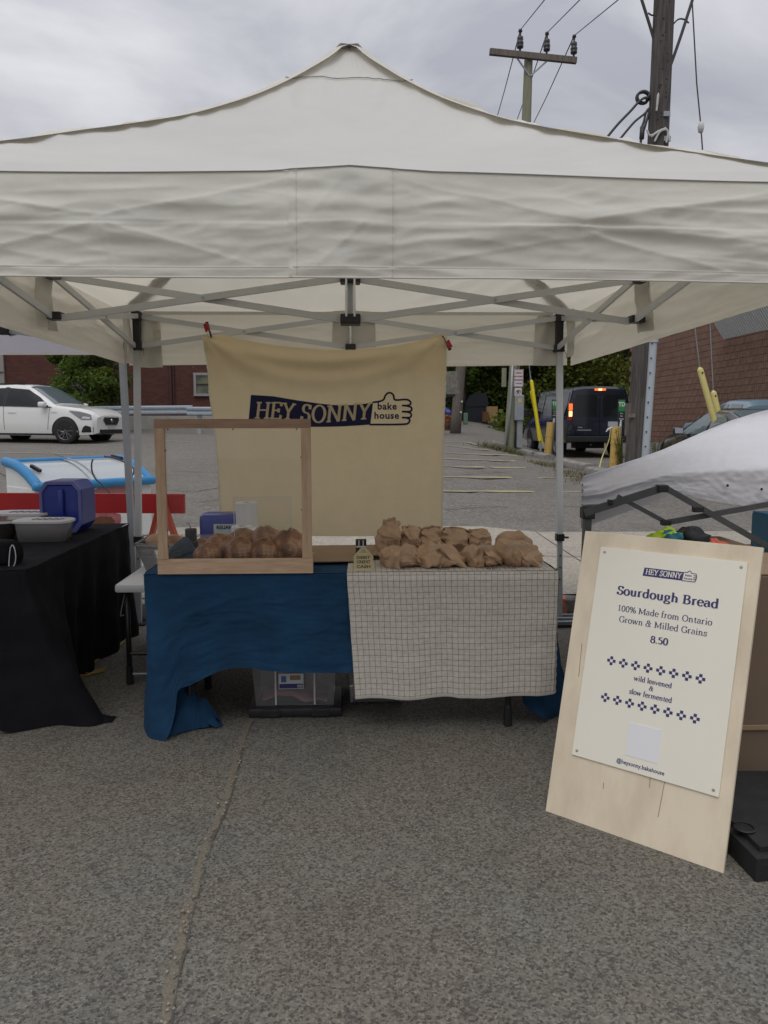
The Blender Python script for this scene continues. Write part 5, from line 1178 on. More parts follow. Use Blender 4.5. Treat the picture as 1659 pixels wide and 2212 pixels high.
def fold(x, z, k):
    """wrinkles of a hanging valance: soft sideways folds plus a few diagonals"""
    q = .008*nz(x*.9+k, z*3.5+x*.6, k)+.0035*nz(x*1.6, z*8+x*1.5, k+2)+.002*nz(x*7, z*6, k+5)+.0040*ridg(x*2.6+z*1.5, z*6-x*2.2, k+9)+.0022*ridg(x*6-z*2, z*9+x*5, k+3)
    if k == -7:
        for (x0, v0, x1, v1, a, w) in CREASES:
            dx_, dv_ = x1-x0, (v1-v0)*.315; L = math.hypot(dx_, dv_); ex, ev = dx_/L, dv_/L; rx, rv = x-x0, (z-v0)*.315
            t_ = rx*ex+rv*ev; d = -rx*ev+rv*ex+.006*nz(t_*5, v1*9, x1)
            if -.03 < t_ < L+.05: q += a*math.exp(-abs(d)/w)*(1 if d > 0 else math.exp(-abs(d)/w*1.5))*min(1, (t_+.03)/.05, (L+.05-t_)/.12)*.72
    for (cx, cz, sl, w, a) in ((-.85, .5, .5, .06, .010), (-1.1, .45, -.6, .05, .009), (.72, .42, -.55, .06, .012), (.95, .5, .6, .06, .012), (1.25, .55, .25, .05, .010), (-.5, .25, .3, .05, .007), (.25, .3, -.2, .04, .006), (.5, .6, -.22, .05, .008)):
        d = (z*.315/.315-cz)*.315-(x-cx)*sl*.28; q += a*math.exp(-(d/(w*.45))**2)*math.exp(-((x-cx)/.34)**2)
    return q
def ztop(x): return eave(x)+.002
def zbot(x): return 1.836-.003*x+.004*math.sin(x*2.1+.5)
def valance(face):
    dx, dy = face
    def f(u, v):
        s = lerp(-HX, HX, u); t = v
        back = dy > 0
        zt = ztop(s); zbb = zbot(s) if not back else 1.800+.006*math.sin(s*3)
        if dx: zbb = lerp(1.836, 1.800, u if dx > 0 else 1-u)
        z = lerp(zt, zbb, v)
        o = fold(s, v, face[0]*3+face[1]*7)*math.sin(math.pi*min(1, v*1.6+.02)/1.0 if v < .5 else math.pi*.5)*(1.0 if not back else .8)
        o += .012*math.sin(v*math.pi*.9)+(.012*v)
        if dy < 0:
            for sx_ in (-.160, .128): o -= .0035*math.exp(-((s-sx_)/.007)**2)*(.5+.9*abs(nz(v*14, sx_*9)))
            if -.18 < s < .13: o += .009*nz(s*7, v*7, 4)+.006
        if v > .91: o += .0035
        n = (dx, dy); tx, ty = (-dy, dx)
        return (n[0]*(HX+o)+tx*s*1.0, YM_+n[1]*(HX+o)+ty*s, z)
    return f
for face in ((0, -1), (1, 0), (0, 1), (-1, 0)):
    MB().grid(valance(face), 420 if face[1] < 0 else 90, 60).build('valance', 'valance_fabric' if face[1] < 0 else 'inner_fabric', can, smooth=True)
vf = valance((0, -1))
def fx(x, v, off=0): q = vf((1-(x+HX)/(2*HX)) if True else 0, v); return q
# the front valance runs from right to left in u, find u from x
def vpt(x, v):
    u = (x+HX)/(2*HX); p = vf(u, v); return Vector(p)
if abs(vpt(1, .5).x-1) > .1: vpt = lambda x, v: Vector(vf(1-(x+HX)/(2*HX), v))
MB().tube([vpt(-HX+2*HX*i/120, .006)+Vector((0, -.003, 0)) for i in range(121)], .0021, 5).build('eave_cord', 'thread', can)
mat('stitch', (.56, .55, .50), .9)
MB().tube([vpt(-HX+2*HX*i/160, .905)+Vector((0, -.0015, 0)) for i in range(161)], .0018, 4).build('hem_stitch', 'stitch', can)
for x in (-.160, .128): MB().tube([vpt(x, .02+.97*i/30)+Vector((0, -.001+.0, 0)) for i in range(31)], .0011, 4).build('seam_stitch', 'stitch', can)
MB().tube([vpt(-HX+2*HX*i/160, .998)+Vector((0, -.001, 0)) for i in range(161)], .003, 5).build('hem_edge', 'valance_fabric', can)
# fabric sleeves inside, around the frame corners and a patch on the back valance
def patch(pts, name='reinforcing_patch'):
    return MB().add(pts, [(0, 1, 2, 3)]).build(name, 'inner_fabric', can, solid=.003)
for (a, b, y, c) in ((717, 812, yb-.05, (656, 750)),):
    A, B = PY(a+3, c[0], y), PY(b-3, c[0], y); D, E_ = PY(a, c[1], y), PY(b, c[1], y)
    mat('patch_fabric', (.62, .60, .53), .85, trans=.1); patch([A, B, E_, D]).data.materials[0] = MATS['patch_fabric']
def flap(x, y0, z0, z1, w, k, ax='x'):
    def f(u, v):
        o = .018*math.sin(u*7+v*3+k)+.01*nz(u*3, v*5, k)
        return (x+(u-.5)*w*(1+.25*v) if ax == 'x' else x+o, y0+(o if ax == 'x' else (u-.5)*w), lerp(z0, z1, v))
    MB().grid(f, 14, 16).build('corner_sleeve', 'patch_fabric', can, smooth=True)
flap(-LX-.03+.09, YB+.035, 2.16, 1.78, .16, 1); flap(LX+.0-.07, YB+.03, 2.16, 1.80, .17, 2)
flap(-LX-.045, YM_+.02, 2.15, 1.86, .22, 3, 'y'); flap(LX+.045, YM_+.02, 2.15, 1.86, .22, 4, 'y')
flap(-LX-.04, YB-.10, 2.16, 1.80, .14, 5, 'y'); flap(LX+.04, YB-.12, 2.16, 1.85, .14, 6, 'y')

# frame
ZU, ZL = 2.115, 1.92
def leg(x, y, foot_z):
    t = can
    q = lambda z: x+math.copysign(.055*(ZU-z)/ZU, x)
    l = MB().bar((q(.58), y, .58), (x, y, ZU+.02), .040, .040, up=(0, 1, 0)); 
    lo = l.build('leg', 'frame_paint', can)
    inner = MB().bar((q(.012), y, foot_z+.012), (q(.62), y, .62), .033, .033, up=(0, 1, 0)).build('lower_tube', 'frame_grey', lo)
    MB().box((q(.6), y, .60), (.055, .055, .05)).build('clamp', 'black_plastic', lo)
    MB().box((q(0), y, foot_z+.006), (.10, .10, .012)).build('foot_plate', 'black_plastic', lo)
    MB().tube([(q(.6)+.03, y-.01, .60), (q(.6)+.06, y-.02, .60)], .008, 6).build('pin', 'black_plastic', lo)
    for k in range(3): MB().lathe([(0, .002), (.006, .002), (.006, 0)], (q(.45), y-.0175, .47-.085*k), 8, Matrix.Rotation(R(90), 3, 'X')).build('hole', 'black_plastic', lo)
    MB().bbox((x, y, ZU+.005), (.062, .062, .055), .006).build('corner_bracket', 'black_plastic', lo)
    MB().box((x, y-.002, ZU-.10), (.046, .048, .17)).build('corner_tube', 'black_plastic', lo)
    MB().bbox((x, y, ZL-.005), (.068, .068, .05), .006).build('slider', 'black_plastic', lo)
    MB().tube([(x+.035, y-.02, ZL-.02), (x+.05, y-.03, ZL-.055), (x+.04, y-.03, ZL-.07)], .0035, 5).build('pull_ring', 'chrome', lo)
    return lo
for x, y in ((-LX, YB), (LX, YB), (-LX-.05, YF), (LX+.05, YF)): leg(x, y, 0)
def xtruss(a, b, zu=ZU, zl=ZL, off=.012):
    """one scissor pair between two posts"""
    a = Vector(a); b = Vector(b); d = (b-a).normalized(); n = Vector((-d.y, d.x, 0))*off
    for s, (z0, z1) in ((1, (zu, zl)), (-1, (zl, zu))):
        MB().bar(a+n*s+Vector((0, 0, z0))+d*.03, b+n*s+Vector((0, 0, z1))-d*.03, .016, .032).build('truss_bar', 'frame_paint', can)
    c = (a+b)/2; MB().tube([c-n*2.1+Vector((0, 0, (zu+zl)/2)), c+n*2.1+Vector((0, 0, (zu+zl)/2))], .009, 8).build('pivot', 'frame_grey', can)
for (x0, y0), (x1, y1) in (((-LX, YB), (0, YB)), ((0, YB), (LX, YB)), ((-LX, YF), (-LX, YM_)), ((-LX, YM_), (-LX, YB)), ((LX, YF), (LX, YM_)), ((LX, YM_), (LX, YB)), ((-LX, YF), (0, YF)), ((0, YF), (LX, YF))):
    if y0 == YF and y1 == YF: xtruss((x0, y0, 0), (x1, y1, 0), 2.13, 1.945)
    else: xtruss((x0, y0, 0), (x1, y1, 0))
xtruss((-LX, YM_, 0), (0, YM_, 0), ZU-.005, ZL-.01); xtruss((0, YM_, 0), (LX, YM_, 0), ZU-.005, ZL-.01)
for (x, y) in ((-LX, YM_), (LX, YM_), (0, YB), (0, YF)):
    for z in (ZU, ZL): MB().bbox((x, y, z), (.07, .07, .038), .006).build('truss_bracket', 'black_plastic', can)
    MB().box((x, y, ZU+.02), (.03, .03, .05)).build('truss_pad', 'black_plastic', can)
for z in (ZU-.005, ZL-.01): MB().bbox((0, YM_, z), (.10, .10, .05), .008).build('hub', 'black_plastic', can)
MB().tube([(0, YM_, ZL-.03), (0, YM_, 3.10)], .014, 10).build('peak_pole', 'frame_grey', can)
MB().tube([(-.02, YM_-.05, ZL+.0), (-.02, YM_-.05, ZU)], .006, 6).build('spring', 'chrome', can); MB().tube([(.02, YM_-.05, ZL+.0), (.02, YM_-.05, ZU)], .006, 6).build('spring', 'chrome', can)
MB().lathe([(0, .03), (.04, .02), (.05, 0)], (0, YM_, 3.10), 12).build('peak_cap', 'black_plastic', can)
MB().tube([(0, YB-.0, ZL-.02), (0, YB, ZU)], .010, 8).build('back_post', 'chrome', can)
# straps under the back roof edge
MB().bar((-LX+.05, YB-.02, ZU+.02), (LX-.05, YB-.02, ZU+.03), .003, .022).build('strap', 'patch_fabric', can)

# ================================================================== BANNER
BYY = 5.36
ban = empty('banner', (0, BYY, 0), 'unbleached linen banner with a navy hand logo, clipped to the back of the canopy', 'banner')
TOPL = [(440, 725), (478, 722), (520, 733), (580, 744), (640, 751), (710, 756), (780, 756), (850, 748), (910, 735), (950, 723), (963, 722)]
LEFT = [(725, 440), (760, 443), (800, 449), (850, 452), (900, 459), (960, 466), (1020, 471), (1080, 474), (1160, 477)]
RIGHT = [(722, 963), (760, 965), (850, 962), (950, 958), (1050, 956), (1160, 956)]
def ban_px(u, v):
    yl = lerp(interp(TOPL, lerp(440, 963, u)), 1158, v)
    xl = interp([(a, b) for a, b in LEFT], yl)+1.5*nz(yl*.08, 3)+1.2*nz(yl*.31, 5); xr = interp(RIGHT, yl)+1.2*nz(yl*.09, 8)
    return lerp(xl, xr, u), yl
def ban_off(px, py):
    """how far the cloth bulges towards the viewer at a spot"""
    t = (px-700)/262; o = 0
    for d, a, w in ((44, .034, 15), (84, .026, 17)):
        yc = 728+d*(1-t*t)*1.05+6; o += a*math.exp(-((py-yc)/w)**2)*(.5+.5*(1-t*t))
    tl_ = math.hypot(px-440, py-725); tr_ = math.hypot(px-963, py-722)
    for (cx, cy) in ((440, 725), (963, 722)):
        dx, dy = px-cx, py-cy; r = math.hypot(dx, dy)+1; an = math.atan2(dy, abs(dx)); o += .008*math.sin(an*13)*math.exp(-r/110)
    o += .004*nz(px*.012, py*.02, 2)+.0022*nz(px*.05, py*.06, 4)+.010*math.sin(px*.018+1)*sstep(850, 1150, py)
    return o
def ban_pt(px, py, lift=0):
    p = PY(px, py, BYY); return p+Vector((0, -ban_off(px, py)-lift, 0))
MB().grid(lambda u, v: ban_pt(*ban_px(u, v)), 130, 110).build('cloth', 'linen', ban, smooth=True)
# frayed side hems
for s in (0, 1):
    mb = MB(); mb.grid(lambda u, v: ban_pt(ban_px(s, u)[0]+(1 if s == 0 else -1)*(v*3.2-.6)+.8*nz(u*60, s), ban_px(s, u)[1], .003), 120, 1); mb.build('hem', 'linen_edge', ban, smooth=True)
# navy block and hand
def strip_fill(top, bot, n, m_, name, lift):
    mb = MB(); 
    def f(u, v):
        x0 = lerp(top[0][0], top[-1][0], u); x1 = lerp(bot[0][0], bot[-1][0], u); a = interp(top, x0); b = interp(bot, x1)
        return ban_pt(lerp(x0, x1, v), lerp(a, b, v), lift)
    mb.grid(f, n, 10); return mb.build(name, m_, ban, smooth=True)
LT = [(542, 853), (560, 854), (590, 856), (620, 861), (650, 866), (685, 871), (720, 875), (760, 875), (790, 872), (806, 868)]
LB = [(536, 920), (570, 921), (620, 922), (660, 922), (700, 922), (740, 921), (775, 919), (800, 917)]
strip_fill(LT, LB, 60, 'ink_navy', 'logo_block', .0025)
hand = [(806, 869), (820, 867), (829, 863), (832, 855), (838, 849), (845, 849), (850, 854), (852, 863), (860, 864), (872, 863), (882, 864), (887, 869), (886, 874), (878, 876), (868, 876)]
h2 = [(868, 876), (879, 877), (888, 880), (889, 886), (884, 889), (868, 889)]
h3 = [(868, 889), (880, 890), (887, 893), (888, 899), (883, 902), (868, 902)]
h4 = [(868, 902), (880, 903), (885, 907), (883, 913), (876, 916), (850, 917), (820, 917), (798, 917)]
def ink(pts, w, name, place, m_, parent, n=40, lift=0):
    P = curve_pts([(a, b, 0) for a, b in pts], n); mb = MB(); vs = []
    for i, p in enumerate(P):
        d = (P[min(i+1, n)]-P[max(i-1, 0)]).normalized(); s = Vector((-d.y, d.x, 0))*w/2
        for q in (p+s, p-s): vs.append(place(q.x, q.y, lift))
    mb.add(vs, [(2*i, 2*i+1, 2*i+3, 2*i+2) for i in range(n)]); return mb.build(name, m_, parent)
bp_ = lambda x, y, l=0: ban_pt(x, y, .0027+l)
for k, q in enumerate((hand, h2, h3, h4)): ink(q, 4.0, 'logo_hand', bp_, 'ink_navy', ban, lift=.0004*k)
def base_y(x): return interp([(548, 904), (600, 905), (650, 909), (700, 913), (745, 909), (800, 905)], x)
def hs(x, y, k): # text local: x from 0..250 px, y up in px
    xx = 550+x; return ban_pt(xx, base_y(xx)-y, .0036+k)
hw_ = nib_mesh('HEY', 53, lambda x, y, k: hs(x, y, k), 'lettering', 'linen', ban, thick=.135, thin=.06, slant=.14, center=False, width=85)
nib_mesh('SONNY', 53, lambda x, y, k: hs(x+98, y, k), 'lettering', 'linen', ban, thick=.135, thin=.06, slant=.12, center=False, width=152)
flat_text('bake', 21, lambda x, y: ban_pt(836+x, 878-y, .0036), 'lettering', 'ink_navy', ban, .5, 1.08)
flat_text('house', 21, lambda x, y: ban_pt(835+x, 898-y, .0036), 'lettering', 'ink_navy', ban, .5, 1.08)
def clip(px, py, ang, label):
    c = PY(px, py, BYY)+Vector((0, -.03, 0)); t = empty('spring_clip', c, label, 'clip', 'red clips holding up the banner'); rt = Matrix.Rotation(R(ang), 3, 'Y')
    MB().bbox(c+rt @ Vector((0, 0, .022)), (.030, .016, .055), .004, rt @ Matrix.Rotation(R(8), 3, 'X')).build('handle', 'barrier_red', t)
    MB().bbox(c+rt @ Vector((.006, .018, .032)), (.022, .010, .06), .003, rt @ Matrix.Rotation(R(-12), 3, 'X')).build('handle', 'black_plastic', t)
    MB().bar(c+rt @ Vector((0, -.004, 0)), c+rt @ Vector((0, .0, -.045)), .022, .006).build('jaw', 'chrome', t)
    MB().bar(c+rt @ Vector((.012, .012, 0)), c+rt @ Vector((.012, .006, -.045)), .014, .006).build('jaw', 'black_plastic', t)
clip(450, 716, -14, 'red and black spring clip at the top left corner of the banner')
clip(965, 738, 152, 'red tipped spring clip at the top right corner of the banner')

# ================================================================== LEFT NEIGHBOUR CANOPY
nb = empty('canopy', (-3.1, 4, 0), 'white neighbouring canopy edge and leg at the far left', 'canopy')
nx1, nx0 = -1.60, -4.7; nyb, nyf = 5.62, 2.7
def nv(u, v): return (lerp(nx0, nx1, u), nyb+.012*math.sin(u*19)+.01*nz(u*9, v*4), lerp(2.16, 1.885, v)+.0*u)
MB().grid(nv, 50, 10).build('valance', 'lilac_fabric', nb, smooth=True)
MB().grid(lambda u, v: (lerp(nx0, nx1, u), nyb-.004+.012*math.sin(u*19), 1.885-.012*v), 50, 1).build('hem', 'canopy_fabric', nb)
MB().grid(lambda u, v: (lerp(nx0, (nx0+nx1)/2, v) if 0 else lerp(lerp(nx0, nx1, u), (nx0+nx1)/2, v), lerp(nyb, (nyb+nyf)/2, v), lerp(2.16, 3.0, v)-.06*math.sin(v*3.14)), 24, 16).build('roof_panel', 'lilac_fabric', nb, smooth=True)
MB().grid(lambda u, v: (lerp(nx1, (nx0+nx1)/2, v), lerp(lerp(nyf, nyb, u), (nyb+nyf)/2, v), lerp(2.16, 3.0, v)-.06*math.sin(v*3.14)), 24, 16).build('roof_panel', 'lilac_fabric', nb, smooth=True)
MB().grid(lambda u, v: (lerp(nx0, (nx0+nx1)/2, v), lerp(lerp(nyf, nyb, u), (nyb+nyf)/2, v), lerp(2.16, 3.0, v)-.06*math.sin(v*3.14)), 24, 16).build('roof_panel', 'lilac_fabric', nb, smooth=True)
MB().grid(lambda u, v: (lerp(lerp(nx0, nx1, u), (nx0+nx1)/2, v), lerp(nyf, (nyb+nyf)/2, v), lerp(2.16, 3.0, v)-.06*math.sin(v*3.14)), 24, 16).build('roof_panel', 'lilac_fabric', nb, smooth=True)
A = PY(259+4, 772, 5.5); B = PY(283, 1130, 5.5); D_ = (B-A).normalized(); B = A+D_*((A.z)/-D_.z)
lg = MB().bar(A+Vector((0, 0, .25)), B, .04, .045, up=(0, 1, 0)).build('leg', 'frame_grey', nb)
MB().box((B.x, B.y, .006), (.1, .1, .012)).build('foot_plate', 'black_plastic', lg)
MB().bar(PY(-40, 706, 5.45), PY(205, 742, 5.45), .02, .032).build('truss_bar', 'frame_grey', nb); MB().bar(PY(20, 722, 5.47), PY(100, 700, 5.47), .02, .03).build('truss_bar', 'frame_grey', nb)
MB().bbox(PY(8, 715, 5.43), (.06, .05, .05), .005).build('truss_bracket', 'trim_black', nb)

# ================================================================== RIGHT SMALL GREY TENT
sm = empty('small_tent', (2.0, 3.9, 0), 'low grey topped tent with a dark folding frame behind the plywood sign', 'tent')
TY = 3.72   # front edge of the small tent
# silhouette of the crown seen against the lot, from the near left corner up to the right
sil = [(1257, 1030), (1300, 1016), (1340, 1003), (1380, 990), (1430, 972), (1480, 950), (1530, 928), (1580, 908), (1630, 893), (1680, 880), (1760, 862)]
bot = [(1257, 1098), (1300, 1096), (1350, 1078), (1400, 1066), (1440, 1062), (1500, 1074), (1560, 1086), (1620, 1095), (1700, 1104), (1760, 1106)]
def tent_px(u, v):
    x = lerp(1257, 1760, u); a = interp(sil, x); b = interp(bot, x); return x, lerp(a, b, v)
def tent_pt(u, v):
    x, y = tent_px(u, v); Y = TY+sstep(0, 1, max(0, .62-v)/.62)*(.25+.75*u)*1.0
    pl_ = .024*math.exp(-u*7)*math.sin(v*30+nz(v*5)*2)+.006*nz(u*6, v*5, 5)+.004*ridg(u*14+v*3, v*9-u*5, 7)+.003*nz(u*40, v*26, 3)+.010*math.sin(v*20+u*3)*math.exp(-u*3.5)*max(0, v-.45)
    if v > .7: Y += 0
    return PY(x, y, Y)+Vector((0, -pl_, pl_*.4))
MB().grid(tent_pt, 120, 60).build('roof_panel', 'grey_fabric', sm, smooth=True)
# other faces of the crown so it has depth
ridge = [Vector(tent_pt(i/30, 0)) for i in range(31)]
def back_pt(u, v):
    p = ridge[min(30, int(u*30))]; Yq = p.y+.01+1.5*v; return Vector((p.x*(Yq/p.y), Yq, 1.4-(1.4-p.z)/p.y*Yq-.02*min(1, v*20)-.35*v))
MB().grid(back_pt, 30, 12).build('roof_panel', 'grey_fabric', sm, smooth=True)
for q in ((1565, 1048), (1638, 1056)):
    e = MB(); c = PY(q[0], q[1], TY)+Vector((0, -.030, 0)); e.lathe([(.006, 0), (.010, .002), (.013, 0)], c, 14, Matrix.Rotation(R(80), 3, 'X')); e.build('eyelet', 'clear_lid', sm)
    MB().lathe([(0, .001), (.007, .001), (.007, 0)], c, 12, Matrix.Rotation(R(80), 3, 'X')).build('eyelet_hole', 'black_plastic', sm)
def T_(px, py, y=TY-.05): return PY(px, py, y)
def tb(a, b, w=.026, y=TY-.05, y2=None): MB().bar(T_(*a, y), T_(*b, y2 or y), .014, w).build('truss_bar', 'dark_frame', sm)
tb((1262, 1108), (1425, 1056), .036); tb((1434, 1052), (1760, 1238), .027, TY-.06); tb((1334, 1072), (1438, 1128), .02, TY-.04); tb((1434, 1130), (1700, 1082), .026, TY-.03)
MB().bbox(T_(1430, 1055), (.05, .045, .035), .005).build('joint', 'black_plastic', sm); MB().bbox(T_(1438, 1129), (.045, .035, .025), .004).build('joint', 'black_plastic', sm)
MB().bbox(T_(1318, 1085), (.02, .03, .025), .003).build('joint', 'black_plastic', sm); MB().bbox(T_(1508, 1100), (.05, .035, .028), .004).build('joint', 'black_plastic', sm)
MB().bbox(T_(1269, 1108, TY-.02), (.06, .06, .055), .006).build('corner_bracket', 'black_plastic', sm)
A = T_(1269, 1110, TY-.02); MB().bar(A, (A.x-.015, A.y, 0), .034, .036, up=(0, 1, 0)).build('leg', 'dark_frame', sm)
MB().bar((A.x+2.2, A.y, 1.0), (A.x+2.2, A.y, 0), .034, .036, up=(0, 1, 0)).build('leg', 'dark_frame', sm)
MB().bar((A.x+2.3, A.y+1.5, 1.0), (A.x+2.3, A.y+1.5, .0), .034, .036, up=(0, 1, 0)).build('leg', 'dark_frame', sm)

# ================================================================== TABLES
def folding_table(x0, x1, y0, y1, z, label, legs, th=.045, bars=True):
    t = empty('folding_table', ((x0+x1)/2, (y0+y1)/2, 0), label, 'table')
    MB().bbox(((x0+x1)/2, (y0+y1)/2, z-th/2), (x1-x0, y1-y0, th), .016).build('table_top', 'white_plastic', t, smooth=True, autos=50)
    for pair in legs:
        P = [Vector((px_, py_, 0)) for px_, py_ in pair]
        for p in P:
            l = MB().tube([p+Vector((0, 0, .03)), p+Vector((0, 0, z-th))], .0135, 10).build('leg', 'black_plastic', t, smooth=True, autos=50)
            MB().lathe([(.018, 0), (.021, .005), (.018, .09), (.014, .10), (0, .10)], p, 10).build('foot', 'black_plastic', l)
        MB().tube([P[0]+Vector((0, 0, z*.34)), P[1]+Vector((0, 0, z*.34))], .011, 8).build('cross_bar', 'black_plastic', t)
    return t
# main stall table, hidden under the cloths
MT = folding_table(-.90, .905, 3.46, 4.20, .733, 'long white folding table under the navy and checked cloths', [((-.755, 3.56), (-.765, 4.08)), ((.724, 3.50), (.735, 4.08))])
# lower table behind it, its white corner showing on the left
LTb = folding_table(-1.245, .25, 4.10, 4.80, .56, 'lower white folding table behind the stall, one corner showing left of the navy cloth', [])
t = LTb
for x in (-1.20, -.86): 
    l = MB().tube([(x, 4.17, .03), (x, 4.17, .52)], .0145, 10).build('leg', 'black_plastic', t, smooth=True); MB().lathe([(.019, 0), (.021, .005), (.018, .10), (0, .10)], (x, 4.17, 0), 10).build('foot', 'black_plastic', l)
for z in (.17, .055): MB().tube([(-1.20, 4.17, z), (-.86, 4.17, z)], .012 if z > .1 else .007, 8).build('cross_bar', 'black_plastic' if z > .1 else 'galvanised', t)
MB().tube([(-1.205, 4.15, .50), (-1.225, 4.15, .42), (-1.232, 4.15, .38), (-1.215, 4.15, .385)], .003, 5).build('lock_wire', 'galvanised', t)
for x in (-1.20, .1): MB().tube([(x, 4.72, .0), (x, 4.72, .52)], .0145, 8).build('leg', 'black_plastic', t)

def loft_cloth(top, bottom, nu, nv, fold, bulge=0.0, seed=0, uv=None):
    """sheet between a top edge and a bottom edge; fold(u, v) pushes it out along the sheet's outward side"""
    T = curve_pts(top, nu); B = curve_pts(bottom, nu); mb = MB()
    for j in range(nv+1):
        v = j/nv
        for i in range(nu+1):
            u = i/nu; a, b = T[i], B[i]; e = v**1.0
            p = a.lerp(b, e)
            # cloth falls first, then flares
            h = a.lerp(b, v**1.35); p = Vector((h.x, h.y, a.z+(b.z-a.z)*v))
            d = (T[min(i+1, nu)]-T[max(i-1, 0)])*(1-v)+(B[min(i+1, nu)]-B[max(i-1, 0)])*v; d.z = 0
            n = Vector((d.y, -d.x, 0)).normalized() if d.length > 1e-6 else Vector((0, -1, 0))
            p += n*(fold(u, v)+bulge*math.sin(math.pi*v)); p.z = max(p.z, .004)
            mb.v.append(tuple(p))
    for j in range(nv):
        for i in range(nu): a = j*(nu+1)+i; mb.f.append((a, a+1, a+nu+2, a+nu+1))
    return mb
# navy cloth
nc = empty('tablecloth', (0, 3.8, 0), 'navy blue cloth over the stall table, its left corner trailing on the asphalt', 'tablecloth')
ZT = .741
MB().grid(lambda u, v: (lerp(-.915, .925, u), lerp(3.44, 4.215, v), ZT-.001+.0016*nz(u*12, v*8)+.002*nz(u*30, v*20)), 120, 60).build('top_sheet', 'navy_cloth', nc, smooth=True)
def nfold(u, v):
    w = .0
    w += .007*ridg(u*5+2, v*5+u*2, 1)*v**.5*.8+.004*nz(u*14, v*13, 3)+.0022*ridg(u*22, v*20, 8)
    for (cu, cv, sl, ww, a, ext) in ((.62, .30, -.9, .025, .006, .09), (.52, .42, .25, .022, .005, .16), (.68, .38, .5, .02, .005, .1), (.80, .28, -.5, .02, .004, .1), (.35, .5, .8, .02, .004, .1), (.90, .55, -2, .015, .004, .05)):
        d = (v-cv)-(u-cu)*sl+.01*nz(u*30, cu*9); w += a*1.05*math.exp(-abs(d)/ww*(1.6 if d > 0 else .7))*math.exp(-((u-cu)/ext)**2)
    w += .020*math.exp(-((u-.30)/.09)**2)*v+.016*math.sin(u*60)*v*v*max(0, .40-u)*2
    return w
F_ = 3.432
topn = [(-.915, 4.21, ZT), (-.918, 3.9, ZT), (-.918, 3.6, ZT), (-.912, 3.455, ZT), (-.88, F_+.006, ZT-.002), (-.6, F_, ZT-.002), (-.3, F_, ZT-.002), (.06, F_, ZT-.002)]
botn = [(-.955, 4.22, .12), (-.975, 3.95, .04), (-.97, 3.72, .012), (-.955, 3.58, .008), (-.90, 3.43, .004), (-.83, 3.385, .004), (-.795, 3.40, .10), (-.775, 3.415, .215), (-.715, 3.418, .246), (-.635, 3.418, .287), (-.553, 3.418, .317), (-.444, 3.418, .318), (-.37, 3.418, .305), (-.15, 3.418, .291), (.06, 3.418, .291)]
loft_cloth(topn, botn, 220, 70, nfold).build('front_drape', 'navy_cloth', nc, smooth=True)
# trailing corner tail: a folded tongue of cloth on the ground
def tail(u, v):
    # u across, v along from under the corner outwards
    px = [(-.925, 3.62), (-.90, 3.50), (-.83, 3.415), (-.77, 3.46), (-.72, 3.50), (-.66, 3.52), (-.615, 3.60)]
    C_ = curve_pts([(a, b, 0) for a, b in px], 40); p = C_[int(u*40)]
    q = Vector((-.80+.12*u, 3.56+.03*math.sin(u*5), .30-.16*u-.06*math.sin(u*3.1)))
    r = q.lerp(p, v**.8); r.z = q.z*(1-v)**1.3+.035*abs(math.sin(u*9.2))*v*(1.15-v)+.006
    return r
MB().grid(tail, 60, 30).build('trailing_corner', 'navy_cloth', nc, smooth=True)
MB().grid(lambda u, v: Vector((lerp(-.735, -.62, u)+.02*math.sin(v*5), lerp(3.52, 3.62, v)+.01*math.sin(u*6), .006+.055*math.sin(math.pi*min(1, u*1.1))*(1-v*.5)*math.sin(math.pi*(.15+.8*v)))), 20, 20).build('trailing_fold', 'navy_cloth', nc, smooth=True)
# right end drape flaring out towards the small tent
topr = [(.70, F_+.03, ZT), (.86, F_+.01, ZT), (.925, 3.46, ZT), (.928, 3.75, ZT), (.925, 4.21, ZT)]
botr = [(.80, 3.52, .10), (.90, 3.50, .03), (.985, 3.58, .01), (1.10, 3.80, .006), (1.12, 4.20, .01)]
loft_cloth(topr, botr, 80, 50, lambda u, v: .02*v*math.sin(u*22)+.004*nz(u*9, v*9)).build('side_drape', 'navy_cloth', nc, smooth=True)

# checked cloth over the right half
gc = empty('tablecloth', (.45, 3.6, 0), 'cream cloth with a fine dark check over the right half of the table', 'tablecloth')
GX0, GX1 = -.022, .912
def gtop(u, v):
    x = lerp(GX0+.012*v, GX1, u); y = lerp(3.428, 3.96, v); return (x, y, ZT+.006+.0016*nz(x*14, y*14, 4))
mb = MB().grid(gtop, 60, 36, uv=lambda u, v: (u*.934, .60+v*.53)); mb.build('top_sheet', 'grid_cloth', gc, smooth=True)
def gfr(u, v):
    x = lerp(GX0+.0, GX1+.012, u); zb_ = .176+.010*u-.012*math.sin(u*3.0)+.004*math.sin(u*17)
    z = lerp(ZT+.004, zb_, v); x2 = x+(.035*v*(1-u))-.012*u*v
    o = .010*math.sin(u*9+.6)*v**.7+.006*math.sin(u*21+2)*v+.004*nz(u*9, v*6, 6)+.002*nz(u*22, v*18, 2)+.014*math.exp(-((u-.52)/.03)**2)*v*.7+.012*math.exp(-((u-.93)/.05)**2)*v
    r = .014*(1-math.cos(min(1, v*22)*math.pi/2)) ; y = 3.428-.012*min(1, v*18)-o*min(1, v*6)-.012*v
    return (x2, y, z)
mb = MB().grid(gfr, 150, 90, uv=lambda u, v: (u*.934+.003*nz(v*5, 1), .60-v*.565+.002*nz(u*6, 7))); mb.build('front_drape', 'grid_cloth', gc, smooth=True)
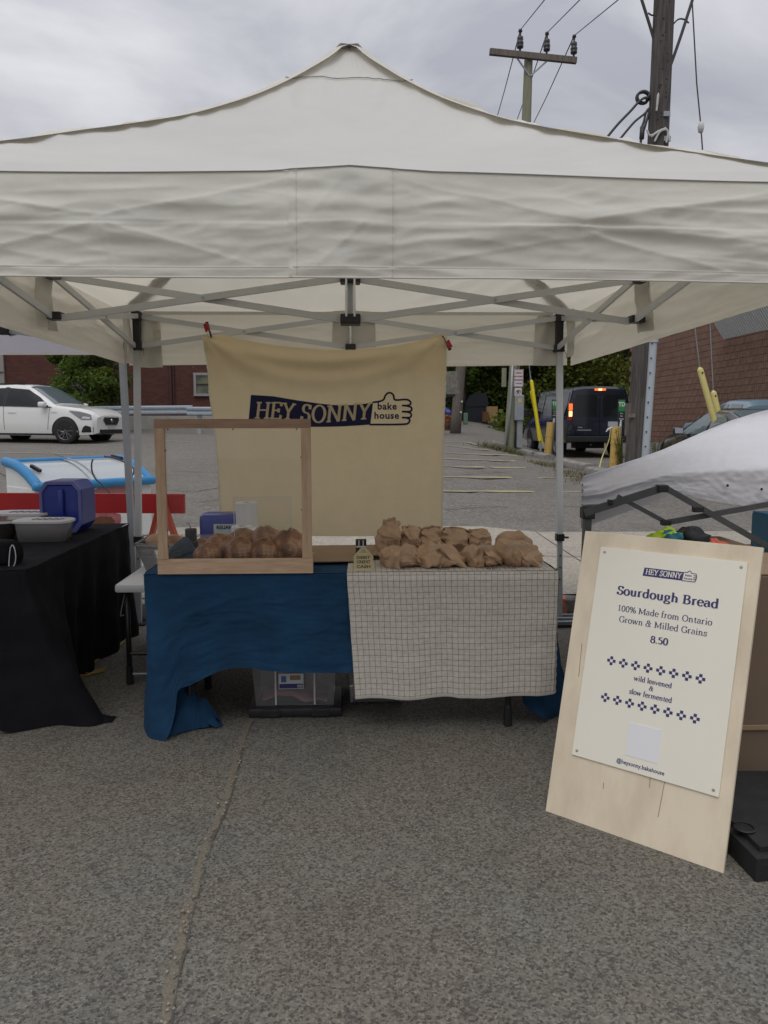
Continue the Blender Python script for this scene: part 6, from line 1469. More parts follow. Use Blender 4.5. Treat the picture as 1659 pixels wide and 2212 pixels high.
mb = MB().grid(lambda u, v: Vector(gfr(u, .985+.0*v))+Vector((0, -.002, -.010*v+.004)), 150, 2); mb.build('hem', mat('hem_cloth', (.44, .41, .365), .95, var=.08, scale=60), gc, smooth=True)
def gside(u, v):
    q = Vector(gfr(1, v)); return (q.x+.003*math.sin(v*90)*u+.002+(.010*v+.004)*math.sin(u*3)*1, q.y+.055*u*(1-.3*v), q.z+.006*math.sin(u*3))
mb = MB().grid(gside, 12, 120, uv=lambda u, v: (.934+.05*u, .60-v*.565)); mb.build('side_hem', 'grid_cloth', gc, smooth=True)

# ================================================================== DISPLAY SCREEN (wood frame with clear sheet)
FY = 3.475
A, B = PZ(342, 1240, ZT+.004), PZ(676, 1239.5, ZT+.004)
sx0, sx1 = A.x, B.x; FY = (A.y+B.y)/2+.012; zt_ = PY(510, 905, FY).z; W_ = sx1-sx0
ds = empty('sneeze_guard', ((sx0+sx1)/2, FY, ZT), 'pale wood framed clear screen standing on the navy cloth in front of the loaves', 'display screen')
TH = .022; zb_ = ZT+.004
bh = .066; th_ = .040; sw = .042
MB().bbox(((sx0+sx1)/2, FY, zb_+bh/2), (W_, TH, bh), .0015).build('bottom_rail', 'oak', ds)
MB().bbox(((sx0+sx1)/2, FY, zt_-th_/2), (W_-.008, TH, th_), .0015).build('top_rail', mat('oak_top', (.27, .165, .10), .55, col2=(.38, .24, .155), scale=9, stretch=(1, 6, 9), bump=.1, detail=6), ds)
for x in (sx0+sw/2+.004, sx1-sw/2-.004): MB().bbox((x, FY, (zb_+bh+zt_-th_)/2), (sw, TH, zt_-th_-zb_-bh-.002), .0015).build('stile', 'oak_upright', ds)
MB().box(((sx0+sx1)/2, FY+TH/2+.003, (zb_+bh+zt_)/2-.01), (W_-.05, .003, zt_-zb_-bh)).build('clear_sheet', 'acrylic', ds)
for q in ((sx0+.060, zt_-th_-.004), ((sx0+sx1)/2, zt_-th_-.004), (sx1-.065, zt_-th_-.004), (sx0+sw+.006, zb_+.54), (sx0+sw+.006, zb_+.195), (sx0+sw+.006, zb_+.125), (sx1-sw-.006, zb_+.51), (sx1-sw-.006, zb_+.28)):
    MB().lathe([(0, .003), (.003, .0025), (.0034, 0)], (q[0], FY, q[1]), 8, Matrix.Rotation(R(90), 3, 'X')).build('screw', 'black_plastic', ds)
# side cheeks of the base running back
for x in (sx0+.075, ): MB().bar((x, FY+.02, zb_+.012), (x+.10, FY+.42, zb_+.012), .05, .022).build('base_arm', 'oak', ds)
MB().bar((sx1-.03, FY+.02, zb_+.012), (sx1-.03, FY+.42, zb_+.012), .03, .022).build('base_arm', 'oak', ds)
ps = MB(); px0, px1, py_ = sx0+.29, sx0+.56, FY+.40
# second smaller clear sheet bent over the loaves behind
ps.box(((px0+px1)/2+.0, FY+.30, zb_+.16), (px1-px0, .003, .30)); ps.build('rear_sheet', 'acrylic', ds)
for a, b in (((px0, zb_+.01), (px0, zb_+.31)), ((px1, zb_+.01), (px1, zb_+.31)), ((px0, zb_+.31), (px1, zb_+.31))):
    MB().bar((a[0], FY+.298, a[1]), (b[0], FY+.298, b[1]), .003, .003).build('sheet_edge', 'clear_lid', ds)

# ================================================================== LOAVES
def breadmat():
    m = mat('bread', (.20, .085, .03), .6, bump=.3, bscale=60); t = m.node_tree; b = t.nodes['Principled BSDF']; b.inputs['Roughness'].default_value = .42
    tcn = N(t, 'ShaderNodeTexCoord')
    nn = N(t, 'ShaderNodeTexNoise'); nn.inputs['Scale'].default_value = 16; nn.inputs['Detail'].default_value = 8; t.links.new(tcn.outputs['Object'], nn.inputs['Vector'])
    r = N(t, 'ShaderNodeValToRGB'); e = r.color_ramp.elements; e[0].position = .30; e[0].color = (.085, .030, .010, 1); e[1].position = .68; e[1].color = (.50, .27, .11, 1)
    q = e.new(.5); q.color = (.26, .10, .032, 1); t.links.new(nn.outputs[0], r.inputs[0])
    # flour rings left by the proving basket
    uv = N(t, 'ShaderNodeUVMap'); sp = N(t, 'ShaderNodeSeparateXYZ'); t.links.new(uv.outputs[0], sp.inputs[0]); outs = []
    for k, f_ in ((0, 14), (1, 10)):
        a = N(t, 'ShaderNodeMath', operation='MULTIPLY'); a.inputs[1].default_value = f_; t.links.new(sp.outputs[k], a.inputs[0])
        fr = N(t, 'ShaderNodeMath', operation='FRACT'); t.links.new(a.outputs[0], fr.inputs[0]); lt = N(t, 'ShaderNodeMath', operation='LESS_THAN'); lt.inputs[1].default_value = .16; t.links.new(fr.outputs[0], lt.inputs[0]); outs.append(lt)
    mxm = N(t, 'ShaderNodeMath', operation='MAXIMUM'); t.links.new(outs[0].outputs[0], mxm.inputs[0]); t.links.new(outs[1].outputs[0], mxm.inputs[1])
    n2 = N(t, 'ShaderNodeTexNoise'); n2.inputs['Scale'].default_value = 7; n2.inputs['Detail'].default_value = 3; t.links.new(tcn.outputs['Object'], n2.inputs['Vector'])
    r2 = N(t, 'ShaderNodeValToRGB'); r2.color_ramp.elements[0].position = .52; r2.color_ramp.elements[1].position = .66; t.links.new(n2.outputs[0], r2.inputs[0])
    n3 = N(t, 'ShaderNodeTexNoise'); n3.inputs['Scale'].default_value = 120; t.links.new(tcn.outputs['Object'], n3.inputs['Vector'])
    mu = N(t, 'ShaderNodeMath', operation='MULTIPLY'); t.links.new(mxm.outputs[0], mu.inputs[0]); t.links.new(r2.outputs[0], mu.inputs[1]); mu2 = N(t, 'ShaderNodeMath', operation='MULTIPLY'); t.links.new(mu.outputs[0], mu2.inputs[0]); t.links.new(n3.outputs[0], mu2.inputs[1])
    mxx = N(t, 'ShaderNodeMixRGB'); t.links.new(mu2.outputs[0], mxx.inputs[0]); t.links.new(r.outputs[0], mxx.inputs[1]); mxx.inputs[2].default_value = (.62, .50, .36, 1)
    t.links.new(mxx.outputs[0], b.inputs['Base Color'])
breadmat(); mat('bread_crust', (.26, .12, .045), .65, col2=(.40, .24, .11), scale=25, bump=.4, bscale=80)
def loaf(c, rx, ry, rz, rot, seed, label):
    c = Vector(c); t = empty('bread_loaf', c, label, 'bread', 'sourdough loaves behind the clear screen'); rt = Matrix.Rotation(R(rot), 3, 'Z') @ Matrix.Rotation(R((seed*37) % 24-12), 3, 'Y')
    def f(u, v):
        a = u*2*math.pi; b = (v-.5)*math.pi; d = Vector((math.sin(b), math.cos(b)*math.cos(a), math.cos(b)*math.sin(a)))
        k = 1+.07*nz(d.x*2+seed, d.y*2, d.z*2)+.025*nz(d.x*6+seed, d.y*6, d.z*6)
        # scored slash along x with a raised ear
        if d.z > 0: k += (-.09*math.exp(-((d.y-.10)/.09)**2)*min(1, d.z*2)+.06*math.exp(-((d.y+.08)/.07)**2)*min(1, d.z*1.6))*max(0, 1-d.x*d.x*1.3)
        p = Vector((d.x*rx*k, d.y*ry*k, max(d.z, -.55)*rz*k)); return c+rt @ p
    mb = MB(); mb.grid(f, 44, 26, uv=lambda u, v: (u*2, v)); mb.build('crust', 'bread', t, smooth=True)
    ear = [c+rt @ Vector((x*rx*.75, -ry*.10+.006*math.sin(x*9+seed), rz*(.97-.40*x*x)+.002)) for x in [i/8-1 for i in range(17)]]
    MB().tube(ear, [.0015+.0040*math.sin(math.pi*i/16) for i in range(17)], 6).build('ear', 'bread_crust', t, smooth=True)
    return t
def LP(px, py, Y, z): return PY(px, py, Y)
lz = ZT+.052
def lf_(px, Y, rx, ry, rz, rot, seed, label, zc=None):
    x = atY(px, Y); return loaf((x, Y, ZT+.006+rz*.56 if zc is None else zc), rx, ry, rz, rot, seed, label)
lf_(441, 3.68, .064, .075, .060, 30, 1, 'small low loaf lying frontmost at the left of the row')
lf_(469, 3.86, .080, .075, .070, -30, 2, 'dark loaf behind the small low one, second from the left', ZT+.050)
lf_(512, 3.70, .074, .085, .078, 40, 3, 'loaf with a floury ring pattern left of the middle reflection')
lf_(520, 3.88, .085, .08, .080, 60, 4, 'loaf resting behind the second front loaf', ZT+.064)
lf_(565, 3.69, .070, .085, .076, 20, 5, 'loaf striped with fine flour lines, third in the front row', ZT+.046)
lf_(570, 3.86, .085, .08, .084, 85, 6, 'loaf with an upright ear behind the flour striped one', ZT+.074)
lf_(622, 3.72, .085, .09, .100, 95, 7, 'large round loaf at the right end with a tall ear')

# ================================================================== PAPER BAGS
BG = 'brown paper bags of bread on the checked cloth'
def vor(p, s):
    d, _ = noise.voronoi(p*s); return d[0], d[1]
def coarse(a, b, sd):
    """random heights joined by flat triangles, the way crumpled paper folds"""
    ia, ib = int(a), int(b); fa, fb = a-ia, b-ib
    def h(i, j): return random.Random((i % 13)*131+j*17+sd*1009).uniform(-1, 1)
    if fa+fb < 1: return h(ia, ib)+(h(ia+1, ib)-h(ia, ib))*fa+(h(ia, ib+1)-h(ia, ib))*fb
    return h(ia+1, ib+1)+(h(ia, ib+1)-h(ia+1, ib+1))*(1-fa)+(h(ia+1, ib)-h(ia+1, ib+1))*(1-fb)
def bag(path, hw, ht, label, seed, roll=None, crump=.012, nu=48, nv=40, pinch=None, up=(0, 0, 1)):
    """path: centre points from the base of the bag to its closed top; hw half width, ht half thickness along the path"""
    P = curve_pts(path, nv); c0 = Vector(path[0]); t = empty('paper_bag', (c0.x, c0.y, ZT), label, 'paper bag', BG)
    mb = MB(); rr = random.Random(seed); wv = Vector(up)
    for j, p in enumerate(P):
        d = (P[min(j+1, nv)]-P[max(j-1, 0)]).normalized(); s = wv.cross(d); s = s.normalized() if s.length > .05 else Vector((1, 0, 0)); n = d.cross(s)
        v = j/nv; a_, b_ = interp(hw, v), interp(ht, v); e = interp([(0, .55), (.7, .75), (1, 1)], v)
        for i in range(nu):
            th = 2*math.pi*i/nu; cs, sn = math.cos(th), math.sin(th)
            q = p+s*(a_*math.copysign(abs(cs)**e, cs))+n*(b_*math.copysign(abs(sn)**e, sn))
            w = Vector((q.x, q.y, q.z))
            f1, f2 = vor(w+Vector((seed*3.1, 0, 0)), 13); g1, g2 = vor(w+Vector((seed*1.7, 5, 0)), 30)
            o = (coarse(i/nu*13, v*9, seed))*crump*.66+(f1-.45)*crump*.75+(g1-.4)*crump*.4+.4*crump*(1-2*abs(nz(w.x*11+seed, w.y*11, w.z*11)))
            dirv = (q-p); L = dirv.length; q = q+dirv.normalized()*o*min(1, L/.03) if L > 1e-5 else q
            q.z = max(q.z, ZT+.008)
            mb.v.append(tuple(q))
    for j in range(nv):
        for i in range(nu): a = j*nu+i; b = j*nu+(i+1) % nu; mb.f.append((a, b, b+nu, a+nu))
    for j in (0, nv):
        c = len(mb.v); mb.v.append(tuple(P[j])); 
        for i in range(nu): mb.f.append((j*nu+i, j*nu+(i+1) % nu, c))
    mb.build('bag_body', 'paper_bag', t, smooth=True, autos=9)
    if roll:
        # closed top: a sheet standing up behind and a flap folded forward over it
        a, b, w, pk = [Vector(roll[0]), Vector(roll[1]), roll[2], roll[3]]
        def back(u, v):
            p = a.lerp(b, u); h = pk*(.55+.6*math.sin(math.pi*u)*(1 if seed != 11 else 1.6)+.35*nz(u*4, seed*2.3)); f1, _ = vor(Vector((p.x, v*.08, seed)), 30)
            return (p.x+(u-.5)*.012*v+.006*nz(u*5, v*3, seed), p.y+.012-.012*v*v+(f1-.4)*.012, p.z-.020+(h+.02)*v)
        MB().grid(back, 22, 8).build('bag_top', 'paper_bag', t, solid=.002, smooth=True, autos=14)
        def front(u, v):
            p = a.lerp(b, u); L = w*(.65+.30*math.sin(math.pi*u+.4)+.45*nz(u*3.3, seed*1.9)); f1, _ = vor(Vector((p.x, v*.08, seed+4)), 26)
            out = .010+.020*math.sin(min(1, v*1.6)*math.pi*.5); up_z = .012*math.sin(min(1, v*4)*math.pi)-L*max(0, v-.2)
            return (p.x*1+(u-.5)*.02*v+.008*nz(u*3, v*2, seed), p.y-out-.012*math.sin(u*7+seed)*v+(f1-.4)*.016, p.z-.006+up_z+.010*math.sin(u*5+seed)+.008*nz(u*6, v, seed))
        MB().grid(front, 24, 12).build('folded_top', 'paper_bag', t, solid=.002, smooth=True, autos=14)
    return t
def stamp(t, px, py, Y, w, h, seed, rot=0):
    """blurred black print low on the bag"""
    c = PY(px, py, Y); rr = random.Random(seed); mb = MB(); r = Matrix.Rotation(R(rot), 3, 'Y')
    for k in range(4):
        x = -w/2
        while x < w/2:
            l = rr.uniform(.003, .009); q = c+r @ Vector((x+l/2, 0, h/2-k*h/4)); mb.box(q, (l, .0012, h*.13), r); x += l+.003
    o = mb.build('print', 'bag_print', t); return o
def bY(px, Y, z): return Vector((atY(px, Y), Y, z))
# back row: five standing bags
Yb_ = 3.82
back = [ # px, half width px, top px y, lean, label
 (839, 30, 1118, 8, 'tall paper bag with a pointed twisted top at the left end of the back row', (819, 1160), (856, 1124)),
 (886, 21, 1132, 14, 'narrow paper bag leaning right, second in the back row', (868, 1136), (905, 1140)),
 (931, 29, 1136, 2, 'paper bag with a gaping dark fold at its top, third in the back row', (905, 1145), (955, 1138)),
 (985, 33, 1137, -4, 'paper bag with a broad flat rolled top, fourth in the back row', (958, 1138), (1020, 1146)),
 (1037, 30, 1140, -8, 'paper bag with its rolled top open to the right, last of the back row', (1015, 1140), (1062, 1150))]
for k, (px, hwpx, ty, ln, lb, ra, rb_) in enumerate(back):
    s = Yb_/FPX*1.0; hwm = hwpx*s*.84; z1 = PY(px, ty, Yb_).z; zr = (z1-ZT)*.90; c = bY(px, Yb_, ZT+.012)
    xx = c.x+ln*s*.5
    pth = [c+Vector((-ln*s*.4, 0, 0)), c+Vector((-ln*s*.1, 0, zr*.35)), c+Vector((ln*s*.3, .005, zr*.68)), c+Vector((ln*s*.6, .012, zr*.97))]
    hw = [(0, hwm*.72), (.08, hwm*.98), (.35, hwm*1.05), (.6, hwm*.95), (.78, hwm*.70), (.9, hwm*.60), (1, hwm*.52)]
    ht = [(0, .055), (.1, .085), (.45, .09), (.65, .07), (.8, .028), (.92, .012), (1, .006)]
    A_, B_ = PY(ra[0]+3, ra[1]+7, Yb_-.03), PY(rb_[0]-3, rb_[1]+7, Yb_-.03)
    t = bag(pth, hw, ht, lb, 11+k*3, ((A_.x, Yb_-.005, A_.z), (B_.x, Yb_-.005, B_.z), .034, (.040, .016, .022, .018, .012)[k]), crump=.026, up=(0, 1, 0))
    stamp(t, px+(8 if k < 2 else 5), (1175, 1172, 1176, 1187, 1173)[k], Yb_-.108, .05, .028, k, -55 if k > 2 else -8)
# front row: four bags lying down with their tops folded to the right
Yf_ = 3.565
front_ = [
 (820, 908, 1182, 1236, 'rounded paper bag lying at the left end of the front row', (894, 1184), (906, 1206)),
 (897, 1004, 1178, 1235, 'paper bag with a white tin tie lying second in the front row, tail pointing right', (945, 1172), (1006, 1215)),
 (1003, 1085, 1179, 1235, 'paper bag with a white tin tie lying third in the front row', (1040, 1178), (1080, 1205)),
 (1084, 1166, 1164, 1234, 'paper bag at the right end of the front row, its folded top curling round', (1120, 1180), (1168, 1212))]
for k, (xa, xb, ya, yb_, lb, ra, rb_) in enumerate(front_):
    z1 = PY((xa+xb)/2, ya, Yf_).z; H_ = z1-ZT-.006; A_ = bY(xa+3, Yf_, 0).x; B_ = bY(xb-2, Yf_, 0).x; Wd = B_-A_
    pth = [Vector((A_+.004, Yf_+.0, ZT+.028)), Vector((A_+Wd*.28, Yf_+.01, ZT+H_*.45)), Vector((A_+Wd*.60, Yf_+.01, ZT+H_*.47)), Vector((A_+Wd*.86, Yf_-.02, ZT+H_*.38)), Vector((A_+Wd*.97, Yf_-.04, ZT+H_*(.32 if k != 3 else .40)))]
    hw = [(0, .030), (.10, .072), (.4, .090), (.65, .085), (.85, .06), (1, .04)]
    ht = [(0, H_*.25), (.1, H_*.40), (.35, H_*.50), (.62, H_*.47), (.82, H_*.25), (1, .008)]
    t = bag(pth, hw, ht, lb, 31+k*5, None, crump=.026)
    # sheet of the bag's top folded up along its right side
    def fl(u, v, ra=ra, rb_=rb_, k=k):
        p = PY(lerp(ra[0], rb_[0], u), lerp(ra[1], rb_[1], u), Yf_-.06+.02*u); w = (.030, .045, .035, .055)[k]
        f1, _ = vor(Vector((p.x, v*.1, k)), 26)
        return p+Vector((w*.35*v-.004+.008*math.sin(u*7+k)*v, -.020*math.sin(v*3.1)-.012*v+(f1-.4)*.010, -w*v+.010*math.sin(u*9+k)*(1-v)))
    MB().grid(fl, 26, 12).build('folded_top', 'paper_bag', t, solid=.0025, smooth=True, autos=18)
    if k:
        q = [(0, 0), ((928, 1186), (957, 1180)), ((1032, 1180), (1060, 1178)), ((1098, 1178), (1128, 1176))][k]
        MB().bar(PY(*q[0], Yf_-.088), PY(*q[1], Yf_-.088), .004, .007).build('tin_tie', 'bag_tin_tie', t)
    stamp(t, (873, 958, 1062, 1100)[k], (1221, 1227, 1226, 1223)[k], Yf_-.098, .045, .026, k+9, 4)
# bag half hidden behind, right of the back row
bag([bY(1085, 3.84, ZT+.015), bY(1105, 3.84, ZT+.06), bY(1135, 3.84, ZT+.07), bY(1150, 3.84, ZT+.05)], [(0, .05), (.3, .08), (.8, .07), (1, .04)], [(0, .03), (.3, .06), (.7, .05), (1, .01)], 'paper bag half hidden behind the right end of both rows', 77)

# card holder and ceramic payment sign
cy = 3.80; q = PY(779, 1212, cy)
cb = empty('card_box', (q.x, cy, ZT), 'small dark green box with striped edge standing behind the ceramic sign', 'box')
x = atY(779, cy); zt2 = PY(779, 1165, cy).z
MB().box((x, cy, (ZT+.008+zt2)/2), (.052, .03, zt2-ZT-.008)).build('box', 'olive_box', cb)
for k in range(5): MB().box((x-.021+k*.0105, cy-.0165, zt2-.016), (.0055, .003, .026)).build('stripe', 'trim_black' if k % 2 == 0 else 'sign_white', cb)
MB().box((x, cy-.016, zt2-.034), (.050, .003, .008)).build('stripe', 'sign_white', cb)
cy = 3.462; z0 = ZT+.008; xa, xb = atY(764, cy), atY(804.5, cy)
hsn = empty('payment_sign', ((xa+xb)/2, cy, ZT), 'small cream ceramic house shaped sign reading DEBIT CREDIT CASH', 'sign')
zs_ = PY(784, 1201, cy).z; zp = PY(784, 1181, cy).z; xm = (xa+xb)/2
outl = [(xa, z0), (xb, z0), (xb, zs_), (xm+.004, zp-.001), (xm, zp), (xm-.004, zp-.001), (xa, zs_)]
MB().prism([Vector((a, cy, b)) for a, b in outl], (0, -.006, 0), (0, .012, 0)).build('slab', 'cream_ceramic', hsn)
rim = [(lerp(a, xm, .09), lerp(b, (z0+zs_)/2, .08)) for a, b in outl]
for a, b in zip(outl, outl[1:]+outl[:1]): MB().bar((a[0], cy-.006, a[1]), (b[0], cy-.006, b[1]), .005, .0055).build('rim', 'cream_ceramic', hsn)
for tx, py, w in (('WE', 1189.0, .016), ('ACCEPT', 1192.6, .026), ('DEBIT', 1204, .060), ('CREDIT', 1213.5, .062), ('CASH', 1223.5, .062)):
    zc = PY(784, py, cy).z; v, f = text_mesh(tx, 1, .03 if w > .03 else .01, 1.0); mnx = min(q[0] for q in v); mxx_ = max(q[0] for q in v); hh = .0135 if w > .03 else .0055
    MB().add([(xm+(a[0]-(mnx+mxx_)/2)*w/(mxx_-mnx), cy-.0075, zc+a[1]*hh/.72) for a in v], f).build('lettering', 'ceramic_ink', hsn)
# brown cardboard sheets lying at the back of the table
cbx = empty('cardboard', (atY(725, 4.0), 4.0, ZT), 'flattened brown cardboard sheets lying between the screen and the paper bags', 'cardboard')
for k in range(3):
    a = [PZ(676-k*1, 1216-k*.7, ZT+.004+.005*k), PZ(800, 1213-k*.4, ZT+.004+.005*k), PZ(830, 1178, ZT+.004+.005*k), PZ(660, 1180, ZT+.004+.005*k)]
    MB().prism(a, (0, 0, 0), (0, 0, .0042)).build('sheet', 'cardboard', cbx)
tag(MB().bbox(PY(808, 1209, 3.74), (.045, .03, .02), .004).build('card_reader', 'black_plastic', loc=PY(808, 1209, 3.74)), 'small black card reader between the ceramic sign and the first bag', 'card reader')

# ================================================================== things on the lower table behind
def open_bin(name, label, x0, x1, y0, y1, z0, z1, tp=.03, m_='tote_plastic', cat='storage bin', rimw=.018):
    t = empty(name, ((x0+x1)/2, (y0+y1)/2, z0), label, cat); mb = MB()
    a = [(x0+tp, y0+tp, z0), (x1-tp, y0+tp, z0), (x1-tp, y1-tp, z0), (x0+tp, y1-tp, z0)]; b = [(x0, y0, z1), (x1, y0, z1), (x1, y1, z1), (x0, y1, z1)]
    mb.add(a+b, [(3, 2, 1, 0), (0, 1, 5, 4), (1, 2, 6, 5), (2, 3, 7, 6), (3, 0, 4, 7)]); mb.build('tub', m_, t, solid=.003)
    rm = MB()
    for p, q in ((b[0], b[1]), (b[1], b[2]), (b[2], b[3]), (b[3], b[0])): rm.bar(p, q, rimw, .014)
    rm.build('rim', m_, t); return t
tx0, tx1 = PZ(290, 1177, .72).x, .02-.60
tt = open_bin('storage_tote', 'clear open plastic tote on the lower table behind the wood frame', -1.215, -.585, 4.42, 4.78, .565, .722, .045)
for z, e in ((.69, .010), (.655, .02)): MB().bar((-1.215+.045*(.722-z)/.157-.002, 4.42+.045*(.722-z)/.157-.006, z), (-.585-.045*(.722-z)/.157, 4.42+.045*(.722-z)/.157-.006, z), .006, .007).build('rib', 'tote_plastic', tt)
jx0, jx1 = atY(427, 4.94), atY(527, 4.94)
jg = empty('water_jug', ((jx0+jx1)/2, 4.98, .56), 'royal blue water container lying behind the clear tote', 'water jug')
MB().bbox(((jx0+jx1)/2, 5.0, .70), (jx1-jx0, .22, .27), .028).build('body', 'jug_blue', jg, smooth=True, autos=60)
zj = PY(480, 1158, 4.88).z
MB().box(((jx0+jx1)/2+.035, 4.885, .735), (.17, .005, .085)).build('label', 'label_white', jg)
flat_text('RELIANCE', .030, lambda x, y: Vector(((jx0+jx1)/2+.035+x, 4.881, .757+y)), 'lettering', 'trim_black', jg, .0012)
MB().tube([(jx1-.01, 4.90, .80), (jx1+.006, 4.90, .812)], .008, 8).build('cap', 'barrier_red', jg)
MB().box((0, 0, 0), (.001, .001, .001))
MB().box(((jx0+jx1)/2, 4.98, .282+.28-.01), (.3, .2, .012))
def roll_(px, Y, z0, z1, r, label):
    x = atY(px, Y); t = empty('paper_towel_roll', (x, Y, z0), label, 'paper towel roll', 'paper towel rolls behind the loaves')
    pr = [(.022, z1-z0), (r-.004, z1-z0), (r, z1-z0-.004), (r*1.004, (z1-z0)*.5), (r, .004), (.0, .0)]
    MB().lathe(pr, (x, Y, z0), 32).build('paper', 'paper_white', t, smooth=True, autos=40)
    MB().lathe([(.020, z1-z0-.004), (.022, z1-z0-.002), (.022, z1-z0-.05), (0, z1-z0-.05)], (x, Y, z0), 16).build('core', 'cardboard', t)
    MB().grid(lambda u, v: (x+(r+.001+.004*u)*math.cos(-.9-u*.7), Y+(r+.001+.004*u)*math.sin(-.9-u*.7), lerp(z0, z1, v)), 10, 4).build('loose_sheet', 'paper_white', t, smooth=True); return t
roll_(529, 4.78, .678, .925, .066, 'paper towel roll standing highest behind the blue container')
roll_(545, 4.70, .567, .832, .082, 'fatter paper towel roll in front, lower than the other') if False else None
x = atY(532, 4.78); tb_ = empty('paper_pack', (x, 4.74, .56), 'white block of paper towels under the standing roll', 'paper pack')
MB().bbox((x+.03, 4.78, .62), (.20, .18, .114), .02).build('pack', 'paper_white', tb_, smooth=True, autos=50)
roll_(518, 4.62, .567, .800, .062, 'short paper towel roll standing left in front of the tall one')
roll_(556, 4.60, .567, .790, .066, 'paper towel roll standing right behind the front loaves')
# dark candle jar, napkin, bag of baguettes in the tote
cx = atY(406, 4.22-.05); cz = ZT+.004
cd = empty('candle', (atY(407, 4.10), 4.10, ZT), 'black candle jar with a thin wire at the back left of the table', 'candle')
x = atY(406, 4.10); MB().lathe([(.0, 0), (.034, 0), (.036, .005), (.036, .045), (.03, .05), (.03, .112), (.026, .115), (0, .115)], (x, 4.10, ZT), 20).build('jar', 'candle', cd, smooth=True, autos=40)
MB().tube(curve_pts([(x, 4.10, ZT+.11), (x-.004, 4.09, ZT+.135), (x-.018, 4.08, ZT+.150)], 8), .0025, 5).build('wire', 'galvanised', cd)
nk = empty('napkin', (atY(392, 3.85), 3.85, ZT), 'dusty blue cloth napkin crumpled on the wooden board inside the screen', 'napkin')
def nap(u, v):
    a = PY(lerp(352, 400, u), lerp(1206, 1165, u)-0, 3.66+.35*u); w = Vector((.055, .04, -.0))
    z = ZT+.02+.048*math.sin(math.pi*min(1, v*1.1))*(.5+.8*u)+.010*ridg(u*4, v*5, 2)
    return (a.x+(v-.5)*.085*(.4+u*.8), a.y+.04*v, z-.01)
MB().grid(nap, 30, 30).build('cloth', 'napkin', nk, solid=.003, smooth=True)
bgt = empty('bread_bag', (-1.05, 4.6, .60), 'brown paper sleeve with bread standing inside the clear tote', 'bread bag')
for k, (px, py, r_) in enumerate(((345, 1160, .05), (380, 1163, .05), (440, 1165, .035))):
    A_ = PY(px-30, py+14, 4.58); B_ = PY(px+22, py+12, 4.60); MB().tube(curve_pts([A_, A_.lerp(B_, .5)+Vector((0, 0, .01)), B_], 10), [r_*math.sin(math.pi*(.12+.76*i/10)) for i in range(11)], 12).build('loaf', 'bread' if k else 'paper_bag', bgt, smooth=True)

# ================================================================== UNDER THE TABLE
bx0, bx1 = PZ(535, 1556, 0).x, PZ(738, 1556, 0).x; by = 3.645
st = empty('storage_tote', ((bx0+bx1)/2, by+.2, 0), 'clear storage tote with a black lid underneath, standing under the table', 'storage bin')
MB().bbox(((bx0+bx1)/2, by+.155, .026), (bx1-bx0, .33, .044), .012).build('lid', 'black_plastic', st, smooth=True, autos=50)
for x in (bx0+.11, bx1-.10): MB().bbox((x, by-.012, .026), (.085, .014, .036), .004).build('latch', 'black_plastic', st)
MB().add([(bx0+.035, by+.03, .05), (bx1-.04, by+.03, .05), (bx1-.04, by+.29, .05), (bx0+.035, by+.29, .05), (bx0+.01, by+.01, .34), (bx1-.02, by+.01, .34), (bx1-.02, by+.31, .34), (bx0+.01, by+.31, .34)], [(0, 1, 5, 4), (1, 2, 6, 5), (2, 3, 7, 6), (3, 0, 4, 7), (4, 5, 6, 7)]).build('tub', 'tote_plastic', st, solid=.003)
for x in (bx0+.13, bx1-.13): MB().bar((x, by+.022, .055), (x+(.0), by+.004, .33), .008, .006, up=(0, 1, 0)).build('rib', 'clear_lid', st)
MB().grid(lambda u, v: (lerp(bx0+.06, bx1-.07, u), lerp(by+.06, by+.26, v), .07+.035*nz(u*4, v*3, 2)+.02*math.sin(u*5)), 24, 10).build('folded_cloth', 'pink', st, solid=.006, smooth=True)
lbx = PY(629, 1475, by).x; MB().box((lbx, by-.004, PY(629, 1471, by).z), (.118, .003, .075)).build('label', 'label_white', st)
MB().box((lbx, by-.007, PY(629, 1481, by).z), (.112, .002, .022)).build('label_band', 'print_violet', st)
MB().box((lbx-.035, by-.007, PY(629, 1466, by).z), (.024, .002, .03)).build('label_picture', 'jug_pale', st); MB().box((lbx+.02, by-.007, PY(629, 1463, by).z), (.05, .002, .022)).build('label_picture', 'tan_box', st)
bc = MB()
for k in range(9): bc.box((lbx+.030+k*.0028, by-.009, PY(629, 1481, by).z), (.0014, .001, .014))
bc.build('label_lines', 'sign_white', st)
b2x = bx1+.012
s2 = empty('storage_tote', (b2x+.2, by+.2, 0), 'second clear tote holding brown cardboard, half hidden by the checked cloth', 'storage bin')
MB().add([(b2x+.03, by+.16, .012), (b2x+.30, by+.16, .012), (b2x+.30, by+.42, .012), (b2x+.03, by+.42, .012), (b2x, by+.13, .34), (b2x+.33, by+.13, .34), (b2x+.33, by+.45, .34), (b2x, by+.45, .34)], [(3, 2, 1, 0), (0, 1, 5, 4), (1, 2, 6, 5), (2, 3, 7, 6), (3, 0, 4, 7)]).build('tub', 'tote_plastic', s2, solid=.003)
MB().box((b2x+.165, by+.30, .16), (.24, .22, .26)).build('cardboard_box', 'cardboard', s2)
sp_ = PZ(505, 1470, 0); tag(MB().bbox(PY(505, 1447, 4.6), (.24, .25, .12), .04).build('blue_bag', 'jug_blue', loc=PY(505, 1447, 4.6), smooth=True), 'blue bag hanging low behind the navy cloth hem, left of the clear tote', 'bag')
tag(MB().bbox((atY(305, 4.5), 4.9, .30), (.16, .3, .5), .03).build('blue_crate', 'jug_blue', loc=(atY(305, 4.5), 4.9, .05), smooth=True), 'dark blue container standing under the lower table at its left end', 'container')

